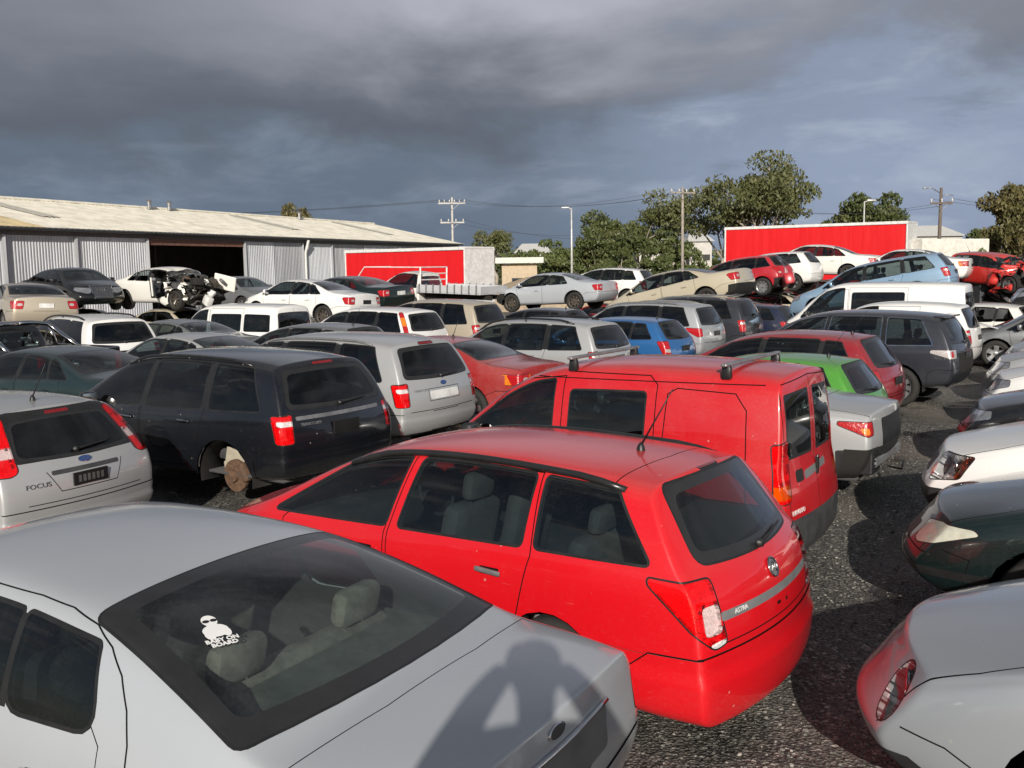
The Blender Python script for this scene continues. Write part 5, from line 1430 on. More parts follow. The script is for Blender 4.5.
# ------------------------------------------------------------------ paints
P = {
 'astra': paint('bright_red', (.60, .004, .010), rough=.35, dust=.03, topdust=.16),
 'kangoo': paint('post_red', (.50, .006, .012), rough=.35, dust=.10, faded=.05),
 'falcon': paint('silver', (.46, .49, .53), metal=.25, rough=.34, dust=.12, coatr=.06, topdust=.05),
 'silverff': paint('silver_blue', (.33, .355, .39), metal=.3, rough=.33, dust=.14, topdust=.06), 'silver2': paint('silver_warm', (.44, .45, .46), metal=.35, rough=.34, dust=.22),
 'silver3': paint('silver_dull', (.40, .42, .45), metal=.4, rough=.38, dust=.3),
 'white': paint('white', (.74, .74, .73), rough=.4, dust=.22), 'white2': paint('cream_white', (.72, .71, .67), rough=.45, dust=.35),
 'black': paint('black_blue', (.006, .007, .010), rough=.25, dust=.03, topdust=.03), 'black2': paint('black', (.008, .008, .009), rough=.25, dust=.05, topdust=.03),
 'navy': paint('navy', (.010, .016, .040), rough=.3, dust=.10, topdust=.05), 'dgreen': paint('bottle_green', (.004, .012, .012), rough=.3, dust=.04, topdust=.03),
 'dgreen2': paint('dark_green', (.008, .020, .023), rough=.32, dust=.06, topdust=.05), 'dgrey': paint('dark_grey', (.030, .033, .044), metal=.3, rough=.32, dust=.10, topdust=.06),
 'mgrey': paint('mid_grey', (.17, .18, .19), metal=.4, rough=.34, dust=.3), 'maroon': paint('maroon', (.24, .008, .016), rough=.33, dust=.14),
 'redfade': paint('dull_red', (.30, .012, .012), rough=.4, dust=.3, faded=.12), 'crimson': paint('crimson', (.40, .008, .020), rough=.33, dust=.15),
 'lime': paint('leaf_green', (.075, .30, .035), metal=.2, rough=.34, dust=.15), 'blue': paint('bright_blue', (.02, .13, .36), metal=.3, rough=.33, dust=.12),
 'ltblue': paint('pale_blue', (.26, .40, .56), metal=.35, rough=.34, dust=.25), 'beige': paint('champagne', (.56, .50, .38), metal=.3, rough=.36, dust=.3),
 'tan': paint('tan', (.42, .37, .29), metal=.25, rough=.4, dust=.35), 'gold': paint('pale_gold', (.50, .44, .35), metal=.35, rough=.34, dust=.25),
 'orange': paint('orange_red', (.52, .018, .014), rough=.4, dust=.2),
}
G_FAL = glass('falcon_rear', (.64, .72, .69), .08, .05)
G_DK = glass('dark_tint', (.17, .20, .21), .06, .022)
G_MED = glass('mid_tint', (.36, .42, .42), .06, .022)
def merge(S, **kw): d = dict(S); d.update(kw); return d
def surf_rear(S, y, z):
    r = S['_bv'].ray_cast(Vector((-S['L'], y, z)), Vector((1, 0, 0))); return r[0], r[1]
def face_matrix(p, n, lift=.004, up=Vector((0, 0, 1))):
    n = n.normalized(); rt = up.cross(n).normalized(); u = n.cross(rt)
    m = Matrix((rt, u, n)).transposed().to_4x4(); m.translation = p + n*lift; return m
def oval_badge(root, S, y, z, w, h, txt=None, mat='badge_blue', p=None, n=None):
    if p is None: p, n = surf_rear(S, y, z)
    if p is None: return
    Mx = face_matrix(p, n, .0)
    b = MB(); T_ = Mx @ Matrix.Diagonal((w/2, h/2, 1, 1))
    k = 28
    def ell(r, zz): return [tuple(T_ @ Vector((r*math.cos(2*math.pi*i/k), r*math.sin(2*math.pi*i/k), zz))) for i in range(k)]
    vs = ell(1, .0) + ell(1, .006) + ell(.86, .008); fs = []
    for q in range(2):
        for i in range(k): fs.append((q*k+i, q*k+(i+1) % k, (q+1)*k+(i+1) % k, (q+1)*k+i))
    b.add(vs, fs, M('chrome')); b.add(ell(.86, .007), [tuple(range(k))], M(mat))
    o = b.build('badge', root)
    if txt: text_mesh('badge_script', txt, h*.62, M('chrome'), Mx @ Matrix.Translation((0, 0, .0085)), o, .0006, shear=.25, xscale=1.05)
    return o
def lettering(root, S, y, z, txt, size, mat='chrome', xs=1.0):
    p, n = surf_rear(S, y, z)
    if p is None: return
    return text_mesh('lettering', txt, size, M(mat), face_matrix(p, n, .003), root, .002, xscale=xs)

# ================================================================== the near cars
# 1 silver sedan, bottom left
S1 = merge(SEDAN, level=3, rwz=(.72, 1.615, .80, .67, .085), rwg='glass', glass=G_FAL, sideglass=G_DK, seatmat='lseat', rim='seven', lamp3d=True, tum=.40, benchtop=.85, bench=1.60, shelf=(.72, 1.42, .985), zt=[(0.05, 1.04), (0.35, 1.07), (0.66, 1.08), (0.89, 1.16), (1.22, 1.285), (1.60, 1.39), (2.3, 1.44), (2.8, 1.44), (3.15, 1.375), (3.5, 1.205), (3.92, 1.0), (4.3, 0.93), (4.62, 0.85), (4.92, 0.76)], crease_st=[(.66, .4), (3.92, .4)],
   gapw=.005, side=[(1.46, 1.56, 1.98, 2.0, .03, .07, .10), (2.015, 2.035, 2.42, 2.36, .03, .07), (2.53, 2.46, 3.72, 3.10)])
S1['lamps'] = S1['lamps'] + [('body', 'lgplastic', [('x', -1, [(-.40, .74), (.40, .74), (.43, .905), (-.43, .905)])], False), ('body', 'plastic', [('x', -1, [(-.24, .735), (.24, .735), (.24, .84), (-.24, .84)])], False)]
S1['lines'] = [l for l in S1['lines'] if l[2][0] not in ((.86, -.74), (.86, .74))] + [('z', (1,), [(.64, -.77), (.59, -.3), (.59, .3), (.64, .77)], False), ('z', BOTH, [(.64, .77), (.3, .78), (.0, .76)], False)]
S1['plate'] = None
S1['panels'] = [('y', BOTH, [(1.37, .50), (1.52, .34), (2.46, .32), (2.48, .94), (2.42, 1.22), (1.9, 1.22), (1.62, 1.15), (1.42, .97)], 'rear_door'), ('y', BOTH, [(2.49, .32), (3.50, .32), (3.60, .60), (3.66, .90), (3.3, 1.15), (2.46, 1.22), (2.50, .94)], 'front_door')] + S1['panels'][2:]
S1['lamps'] = [('tail_light', 'red', [('d', 1, [(.62, .72), (.80, .72), (.86, .90), (.64, .90)])], True)] + S1['lamps'][2:]
mats_fix = None
_orig_glass = glass
car1, ob1, S1 = make_car('silver_sedan', 'silver sedan with a white sticker on its rear window, nearest car at the bottom left', 'car', merge(S1, rwg='glass'), P['falcon'], (-1.93, 4.56, 0), 150.0)
b = MB(); seam = [S1['_onside'](x, z, 1)[0] for x, z in ((3.35, 1.22), (3.15, 1.315), (2.8, 1.375), (2.4, 1.392), (2.0, 1.385), (1.78, 1.355), (1.62, 1.29), (1.50, 1.19), (1.41, 1.07), (1.37, .96))]
fine = []; xz = [Vector(q).to_2d() for q in ((3.35, 1.22), (3.15, 1.30), (2.8, 1.355), (2.4, 1.37), (2.0, 1.36), (1.80, 1.345), (1.63, 1.315), (1.50, 1.265), (1.40, 1.195), (1.325, 1.10), (1.28, 1.00), (1.26, .90))]
for i in range(len(xz)-1):
    for k in range(6):
        q = xz[i].lerp(xz[i+1], k/6); h_ = S1['_onside'](q.x, q.y, 1)[0]
        if h_ is not None: fine.append(h_)
b.tube(fine, .0036, M('gap'), 6); b.build('door_seam', car1, True)
oval_badge(car1, S1, 0.02, .975, .125, .052, None, 'plastic')
b = MB(); pts = [surf_rear(S1, y, .915) for y in [-.42+.84*i/10 for i in range(11)]]
b.tube([p + n*.008 for p, n in pts if p is not None], .011, M('chrome'), 6); b.build('boot_chrome_strip', car1, True)
def rear_glass_pt(x, y):
    r = S1['_bv'].ray_cast(Vector((x-S1['L']/2, y, 4)), Vector((0, 0, -1))); return r[0], r[1]
p, n = rear_glass_pt(1.28, .45)
Mx = face_matrix(p, n, .003, Vector((.55, -.22, .45)))
wht = simple('sticker_white', (.80, .80, .80), .6, var=.05); blk = simple('sticker_black', (.02, .02, .02), .6)
st = empty('window_sticker', (0, 0, 0)); st.parent = car1
b = MB()      # plain generic figure: head, sunglasses, shoulders
def disc(cx, cy, rx, ry, zz, mat, n_=22): b.add([tuple(Mx @ Vector((cx+rx*math.cos(2*math.pi*i/n_), cy+ry*math.sin(2*math.pi*i/n_), zz))) for i in range(n_)], [tuple(range(n_))], mat)
disc(0, .058, .030, .036, 0, wht); disc(0, -.008, .050, .040, .0004, wht); disc(-.03, -.03, .02, .03, .0006, wht); disc(.034, -.026, .018, .03, .0006, wht)
b.build('figure', car1); b = MB(); disc(-.014, .056, .014, .010, .001, blk, 12); disc(.016, .056, .014, .010, .001, blk, 12); b.build('sunglasses', car1)
text_mesh('sticker_lettering', 'BABY ON', .030, wht, Mx @ Matrix.Translation((.0, -.070, .001)), car1, .0003, bold=.0012); text_mesh('sticker_lettering', 'BOARD', .030, wht, Mx @ Matrix.Translation((.0, -.096, .001)), car1, .0003, bold=.0012)
bpy.data.objects.remove(st)

# 2 bright red wagon
def ridge(z0, xm, amt=.016):
    """a moulded step round the bumper"""
    def f(v):
        if v.x > xm or v.z > z0+.03: return v
        k = max(0, min(1, (z0+.015-v.z)/.03))*max(0, min(1, (xm-v.x)/.18)); d = Vector((v.x-1.3, v.y*1.1, 0))
        return v + d.normalized()*amt*k if d.length > .01 else v
    return f
S2 = merge(WAGON, level=3, pillar_black=False, deform=ridge(.44, .72, .02), glass=G_MED, sideglass=G_MED, seatmat='seat', handlemat='grey_metal', rim='five', plate=None, rails=(.70, 2.85, .0, 'trim', .028, .022), lamp3d=True, axles=(1.08, 3.66), arch=.345, wr=.30, nomirror=(1,), br=.15, tp=[(0, .93), (.3, .97), (.9, 1), (1.5, 1), (2.9, 1), (3.6, .98), (4.15, .91), (4.515, .80)], xr=[.05, .01, 0, .06, .17, .32, .48], zs=[(0, .14), (.5, .14), (1.0, .20), (3.7, .22), (4.5, .24)])
S2['lamps'] = [('tail_light', 'red', [('d', 1, [(.485, .60), (.575, .585), (.72, .70), (.905, .915), (.90, .95), (.57, .94)])], True),
   ('tail_light', 'pale', [('d', 1, [(.515, .66), (.635, .66), (.655, .815), (.535, .815)])], True),
   ('tail_light', 'clear', [('d', 1, [(.485, .60), (.575, .585), (.61, .615), (.49, .625)])], True)] + S2['lamps'][1:] + [
   ('body', 'lgplastic', [('x', -1, [(-.62, .715), (.62, .715), (.62, .765), (-.62, .765)])], False), ('high_brake_light', 'dred', [('x', -1, [(-.12, 1.425), (.12, 1.425), (.12, 1.445), (-.12, 1.445)])], False),
   ('body', 'gap', [('x', -1, [(-.02, .655), (.03, .655), (.03, .675), (-.02, .675)])], False), ('body', 'gap', [('x', -1, [(-.13, .645), (-.10, .645), (-.10, .668), (-.13, .668)])], False)]
car2, ob2, S2 = make_car('red_wagon', 'bright red station wagon with black roof rails and a whip antenna, front and centre', 'car', S2, P['astra'], (-.25, 6.86, 0), 143.6)
p, n = surf_rear(S2, 0, .865)
if p is not None:
    b = MB(); Mx = face_matrix(p, n, .004)
    ring = [Mx @ Vector((.055*math.cos(2*math.pi*i/24), .055*math.sin(2*math.pi*i/24), .004)) for i in range(24)]
    b.tube(ring, .007, M('chrome'), 6, closed=True)
    b.add([tuple(Mx @ Vector((.05*math.cos(2*math.pi*i/24), .05*math.sin(2*math.pi*i/24), .002))) for i in range(24)], [tuple(range(24))], M('grey_metal'))
    b.tube([Mx @ Vector(q) for q in ((-.028, -.022, .006), (-.006, .004, .008), (-.014, .026, .008), (.012, .026, .008), (.026, .008, .008), (.010, -.006, .008), (.026, -.030, .006))], .0055, M('chrome'), 6)
    b.build('badge', car2, True)
lettering(car2, S2, .44, .742, 'ASTRA', .038, 'white_metal', 1.1)

# 3 red panel van with roof bars
S3 = merge(scale_spec(VAN, 3.995, 1.663, 1.79), level=3, lamp3d=True, zs=[(0, .22), (.6, .24), (3.3, .25), (3.995, .3)], glass=G_MED, sideglass=G_DK, rim='steel', seatmat='dseat')
S3['lamps'] = [('body', 'plastic', [('x', -1, [(-1, .2), (1, .2), (1, .585), (-1, .585)])], False), ('body', 'plastic', [('y', 1, [(-.1, .2), (.34, .2), (.36, .52), (-.1, .585)])], True),
   ('body', 'seal', [('x', -1, [(.055, 1.06), (.60, 1.06), (.575, 1.58), (.055, 1.60)])], True), ('rear_door_window', 'glass', [('x', -1, [(.075, 1.085), (.58, 1.085), (.555, 1.555), (.075, 1.575)])], True),
   ('body', 'seal', [('x', -1, [(.30, .86), (.46, .86), (.46, .96), (.30, .96)])], False), ('body', 'lgplastic', [('x', -1, [(-.30, .90), (.28, .86), (.28, .93), (-.30, .965)])], False)] + S3['lamps']
S3['lines'] = S3['lines'] + [('x', (-1,), [(0, .58), (0, 1.68)], False), ('x', (-1,), [(.64, .585), (.64, 1.45), (.60, 1.66), (.0, 1.70)], False), ('x', (-1,), [(-.64, .585), (-.64, 1.45), (-.60, 1.66), (0, 1.70)], False),
   ('y', BOTH, [(.38, .68), (.42, 1.45), (.52, 1.58), (1.02, 1.60), (1.10, 1.55), (1.14, .68)], True), ('y', BOTH, [(1.20, .45), (1.20, 1.62), (1.28, 1.69), (2.04, 1.69)], False), ('y', BOTH, [(.30, 1.655), (2.6, 1.63)], False)]
S3['gapw'] = .009
car3, ob3, S3 = make_car('red_van', 'red panel van with two grey roof bars and tall tail lights behind the red wagon', 'van', S3, P['kangoo'], (.93, 9.22, 0), 146.5)
for x in (.62, 2.05):
    b = MB(); pl = []
    for sd in (1, -1):
        q = S3['_bv'].ray_cast(Vector((x-S3['L']/2, sd*.60, 4)), Vector((0, 0, -1)))[0]; pl.append(q)
    b.box(((pl[0]+pl[1])/2 + Vector((0, 0, .115))), (.055, 1.36, .028), M('grey_metal'), None, .012)
    bar = b.build('roof_bar', car3)
    for q in pl:
        b = MB(); b.box(q + Vector((0, 0, .055)), (.10, .075, .13), M('trim'), None, .03, (.8, .7)); b.build('foot', bar, False, autosmooth=40)
b = MB(); p, n = surf_rear(S3, -.03, .93); b.box(p + n*.012, (.02, .05, .16), M('trim'), None, .008); b.build('door_handle', car3)
lettering(car3, S3, .50, .64, 'KANGOO', .055, 'white_metal')

# 4 silver hatchback at the left edge
S4 = merge(HATCH, level=3, lamp3d=True, deform=ridge(.50, .60), glass=G_DK, sideglass=G_DK, rim='seven', wiper=(0, .05, 1.035, 0, -.36, 1.06), plate=(.80, .37, .115))
S4['rwx'] = (1.00, 1.345, .60, .50, .02, .02); S4['rwr'] = .09
S4['lamps'] = [('body', 'trim', [('x', -1, [(-.62, .995), (.62, .995), (.56, 1.405), (-.56, 1.405)])], False),
   ('tail_light', 'red', [('d', 1, [(.555, .94), (.60, .91), (.78, .92), (.845, 1.0), (.82, 1.2), (.79, 1.36), (.715, 1.365)])], True),
   ('tail_light', 'pale', [('d', 1, [(.5, 1.05), (.9, 1.05), (.9, 1.14), (.5, 1.14)])], True),
   ('high_brake_light', 'dred', [('x', -1, [(-.13, 1.362), (.13, 1.362), (.12, 1.388), (-.12, 1.388)])], False),
   ('body', 'plastic', [('x', -1, [(-.36, .865), (.36, .865), (.36, .905), (-.36, .905)])], False)] + HATCH['lamps'][2:]
S4['lines'] = S4['lines'] + [('x', (-1,), [(-.40, .90), (-.30, .72), (.30, .72), (.40, .90)], False)]
car4, ob4, S4 = make_car('silver_hatchback', 'silver hatchback with tall red tail lights and black plate, beside the black SUV', 'car', S4, P['silver2'], (-5.72, 9.72, 0), 153)
oval_badge(car4, S4, 0, .955, .15, .062, 'Ford'); lettering(car4, S4, .50, .80, 'FOCUS', .058, 'plastic', 1.25)
p, n = surf_rear(S4, 0, .80)
text_mesh('plate_lettering', '000 000', .075, M('plate_text'), face_matrix(p, n, .0195), car4, .0005) if False else None
b = MB(); Mx = face_matrix(p, Vector((-1, 0, 0)), .022)
for i in range(6): b.add([tuple(Mx @ Vector(q)) for q in ((-.14+i*.048, -.030, 0), (-.108+i*.048, -.030, 0), (-.108+i*.048, .032, 0), (-.14+i*.048, .032, 0))], [(0, 1, 2, 3)], simple('plate_frame', (.09, .09, .088), .5))
b.build('plate_marks', car4)

# 5 black SUV, wheel off
S5 = merge(SUV, level=3, lamp3d=True, deform=ridge(.62, .62), glass=G_DK, sideglass=G_DK, rim='five', nowheel=((0, 1),), disc=True, plate=(.90, .40, .15), handlemat='chrome', rails=(.75, 2.9, .02, 'trim', .035, .016), paint2=simple('black_cladding', (.014, .014, .015), .5))
S5['lamps'] = SUV['lamps'] + [('body', 'grey_metal', [('x', -1, [(-.62, 1.035), (.66, 1.035), (.66, 1.075), (-.62, 1.075)])], False), ('high_brake_light', 'dred', [('x', -1, [(-.16, 1.585), (.16, 1.585), (.15, 1.61), (-.15, 1.61)])], False)]
car5, ob5, S5 = make_car('black_suv', 'black four-wheel drive with its left rear wheel missing, showing a rusty brake disc', 'car', S5, P['black'], (-3.83, 12.14, 0), 146)
lettering(car5, S5, .48, .985, 'TERRITORY', .045, 'grey_metal', 1.2)
b = MB(); p = Vector((1.02-S5['L']/2, .72, .36)); b.box(p + Vector((-.15, .02, .06)), (.09, .10, .22), M('rust'), (0, R(20), 0), .03); b.box(p + Vector((.03, -.06, .16)), (.42, .03, .20), simple('splash_guard', (.42, .38, .30), .6), (0, R(-14), 0), .012); b.box(p + Vector((.20, -.06, .02)), (.12, .03, .24), simple('splash_guard', (.42, .38, .30), .6), (0, R(10), 0), .012)
b.tube([p + Vector((0, -.5, 0)), p + Vector((0, .0, 0))], .05, M('rust'), 8); b.build('brake_caliper', car5)

# 6 silver SUV behind it
S6 = merge(SUV, level=3, lamp3d=True, deform=ridge(.62, .62), glass=G_DK, sideglass=G_DK, rim='five', plate=None, rails=(.75, 2.9, .02, 'lgplastic', .035, .016))
S6['lamps'] = SUV['lamps'] + [('high_brake_light', 'dred', [('x', -1, [(-.16, 1.585), (.16, 1.585), (.15, 1.61), (-.15, 1.61)])], False), ('body', 'silverdark', [], False)][:1]
S6['lines'] = S6['lines'] + [('x', (-1,), [(-.34, .84), (-.34, 1.0), (.34, 1.0), (.34, .84)], True)]
S6['lamps'] = S6['lamps'] + [('body', 'white_metal', [('x', -1, [(-.32, .86), (.32, .86), (.32, .97), (-.32, .97)])], False)]
car6, ob6, S6 = make_car('silver_suv', 'silver four-wheel drive with red corner tail lights and blank plate panel, behind the black SUV', 'car', S6, P['silver2'], (-2.94, 14.74, 0), 147.8)
oval_badge(car6, S6, 0, 1.06, .14, .06, None); lettering(car6, S6, .48, .99, 'TERRITORY', .045, 'lgplastic', 1.2)

# ================================================================== the rest of the yard
def C(name, label, S, pm, x, y, h, z=0.0, tilt=(0, 0), cat='car', group=None, skip=(), **kw):
    S = dict(S, glass=kw.pop('glass', G_MED)); S['sideglass'] = kw.pop('sideglass', S['glass']); S.setdefault('rim', 'five')
    lod = kw.pop('lod', 1); S.update(kw)
    return make_car(name, label, cat, S, P[pm] if isinstance(pm, str) else pm, (x, y, z), h, tilt, lod, group, skip)
GB = (-1, 1)
# front rank along the alley, tails to the alley
SL = scale_spec(SEDAN, 4.55, 1.76, 1.46)
SL = merge(SL, rim='ten', plate=None); L_ = SL['L']
SL['lamps'] = [('tail_light', 'red', [('d', 1, [(.52, .79), (.64, .78), (.88, .895), (.87, .93), (.54, .93)])], True),
   ('tail_light', 'amber', [('d', 1, [(.58, .80), (.67, .80), (.70, .87), (.60, .87)])], True),
   ('body', 'dplastic', [('x', -1, [(-.80, .64), (.40, .64), (.40, .94), (-.80, .94)])], False), ('body', 'under', [('x', -1, [(-1, .2), (1, .2), (1, .64), (-1, .64)])], False), ('body', 'dplastic', [('y', 1, [(-.1, .2), (.42, .2), (.44, .62), (-.1, .66)])], True)] + SL['lamps'][2:]
c, o_, Sx = C('silver_sedan', 'silver sedan with its rear bumper torn off, next along from the red panel van', SL, 'silver2', 2.37, 12.10, 146.9, panels=SL['panels'][:2])
b = MB(); b.box((-L_/2+.16, .52, .50), (.16, .36, .30), M('dplastic'), None, .02)
for k in range(5): b.box((-L_/2+.075, .52, .40+.05*k), (.02, .26, .018), M('seal'))
b.box((-L_/2+.10, 0, .47), (.08, 1.2, .10), M('lgplastic'), None, .02); b.tube([(-L_/2+.05, .1, .36), (-L_/2-.02, -.3, .26), (-L_/2+.02, -.6, .30)], .012, M('seal'), 6); b.build('torn_bumper_mount', c)
SGn = scale_spec(HATCH, 3.7, 1.66, 1.40)
C('green_hatchback', 'leaf green hatchback between the red van and the dark red hatchback', merge(SGn, rim='five'), 'lime', 3.36, 13.80, 144, glass=G_DK)
SDr = scale_spec(HATCH, 4.2, 1.75, 1.57)
C('dark_red_hatchback', 'dark red tall hatchback with a sloping tailgate window, behind the green hatchback', merge(SDr, rim='five'), 'maroon', 4.17, 15.97, 144, glass=G_DK)
SGs = scale_spec(SUV, 4.85, 1.90, 1.72)
SGs = merge(SGs, rim='ten', sealmat='chrome', sealw=.02, rails=None, handlemat='chrome')
SGs['lamps'] = [('tail_light', 'clear', [('d', 1, [(.52, .90), (.70, .90), (.98, 1.0), (.96, 1.05), (.50, 1.05)])], True), ('tail_light', 'red', [('d', 1, [(.60, .92), (.68, .92), (.68, 1.03), (.60, 1.03)])], True),
   ('body', 'under', [('x', -1, [(-.7, .62), (.55, .62), (.55, .98), (-.7, .98)])], False)] + SGs['lamps'][2:]
C('grey_wagon', 'dark grey wagon with chrome-edged side windows and clear tail lights at the alley', SGs, 'dgrey', 6.40, 19.30, 143.5, glass=G_DK, spoiler=(.42, 1.62, 1.1, .22))
SWs = merge(scale_spec(SUV, 4.3, 1.72, 1.72), rim='steel', side=[(.46, .60, 1.15, 1.17), (2.1, 2.1, 3.2, 2.65)], wiper=None)
C('white_panel_wagon', 'small white van-like wagon with a rounded rear window, squeezed behind the grey wagon', SWs, 'white', 8.75, 23.20, 145, glass=G_DK, sideg=[None, 'darkglass'])
SWv = merge(scale_spec(BIGVAN, 4.9, 1.75, 2.10), rim='steel', sideg=[None, 'privacy', 'darkglass'], plate=None)
C('white_van', 'long white high-roofed van with one dark side window, right of centre', SWv, 'white', 9.75, 26.40, 146, cat='van')

# second rank
SRs = merge(scale_spec(SEDAN, 4.55, 1.76, 1.43), rim='five')
SRs['lamps'] = [('tail_light', 'amber', [('y', 1, [(.0, .74), (.20, .76), (.24, .90), (.0, .90)]), ('x', -1, [(.70, .74), (.95, .74), (.95, .90), (.70, .90)])], True)] + SRs['lamps']
C('red_sedan', 'faded red sedan between the silver SUV and the silver roof-railed wagon', SRs, 'redfade', -1.25, 17.45, 146, glass=G_DK, antenna=(2.0, 0, .3, -.4))
SFo = merge(scale_spec(SUV, 4.45, 1.74, 1.62), rim='seven', rails=(.7, 2.9, .06, 'trim', .06, .02))
C('silver_wagon', 'silver tall wagon with black roof rails just beyond the red panel van', SFo, 'silver2', .25, 19.9, 145.5)
SBh = merge(scale_spec(HATCH, 4.2, 1.72, 1.46), rim='five')
C('blue_hatchback', 'bright blue hatchback between the silver wagon and the grey people carrier', SBh, 'blue', 2.19, 23.04, 145, glass=G_DK)
SCa = merge(scale_spec(SUV, 4.6, 1.85, 1.70), rim='seven', rails=(.7, 2.9, .06, 'lgplastic', .05, .02))
SCa['lamps'] = [('tail_light', 'red', [('d', 1, [(.60, .88), (.74, .86), (.98, 1.02), (.96, 1.08), (.62, 1.06)])], True)] + SCa['lamps'][2:]
C('silver_suv', 'silver-grey crossover with swept red tail lights in front of the tilted champagne sedan', SCa, 'silver3', 3.24, 25.8, 147, glass=G_DK)
SCb = merge(scale_spec(SUV, 4.7, 1.86, 1.76), rim='five', rails=(.7, 2.9, .06, 'lgplastic', .05, .02))
C('dark_suv', 'dark grey crossover immediately right of the silver-grey crossover', SCb, 'dgrey', 4.75, 28.1, 147.5, glass=G_DK)
C('navy_hatchback', 'navy hatchback with its tail showing between the dark crossover and the white van', merge(SBh), 'navy', 6.6, 29.6, 147, glass=G_DK)

C('dark_hatchback', 'dark grey hatchback roof under the nose of the tilted champagne sedan', merge(scale_spec(HATCH, 3.9, 1.66, 1.42)), 'dgrey', .6, 29.6, 147, glass=G_DK)

# third rank
SG2 = merge(scale_spec(SEDAN, 4.75, 1.80, 1.43), rim='seven')
C('dark_green_sedan', 'dark green sedan in front of the white wagon, left of the black SUV', SG2, 'dgreen2', -7.5, 16.35, 152)
C('silver_sedan', 'silver-white sedan behind the black SUV, below the white van', merge(scale_spec(SEDAN, 4.6, 1.76, 1.44)), 'silver2', -6.25, 19.3, 149)
C('grey_hatchback', 'dark grey hatchback behind the silver SUV roof', merge(scale_spec(HATCH, 4.3, 1.75, 1.49)), 'mgrey', -4.55, 21.6, 149, glass=G_DK)
SCr = merge(scale_spec(SUV, 4.45, 1.78, 1.68), rim='five')
SCr['lamps'] = [('tail_light', 'red', [('d', 1, [(.66, 1.0), (.76, 1.0), (.86, 1.56), (.77, 1.57)])], True), ('tail_light', 'amber', [('d', 1, [(.5, 1.25), (1, 1.25), (1, 1.45), (.5, 1.45)])], True)] + SCr['lamps'][2:]
C('white_suv', 'white four-wheel drive with tall orange and red pillar lights, left of the tan wagon', SCr, 'white', -3.75, 25.1, 148, glass=G_DK)
STn = merge(scale_spec(SUV, 4.6, 1.80, 1.80), rim='steel')
C('tan_suv', 'boxy tan four-wheel drive below the flatbed ute', STn, 'tan', -2.32, 26.9, 149, glass=G_DK)
SWu = merge(scale_spec(SUV, 4.55, 1.80, 1.72), rim='steel', rails=(.7, 2.9, .06, 'trim', .05, .02))
C('white_suv', 'white four-wheel drive with roof rails at the left, below the black prestige sedan', SWu, 'white', -9.75, 22.3, 137, glass=G_DK, sideg=['darkglass', 'privacy', 'darkglass'])
SPv = merge(scale_spec(BIGVAN, 4.1, 1.70, 1.74), rim='steel')
C('white_van', 'white people van with dark purple-tinted rear side window on the left', SPv, 'white', -7.45, 27.2, 150, cat='van', sideg=['privacy', 'purple', 'darkglass'] if False else ['privacy', 'privacy', 'darkglass'])
C('grey_sedan', 'mid grey sedan hidden between the white roof-railed SUV and the white people van', merge(scale_spec(SEDAN, 4.6, 1.75, 1.45)), 'mgrey', -8.3, 24.7, 149)

# utes
CAB = merge(VAN, L=3.0, W=1.76, H=1.72, zt=[(.05, 1.655), (.4, 1.70), (.85, 1.715), (1.12, 1.66), (1.5, 1.42), (1.9, 1.13), (2.3, 1.05), (2.7, .97), (3.0, .88)], zb=[(0, 1.10), (1.8, 1.04), (2.4, .94), (3.0, .80)],
   zs=[(0, .40), (3.0, .40)], tp=[(0, .97), (1.6, 1), (2.6, .95), (3.0, .86)], xr=[.03, .01, 0, 0, .02, .06, .12], xf=[.25, .05, 0, .06, .12, .15, .18], tum=.30, br=.03, bf=.18, axles=(-.95, 2.05), wr=.35, tw=.23,
   side=[(.14, .20, 1.72, 1.12)], ws=(1.86, 1.14), rwx=(1.14, 1.52, .62, .54, .03), cowl=1.86, seatx=.75, bench=None, cab0=.1, lamps=[('headlight', 'headlamp', [('y', 1, [(2.66, .76), (3.02, .70), (3.02, .90), (2.66, .92)]), ('x', 1, [(.46, .72), (.95, .72), (.95, .92), (.48, .9)])], True)],
   lines=[], panels=[('y', BOTH, [(.10, .46), (1.36, .46), (1.50, .72), (1.72, 1.02), (1.16, 1.60), (.16, 1.62)], 'front_door')], handles=[(.28, .95)], mirror=(1.55, 1.08), plate=None, wiper=None)
c, o_, Sx = C('dark_ute', 'dark ute with a silver sports bar and empty tub at the left edge', merge(CAB, rim='seven'), 'black2', -10.9, 19.7, 150, cat='ute')
l2 = 1.5; b = MB(); pm = P['black2']
b.box((-l2-1.0, 0, .62), (1.96, 1.60, .05), M('under'))
for sd in (1, -1): b.box((-l2-1.0, sd*.83, .93), (1.98, .10, .62), pm, None, .04)
b.box((-l2-1.97, 0, .93), (.08, 1.70, .60), pm, None, .03); b.box((-l2-.05, 0, .93), (.06, 1.60, .58), pm, None, .02); b.build('tub', c, False, autosmooth=40)
b = MB()
for sd in (1, -1): b.tube([(-l2-.95, sd*.74, 1.20), (-l2-.55, sd*.70, 1.42), (-l2-.22, sd*.62, 1.64), (-l2-.20, sd*.3, 1.68), (-l2-.20, 0, 1.68)], .045, M('chrome'), 8); b.tube([(-l2-.25, sd*.74, 1.22), (-l2-.22, sd*.66, 1.58)], .04, M('chrome'), 8)
b.build('sports_bar', c, True)
for sd in (1, -1): b = MB(); b.box((-l2-1.98, sd*.80, .98), (.10, .12, .34), M('red'), None, .02); b.build('tail_light', c)
c, o_, Sx = C('flatbed_ute', 'white flatbed ute with a grey steel tray and ladder rack, parked above the tan wagon', merge(CAB, rim='steel'), 'white2', -4.2, 37.0, 150, .86, (-2, 0), cat='ute')
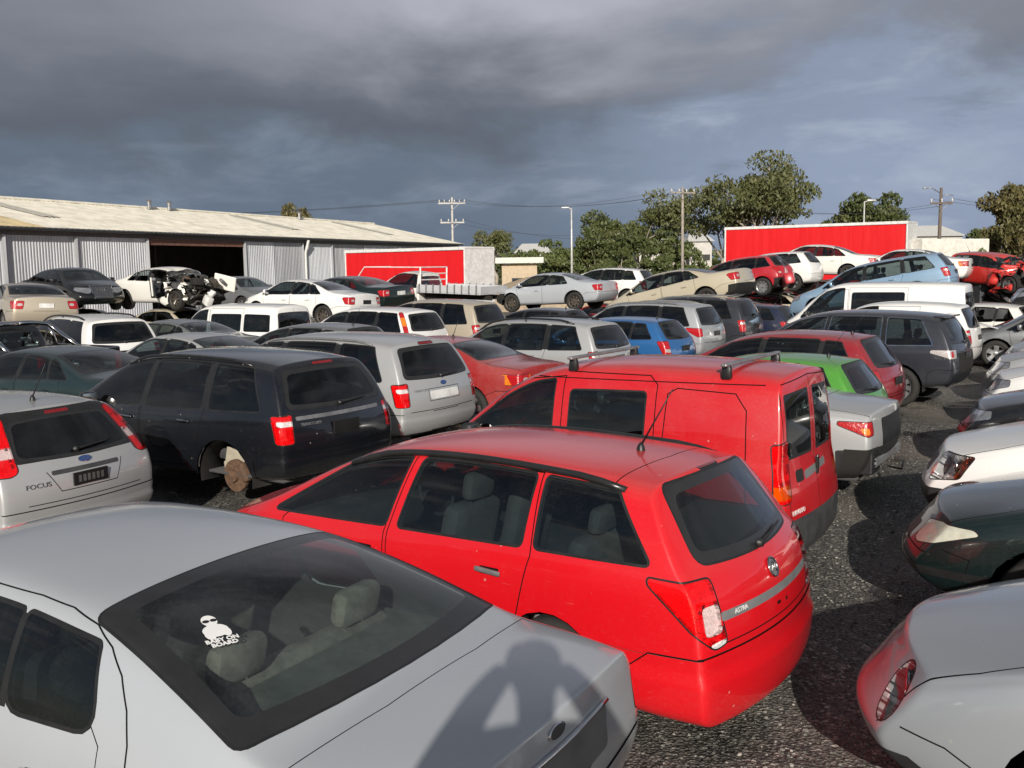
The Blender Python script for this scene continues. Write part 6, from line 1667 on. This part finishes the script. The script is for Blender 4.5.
b = MB(); gm = simple('galvanised_tray', (.52, .53, .55), .5, metal=.2, var=.18, nscale=2); b.box((-l2-1.3, 0, .98), (2.7, 1.9, .06), gm, None, .015)
for sd in (1, -1):
    b.box((-l2-1.3, sd*.94, 1.12), (2.66, .04, .24), gm, None, .01)
    for k in range(9): b.box((-l2-.1-.3*k, sd*.97, 1.13), (.05, .03, .30), M('lgplastic'))
b.box((-l2-2.63, 0, 1.12), (.04, 1.86, .24), gm, None, .01)
for sd in (.42, -.42): b.box((-l2-1.0, sd, .84), (3.6, .09, .16), M('under'))
b.box((-l2-1.2, .2, .72), (.9, .5, .24), M('rust'), None, .03); b.build('tray', c)
b = MB()
for sd in (1, -1): b.tube([(-l2-.06, sd*.85, 1.0), (-l2-.06, sd*.85, 1.85)], .03, M('white_metal'), 6)
for z in (1.4, 1.62, 1.85): b.tube([(-l2-.06, -.85, z), (-l2-.06, .85, z)], .025, M('white_metal'), 6)
b.tube([(-l2-.06, .85, 1.85), (1.0, .80, 1.80), (1.5, .78, 1.2)], .022, M('white_metal'), 6); b.tube([(1.0, .80, 1.80), (1.0, -.80, 1.80)], .022, M('white_metal'), 6); b.build('ladder_rack', c)

# stacked rank
HULK = merge(scale_spec(SEDAN, 4.7, 1.78, 1.0), tum=.25, lines=[], panels=[], handles=None, mirror=None, plate=None)
def stacked(name, label, S, pm, x, y, h, z, tilt=(0, 0), under='mgrey', ulabel=None, uz=None, **kw):
    r = C(name, label, S, pm, x, y, h, z, tilt, **kw)
    if ulabel:
        top = uz if uz else z
        hs = merge(HULK); hs = scale_spec(hs, 4.7, 1.78, max(.8, top+.05)); hs['deform'] = lambda v: v + Vector((0, .05*noise.noise(v*1.7), .06*noise.noise(v*2.1+Vector((3, 0, 0)))*max(0, v.z-.5)))
        C('crushed_car', ulabel, hs, under, x + .15, y + .1, h, 0, skip=('seats', 'mirrors'), lod=0, rim='steel', glass=G_DK)
    return r
stacked('beige_sedan', 'champagne sedan with wide red tail lights stacked at the far left edge', merge(scale_spec(SEDAN, 4.8, 1.82, 1.45), plate=(.80, .37, .12, 'white_metal')), 'gold', -13.9, 28.3, 128, .92, (1, 2), 'mgrey', 'flattened grey car under the champagne sedan at the left')
SAu = merge(scale_spec(SEDAN, 4.9, 1.86, 1.46), rim='ten')
SAu['lamps'] = SAu['lamps'][:3] + [('grille', 'darklamp', [('x', 1, [(-.30, .44), (.30, .44), (.36, .82), (-.36, .82)])], False), ('body', 'chrome', [], False)][:1]
c, o_, Sx = stacked('black_sedan', 'glossy black prestige sedan with a deep chrome-edged grille stacked facing the yard', SAu, 'black2', -15.0, 33.8, -42, 1.36, (0, 0), 'dgreen2', 'flattened dark green car under the black prestige sedan', glass=G_DK)
pts = []
for y, z in ((-.37, .83), (.37, .83), (.31, .43), (-.31, .43)):
    q = Sx['_bv'].ray_cast(Vector((6, y, z)), Vector((-1, 0, 0))); pts.append(q[0] + q[1]*.02 if q[0] is not None else Vector((2.4, y, z)))
b = MB(); b.tube(pts, .022, M('chrome'), 6, closed=True)
pc = Sx['_bv'].ray_cast(Vector((6, 0, .72)), Vector((-1, 0, 0)))[0]
for k in range(4): b.tube([pc + Vector((.02, -.11+.073*k+.05*math.cos(a), .05*math.sin(a))) for a in [2*math.pi*i/16 for i in range(16)]], .008, M('chrome'), 5, closed=True)
b.build('grille_surround', c)
def crumple(x0, amt, seed=0):
    def f(v):
        k = max(0.0, min(1.0, (v.x-x0)/1.2)); q = v*1.9 + Vector((seed, seed*2, 0))
        d = Vector((noise.noise(q), noise.noise(q+Vector((7, 0, 0))), noise.noise(q+Vector((0, 9, 0)))))
        d2 = Vector((noise.noise(q*2.7), noise.noise(q*2.7+Vector((5, 0, 0))), noise.noise(q*2.7+Vector((0, 4, 0)))))
        v = v + (d*.30 + d2*.14)*amt*k; v.x -= amt*.35*k*(.5+.5*noise.noise(q*.8)); return v
    return f
def crumple_rear(x0, amt, seed=0):
    def f(v):
        k = max(0.0, min(1.0, (x0-v.x)/1.2)); q = v*1.9 + Vector((seed, seed*2, 0))
        d = Vector((noise.noise(q), noise.noise(q+Vector((7, 0, 0))), noise.noise(q+Vector((0, 9, 0)))))
        return v + d*.30*amt*k + Vector((amt*.25*k, 0, 0))
    return f
SWr = merge(scale_spec(SEDAN, 4.5, 1.74, 1.44), deform=crumple(2.6, 1.25, 3), dropfn=lambda c: (c[0] > 3.35 and c[2] > .42 and noise.noise(Vector(c)*2.4) > -.12 and (c[1] < .35 or c[0] > 3.7)) or (2.42 < c[0] < 3.2 and c[1] < -.5 and .42 < c[2] < .93), panels=[], lines=[], rim='steel', handles=None, mirror=None)
SWr['lamps'] = SWr['lamps'][:2] + [('body', 'under', [('x', 1, [(-.7, .3), (.7, .3), (.7, .78), (-.7, .78)])], False)]
c, o_, Sx = stacked('wrecked_white_sedan', 'wrecked white sedan with smashed front and shattered windscreen beside the black prestige sedan', SWr, 'white2', -11.6, 33.6, -34, 1.36, (0, 0), 'beige', 'flattened beige car under the wrecked white sedan', glass=glass('shattered', (.55, .62, .60), .10, .55), sideg=['open']*3)
b = MB(); rd = random.Random(4)
for k in range(34):
    p = Vector((rd.uniform(1.2, 2.35), rd.uniform(-.8, .8), rd.uniform(.25, .95)))
    mt = M(rd.choice(['grey_metal', 'rust', 'seal', 'dplastic', 'white_metal', 'under', 'steel']))
    if k % 3: b.box(p, (rd.uniform(.1, .4), rd.uniform(.08, .4), rd.uniform(.06, .3)), mt, (rd.uniform(-1, 1), rd.uniform(-1, 1), rd.uniform(-2, 2)), .02)
    else: b.tube([p, p + Vector((rd.uniform(-.3, .5), rd.uniform(-.4, .4), rd.uniform(-.1, .3))), p + Vector((rd.uniform(-.2, .7), rd.uniform(-.6, .6), rd.uniform(-.2, .3)))], .025, mt, 6)
b.build('exposed_engine', c, False, autosmooth=35)
b = MB(); b.box((2.2, .55, .88), (.75, .06, .50), P['white2'], (.2, .25, .5), .03); b.build('bent_fender', c)
b = MB(); b.box((.55, -1.0, .78), (1.05, .06, .62), P['white2'], (.05, .0, -.75), .03); b.box((.70, -1.2, .78), (.55, .03, .36), M('liner'), (.05, 0, -.75), .03); b.build('hanging_door', c)
stacked('grey_sedan', 'grey sedan stacked in front of the open shed doorway', merge(scale_spec(SEDAN, 4.6, 1.76, 1.42)), 'mgrey', -10.7, 38.6, -38, 1.0, (0, 0), 'black2', 'flattened black car under the grey sedan by the shed door')
stacked('white_sedan', 'white sedan stacked in the middle left, in front of the bottle green sedan', merge(scale_spec(SEDAN, 4.6, 1.75, 1.42), rim='steel'), 'white', -6.35, 30.9, 151, .92, (-1.5, 1.5), 'mgrey', 'flattened grey car under the white stacked sedan')
SGr = merge(SEDAN, plate=(.78, .40, .13, 'white_metal'))
stacked('green_sedan', 'bottle green sedan with a pale plate stacked in front of the red trailer curtain', SGr, 'dgreen', -5.75, 35.2, 147, .95, (1.5, -2), 'silver3', 'flattened silver car under the bottle green sedan')
SCo = merge(scale_spec(SEDAN, 4.5, 1.74, 1.36), rim='steel', side=[(1.28, 1.50, 2.02, 2.0, .025, .055, .05), (2.14, 2.1, 3.40, 2.85)], plate=None)
SCo['panels'] = [SCo['panels'][1]] + SCo['panels'][2:]; SCo['handles'] = SCo['handles'][1:]
c, o_, Sx = stacked('silver_coupe', 'silver two-door coupe with a dangling rear wheel stacked in the centre distance', SCo, 'falcon', 1.6, 35.4, 147.5, 1.05, (2, 0), 'black2', 'flattened dark car under the silver coupe', uz=.78)
stacked('white_hatchback', 'white hatchback roof showing between the silver coupe and the tilted champagne sedan', merge(scale_spec(HATCH, 4.3, 1.74, 1.48)), 'white', 3.7, 39.2, 150, 1.08, (-2, 2), 'maroon', 'flattened maroon car under the far white hatchback')
SBt = merge(scale_spec(SEDAN, 4.85, 1.80, 1.44), rim='steel', plate=None)
SBt['lamps'] = [('body', 'under', [('x', -1, [(-.9, .2), (.9, .2), (.9, .60), (-.9, .60)])], False)] + SBt['lamps']
stacked('champagne_sedan', 'champagne sedan tilted nose-down on the stack with its rear bumper gone', SBt, 'beige', 5.2, 30.6, 147, 1.02, (11.5, 0), 'dgrey', 'flattened dark grey car under the tilted champagne sedan', uz=.75)
SV = merge(scale_spec(HATCH, 4.2, 1.72, 1.46), deform=crumple_rear(1.0, .55, 2), rim='ten', plate=None, wiper=None, antenna=None)
SV['lamps'] = SV['lamps'][:2] + [('body', 'under', [('x', -1, [(-.5, .25), (.9, .25), (.9, .58), (-.5, .58)])], False)] + SV['lamps'][2:]
c, o_, Sx = stacked('wrecked_red_hatchback', 'crimson hatchback with a crushed tail stacked at the left end of the long red trailer', SV, 'crimson', 8.35, 36.4, 145, 1.36, (6, 0), 'mgrey', 'flattened grey car under the crimson wreck', glass=G_DK)
b = MB(); b.box((-2.2, .75, .42), (.35, .95, .42), P['crimson'], (.2, .1, .5), .08); b.box((-2.3, .75, .28), (.25, .8, .12), M('under'), (.2, .1, .5), .03); b.build('hanging_bumper', c, False, autosmooth=40)
stacked('white_hatchback', 'white hatchback with a missing tail light stacked right of the crimson wreck', merge(scale_spec(HATCH, 4.2, 1.72, 1.50), plate=None), 'white', 9.95, 38.3, 145, 1.52, (3, 0), 'beige', 'flattened beige car under the white hatchback at the red trailer', lamps=HATCH['lamps'][2:], glass=G_DK)
stacked('white_sedan', 'white sedan stacked highest, its boot against the long red trailer', merge(scale_spec(SEDAN, 4.8, 1.80, 1.44), rim='steel'), 'white2', 12.55, 40.4, 150, 1.92, (-2, 0), 'mgrey', 'dented grey car under the highest white sedan')
SLb = merge(scale_spec(SUV, 5.0, 1.78, 1.50), rim='seven', zs=[(0, .3), (4.75, .25)], wr=.32)
stacked('pale_blue_wagon', 'pale blue station wagon tilted nose-down on the stack above the white van', SLb, 'ltblue', 11.15, 30.3, 147.5, 1.12, (9.5, 0), 'ltblue', 'flattened pale blue car under the pale blue wagon', uz=.72, glass=G_MED)
SPp = merge(scale_spec(SEDAN, 4.6, 1.75, 1.43)); SPp['lamps'] = [('tail_light', 'amber', [('y', 1, [(.0, .74), (.36, .76), (.42, .92), (.0, .92)]), ('x', -1, [(.58, .74), (.95, .74), (.95, .92), (.54, .92)])], True)] + SPp['lamps']
stacked('white_sedan', 'white sedan with orange tail lights stacked between the pale blue wagon and the red wreck', SPp, 'white', 15.6, 38.8, 147, 1.68, (0, 0), 'black2', 'dented black car under the white sedan with orange lights')
SOo = merge(scale_spec(HATCH, 4.1, 1.68, 1.42), deform=crumple(2.2, 1.9, 5), dropfn=lambda c: c[0] > 3.3 and noise.noise(Vector(c)*2.2) > .05, rim='five', lines=[], panels=[], handles=None, mirror=None)
SOo['lamps'] = SOo['lamps'][:2] + [('body', 'under', [('x', 1, [(-.8, .2), (.8, .2), (.8, .75), (-.8, .75)])], False)]
c, o_, Sx = stacked('wrecked_red_car', 'red car with a crumpled bonnet and folded roof stacked at the far right', SOo, 'orange', 18.9, 38.6, -66, 1.50, (4, 3), 'mgrey', 'dented grey car under the red wreck at the far right')
b = MB(); rd = random.Random(9)
for k in range(22):
    p = Vector((rd.uniform(1.3, 2.2), rd.uniform(-.7, .7), rd.uniform(.3, .8))); mt = M(rd.choice(['grey_metal', 'rust', 'seal', 'dplastic', 'under']))
    b.box(p, (rd.uniform(.1, .4), rd.uniform(.08, .4), rd.uniform(.06, .3)), mt, (rd.uniform(-1, 1), rd.uniform(-1, 1), rd.uniform(-2, 2)), .02)
b.build('exposed_engine', c, False, autosmooth=35)
C('black_hatchback', 'black hatchback nose at the right edge, perched on a flattened car', merge(scale_spec(HATCH, 4.3, 1.75, 1.46), rim='ten'), 'black2', 15.9, 26.9, 152, .98, glass=G_DK)
C('crushed_car', 'flattened blue-grey car under the black hatchback at the right edge', scale_spec(HULK, 4.6, 1.75, 1.0), 'navy', 16.0, 27.0, 152, 0, skip=('seats', 'mirrors'), lod=0, rim='steel')
SSh = merge(scale_spec(HATCH, 4.1, 1.70, 1.46), rim='none' if False else 'steel', lines=[], lamps=[('body', 'under', [('x', 1, [(-.8, .2), (.8, .2), (.8, .8), (-.8, .8)])], False)], deform=crumple(2.9, .7, 8), mirror=None, handles=None)
C('stripped_white_shell', 'stripped white body shell with empty window holes right of the white van', SSh, 'white2', 12.6, 27.6, 140, .0, sideg=['open']*3, rw_open=True, broken_ws=True)

# right-hand rank, noses to the alley
SFF = merge(scale_spec(SEDAN, 4.6, 1.74, 1.40), level=3, lamp3d=True, axles=(1.0, 3.46), lampr=.0, bowls=((-.03, .0),), rim='five', seatmat='dseat', bf=.34)
Lf = SFF['L']
SFF['lamps'] = SFF['lamps'][:2] + [('headlight', 'headlamp', [('e', 1, [(.64+.085*math.cos(a), .64+.125*math.sin(a)) for a in [2*math.pi*i/20 for i in range(20)]])], True)] + [
   
   ('body', 'dplastic', [('e', 1, [(.20, .26), (.66, .27), (.86, .36), (.80, .40), (.20, .40)])], True), ('body', 'amber', [('y', 1, [(3.66, .62), (3.74, .62), (3.74, .65), (3.66, .65)])], True)]
SFF['lines'] = [l for l in SFF['lines'] if l[0] == 'z'] + [('y', BOTH, [(4.24, .53), (4.05, .50), (3.84, .39)], False)]
c7, o7, S7 = C('silver_coupe', 'silver car with an oval headlight, its bonnet filling the bottom right corner', SFF, 'silverff', 3.78, 3.90, 150)
SGG = merge(SEDAN, level=3, lamp3d=True, bf=.30, axles=(1.05, 3.82), rim='seven')
SGG['lamps'] = SEDAN['lamps'][:2] + [('headlight', 'hazy', [('e', 1, [(.48, .60), (.56, .585), (.80, .635), (1.06, .735), (1.02, .765), (.75, .765), (.52, .73)])], True),
   ('body', 'seal', [('y', 1, [(4.45, .40), (4.95, .40), (4.95, .46), (4.45, .46)])], True), ('body', 'seal', [('x', 1, [(-.9, .40), (.9, .40), (.9, .46), (-.9, .46)])], False), ('grille', 'dplastic', [('x', 1, [(-.34, .56), (.34, .56), (.36, .68), (-.36, .68)])], False)]
C('dark_green_sedan', 'dark green sedan nose with a large hazy headlight, second from the bottom on the right', SGG, 'dgreen', 5.18, 6.42, 150)
SHH = merge(scale_spec(SUV, 4.7, 1.80, 1.76), level=3, lamp3d=True, rim='steel')
SHH['lamps'] = SUV['lamps'][:2] + [('headlight', 'headlamp', [('e', 1, [(.56, .72), (.86, .76), (.93, .95), (.58, .95)])], True), ('headlight', 'amber', [('e', 1, [(.82, .76), (.86, .76), (.93, .95), (.87, .95)])], True),
   ('body', 'dplastic', [('y', 1, [(4.2, .2), (4.9, .2), (4.9, .66), (4.25, .66)])], True), ('body', 'dplastic', [('x', 1, [(-1, .2), (1, .2), (1, .66), (-1, .66)])], False), ('grille', 'dplastic', [('x', 1, [(-.42, .74), (.42, .74), (.44, .90), (-.44, .90)])], False)]
C('white_suv', 'white four-wheel drive nose with black bumper and angular headlight on the right', SHH, 'white', 5.88, 8.0, 150)
RG = None
C('black_sedan', 'black sedan nose beyond the white four-wheel drive on the right', merge(SEDAN), 'black2', 7.94, 11.60, 151)
C('white_sedan', 'white sedan nose third along the far right rank', merge(scale_spec(SEDAN, 4.7, 1.8, 1.44)), 'white', 9.62, 14.70, 151)
C('silver_sedan', 'silver sedan nose next beyond the white one on the far right', merge(scale_spec(SEDAN, 4.7, 1.8, 1.44)), 'silver2', 10.95, 17.35, 151)
C('silver_hatchback', 'pale silver hatchback nose just before the open-bonneted wreck on the right', merge(HATCH), 'silver3', 12.2, 19.8, 151)
C('maroon_hatchback', 'maroon hatchback only just in view at the right edge', merge(HATCH), 'maroon', 13.6, 22.0, 151)
SMM = merge(scale_spec(SEDAN, 4.7, 1.80, 1.40), deform=crumple(3.7, .5, 6))
c, o_, Sx = C('wrecked_silver_sedan', 'wrecked silver-grey sedan with a raised bent bonnet at the end of the alley', SMM, 'mgrey', 13.6, 24.4, 155, .0)
b = MB(); b.box((1.75, 0, 1.0), (1.1, 1.35, .035), P['silver3'], (.04, R(-14), 0), .012); b.build('bent_bonnet', c)
# box truck behind the right-hand stack
r = empty('box_truck', (wx(938, 50), 50, 0), (0, 0, R(20))); tag(r, 'white box truck with a cream side behind the far right stack', 'truck')
b = MB(); b.box((0, 0, 2.5), (4.2, 2.2, 2.4), simple('box_white', (.68, .66, .60), .5), None, .05); b.build('cargo_box', r)
b = MB(); b.box((3.1, 0, 1.6), (1.8, 2.0, 1.9), P['white'], None, .18, (.8, .92)); cb = b.build('cab', r, False, autosmooth=40)
b = MB(); b.box((3.82, 0, 2.05), (.12, 1.6, .62), simple('pane', (.03, .04, .05), .08), (0, R(-9), 0), .04); b.build('windscreen', r)
b = MB(); b.box((.8, 0, .95), (6.2, .9, .25), M('under')); b.build('chassis', r)
tm, rm = wheel_meshes('steel', .42, .26)
for x in (-1.2, 3.0):
    for sd in (1, -1): w_ = link_mesh('wheel', tm, r, (x, sd*.9, .42), (0, 0, 0 if sd > 0 else math.pi)); link_mesh('rim', rm, w_)
r = empty('scrap_bin', (wx(1016, 40), 40, 0), (0, 0, R(12))); tag(r, 'dark steel scrap bin at the right edge behind the red wreck', 'skip bin')
b = MB(); dm = simple('dark_bin', (.05, .055, .065), .6)
for y in (-1.1, 1.1): b.box((0, y, 1.3), (5, .08, 2.3), dm, None, .02); [b.box((-2.3+.65*k, y*1.04, 1.3), (.09, .06, 2.3), dm) for k in range(8)]
for x in (-2.5, 2.5): b.box((x, 0, 1.3), (.08, 2.28, 2.3), dm, None, .02)
b.box((0, 0, .18), (5, 2.2, .12), dm); b.build('bin_body', r)
for x in (-1.9, 1.9): b = MB(); b.box((x, 0, .06), (.12, 2.2, .12), dm); b.build('skid', r)
# ------------------------------------------------------------------ the photographer, seen only as a shadow on the silver sedan's boot
def skinned(name, verts, edges, rad, mat, parent=None, sub=2):
    me = bpy.data.meshes.new(name); me.from_pydata(verts, edges, []); o = bpy.data.objects.new(name, me); COL.objects.link(o)
    md = o.modifiers.new('k', 'SKIN'); s = o.modifiers.new('s', 'SUBSURF'); s.levels = sub
    sv = me.skin_vertices[0].data
    for i, r_ in enumerate(rad): sv[i].radius = r_ if isinstance(r_, tuple) else (r_, r_)
    sv[0].use_root = True
    dg = bpy.context.evaluated_depsgraph_get(); m2 = bpy.data.meshes.new_from_object(o.evaluated_get(dg)); bpy.data.objects.remove(o); bpy.data.meshes.remove(me)
    m2.materials.clear(); m2.materials.append(mat); m2.polygons.foreach_set('use_smooth', [True]*len(m2.polygons))
    o = bpy.data.objects.new(name, m2); COL.objects.link(o)
    if parent is not None: o.parent = parent
    return o
FZ = 1.02
per = empty('person', (0, -.46, FZ)); tag(per, 'person in dark jacket holding a phone up to take the photograph, standing on pallets', 'person')
SK = simple('skin', (.45, .28, .20), .6, var=.1); JK = simple('dark_jacket', (.03, .035, .05), .9); JN = simple('jeans', (.05, .07, .13), .9)
v = [(0, 0, .92), (0, 0, 1.08), (0, .0, 1.26), (0, .0, 1.42), (0, .02, 1.50), (0, .05, 1.60), (0, .05, 1.70)]; e = [(0, 1), (1, 2), (2, 3), (3, 4), (4, 5), (5, 6)]; rd_ = [(.19, .13), (.18, .12), (.22, .13), (.19, .11), (.06, .06), (.085, .10), (.075, .09)]
for sd in (1, -1):
    k = len(v); v += [(sd*.20, .0, 1.42), (sd*.35, .16, 1.27), (sd*.20, .33, 1.47), (sd*.10, .40, 1.57)]; e += [(3, k), (k, k+1), (k+1, k+2), (k+2, k+3)]; rd_ += [.095, .078, .062, .045]
    k = len(v); v += [(sd*.10, 0, .86), (sd*.11, .01, .48), (sd*.12, -.02, .09), (sd*.13, .12, .05)]; e += [(0, k), (k, k+1), (k+1, k+2), (k+2, k+3)]; rd_ += [.095, .062, .045, .045]
skinned('body', v, e, rd_, JK, per)
for sd in (1, -1):
    vv = [(sd*.105, .395, 1.565), (sd*.085, .425, 1.60)]; ee = [(0, 1)]; rr = [.028, .034]
    for f in range(4):
        k = len(vv); zb_ = 1.575+.019*f; vv += [(sd*.082, .455-.002*f, zb_), (sd*.066, .462, zb_+.004), (sd*.052, .455, zb_+.006)]; ee += [(1, k), (k, k+1), (k+1, k+2)]; rr += [.0095, .0085, .0075]
    k = len(vv); vv += [(sd*.090, .415, 1.565), (sd*.070, .412, 1.560)]; ee += [(1, k), (k, k+1)]; rr += [.011, .009]
    skinned('hand', vv, ee, rr, SK, per, 1)
b = MB(); b.box((0, .436, 1.60), (.155, .009, .076), M('trim'), None, .004); ph = b.build('phone', None); ph.location = (0, -.46, FZ); tag(ph, 'black phone held up in both hands by the photographer', 'phone')
b = MB(); hm = simple('dark_hair', (.03, .02, .015), .8); b.lathe([(.001, .125), (.06, .115), (.095, .07), (.105, .02), (.10, -.03), (.085, -.06)], hm, 18, Matrix.Translation((0, .04, 1.69)), 'z'); b.build('hair', per, True)
pal = None
for k in range(7):
    r = empty('pallet', (0.02*(k % 2), -.50, .006 + .145*k), (0, 0, R(3*(k % 3)-3))); tag(r, ['lowest', 'second', 'third', 'middle', 'fifth', 'sixth', 'topmost'][k] + ' wooden pallet of the stack under the photographer', 'pallet')
    wd = simple('pallet_wood', (.36, .28, .19), .9, var=.4, nscale=8)
    for y in (-.5, -.3, -.1, .1, .3, .5): b = MB(); b.box((0, y, .130), (1.1, .10, .022), wd); b.build('slat', r)
    for x in (-.5, 0, .5): b = MB(); b.box((x, 0, .067), (.09, 1.1, .10), wd); b.build('bearer', r)
    for y in (-.5, 0, .5): b = MB(); b.box((0, y, .007), (1.1, .10, .014), wd); b.build('slat', r)
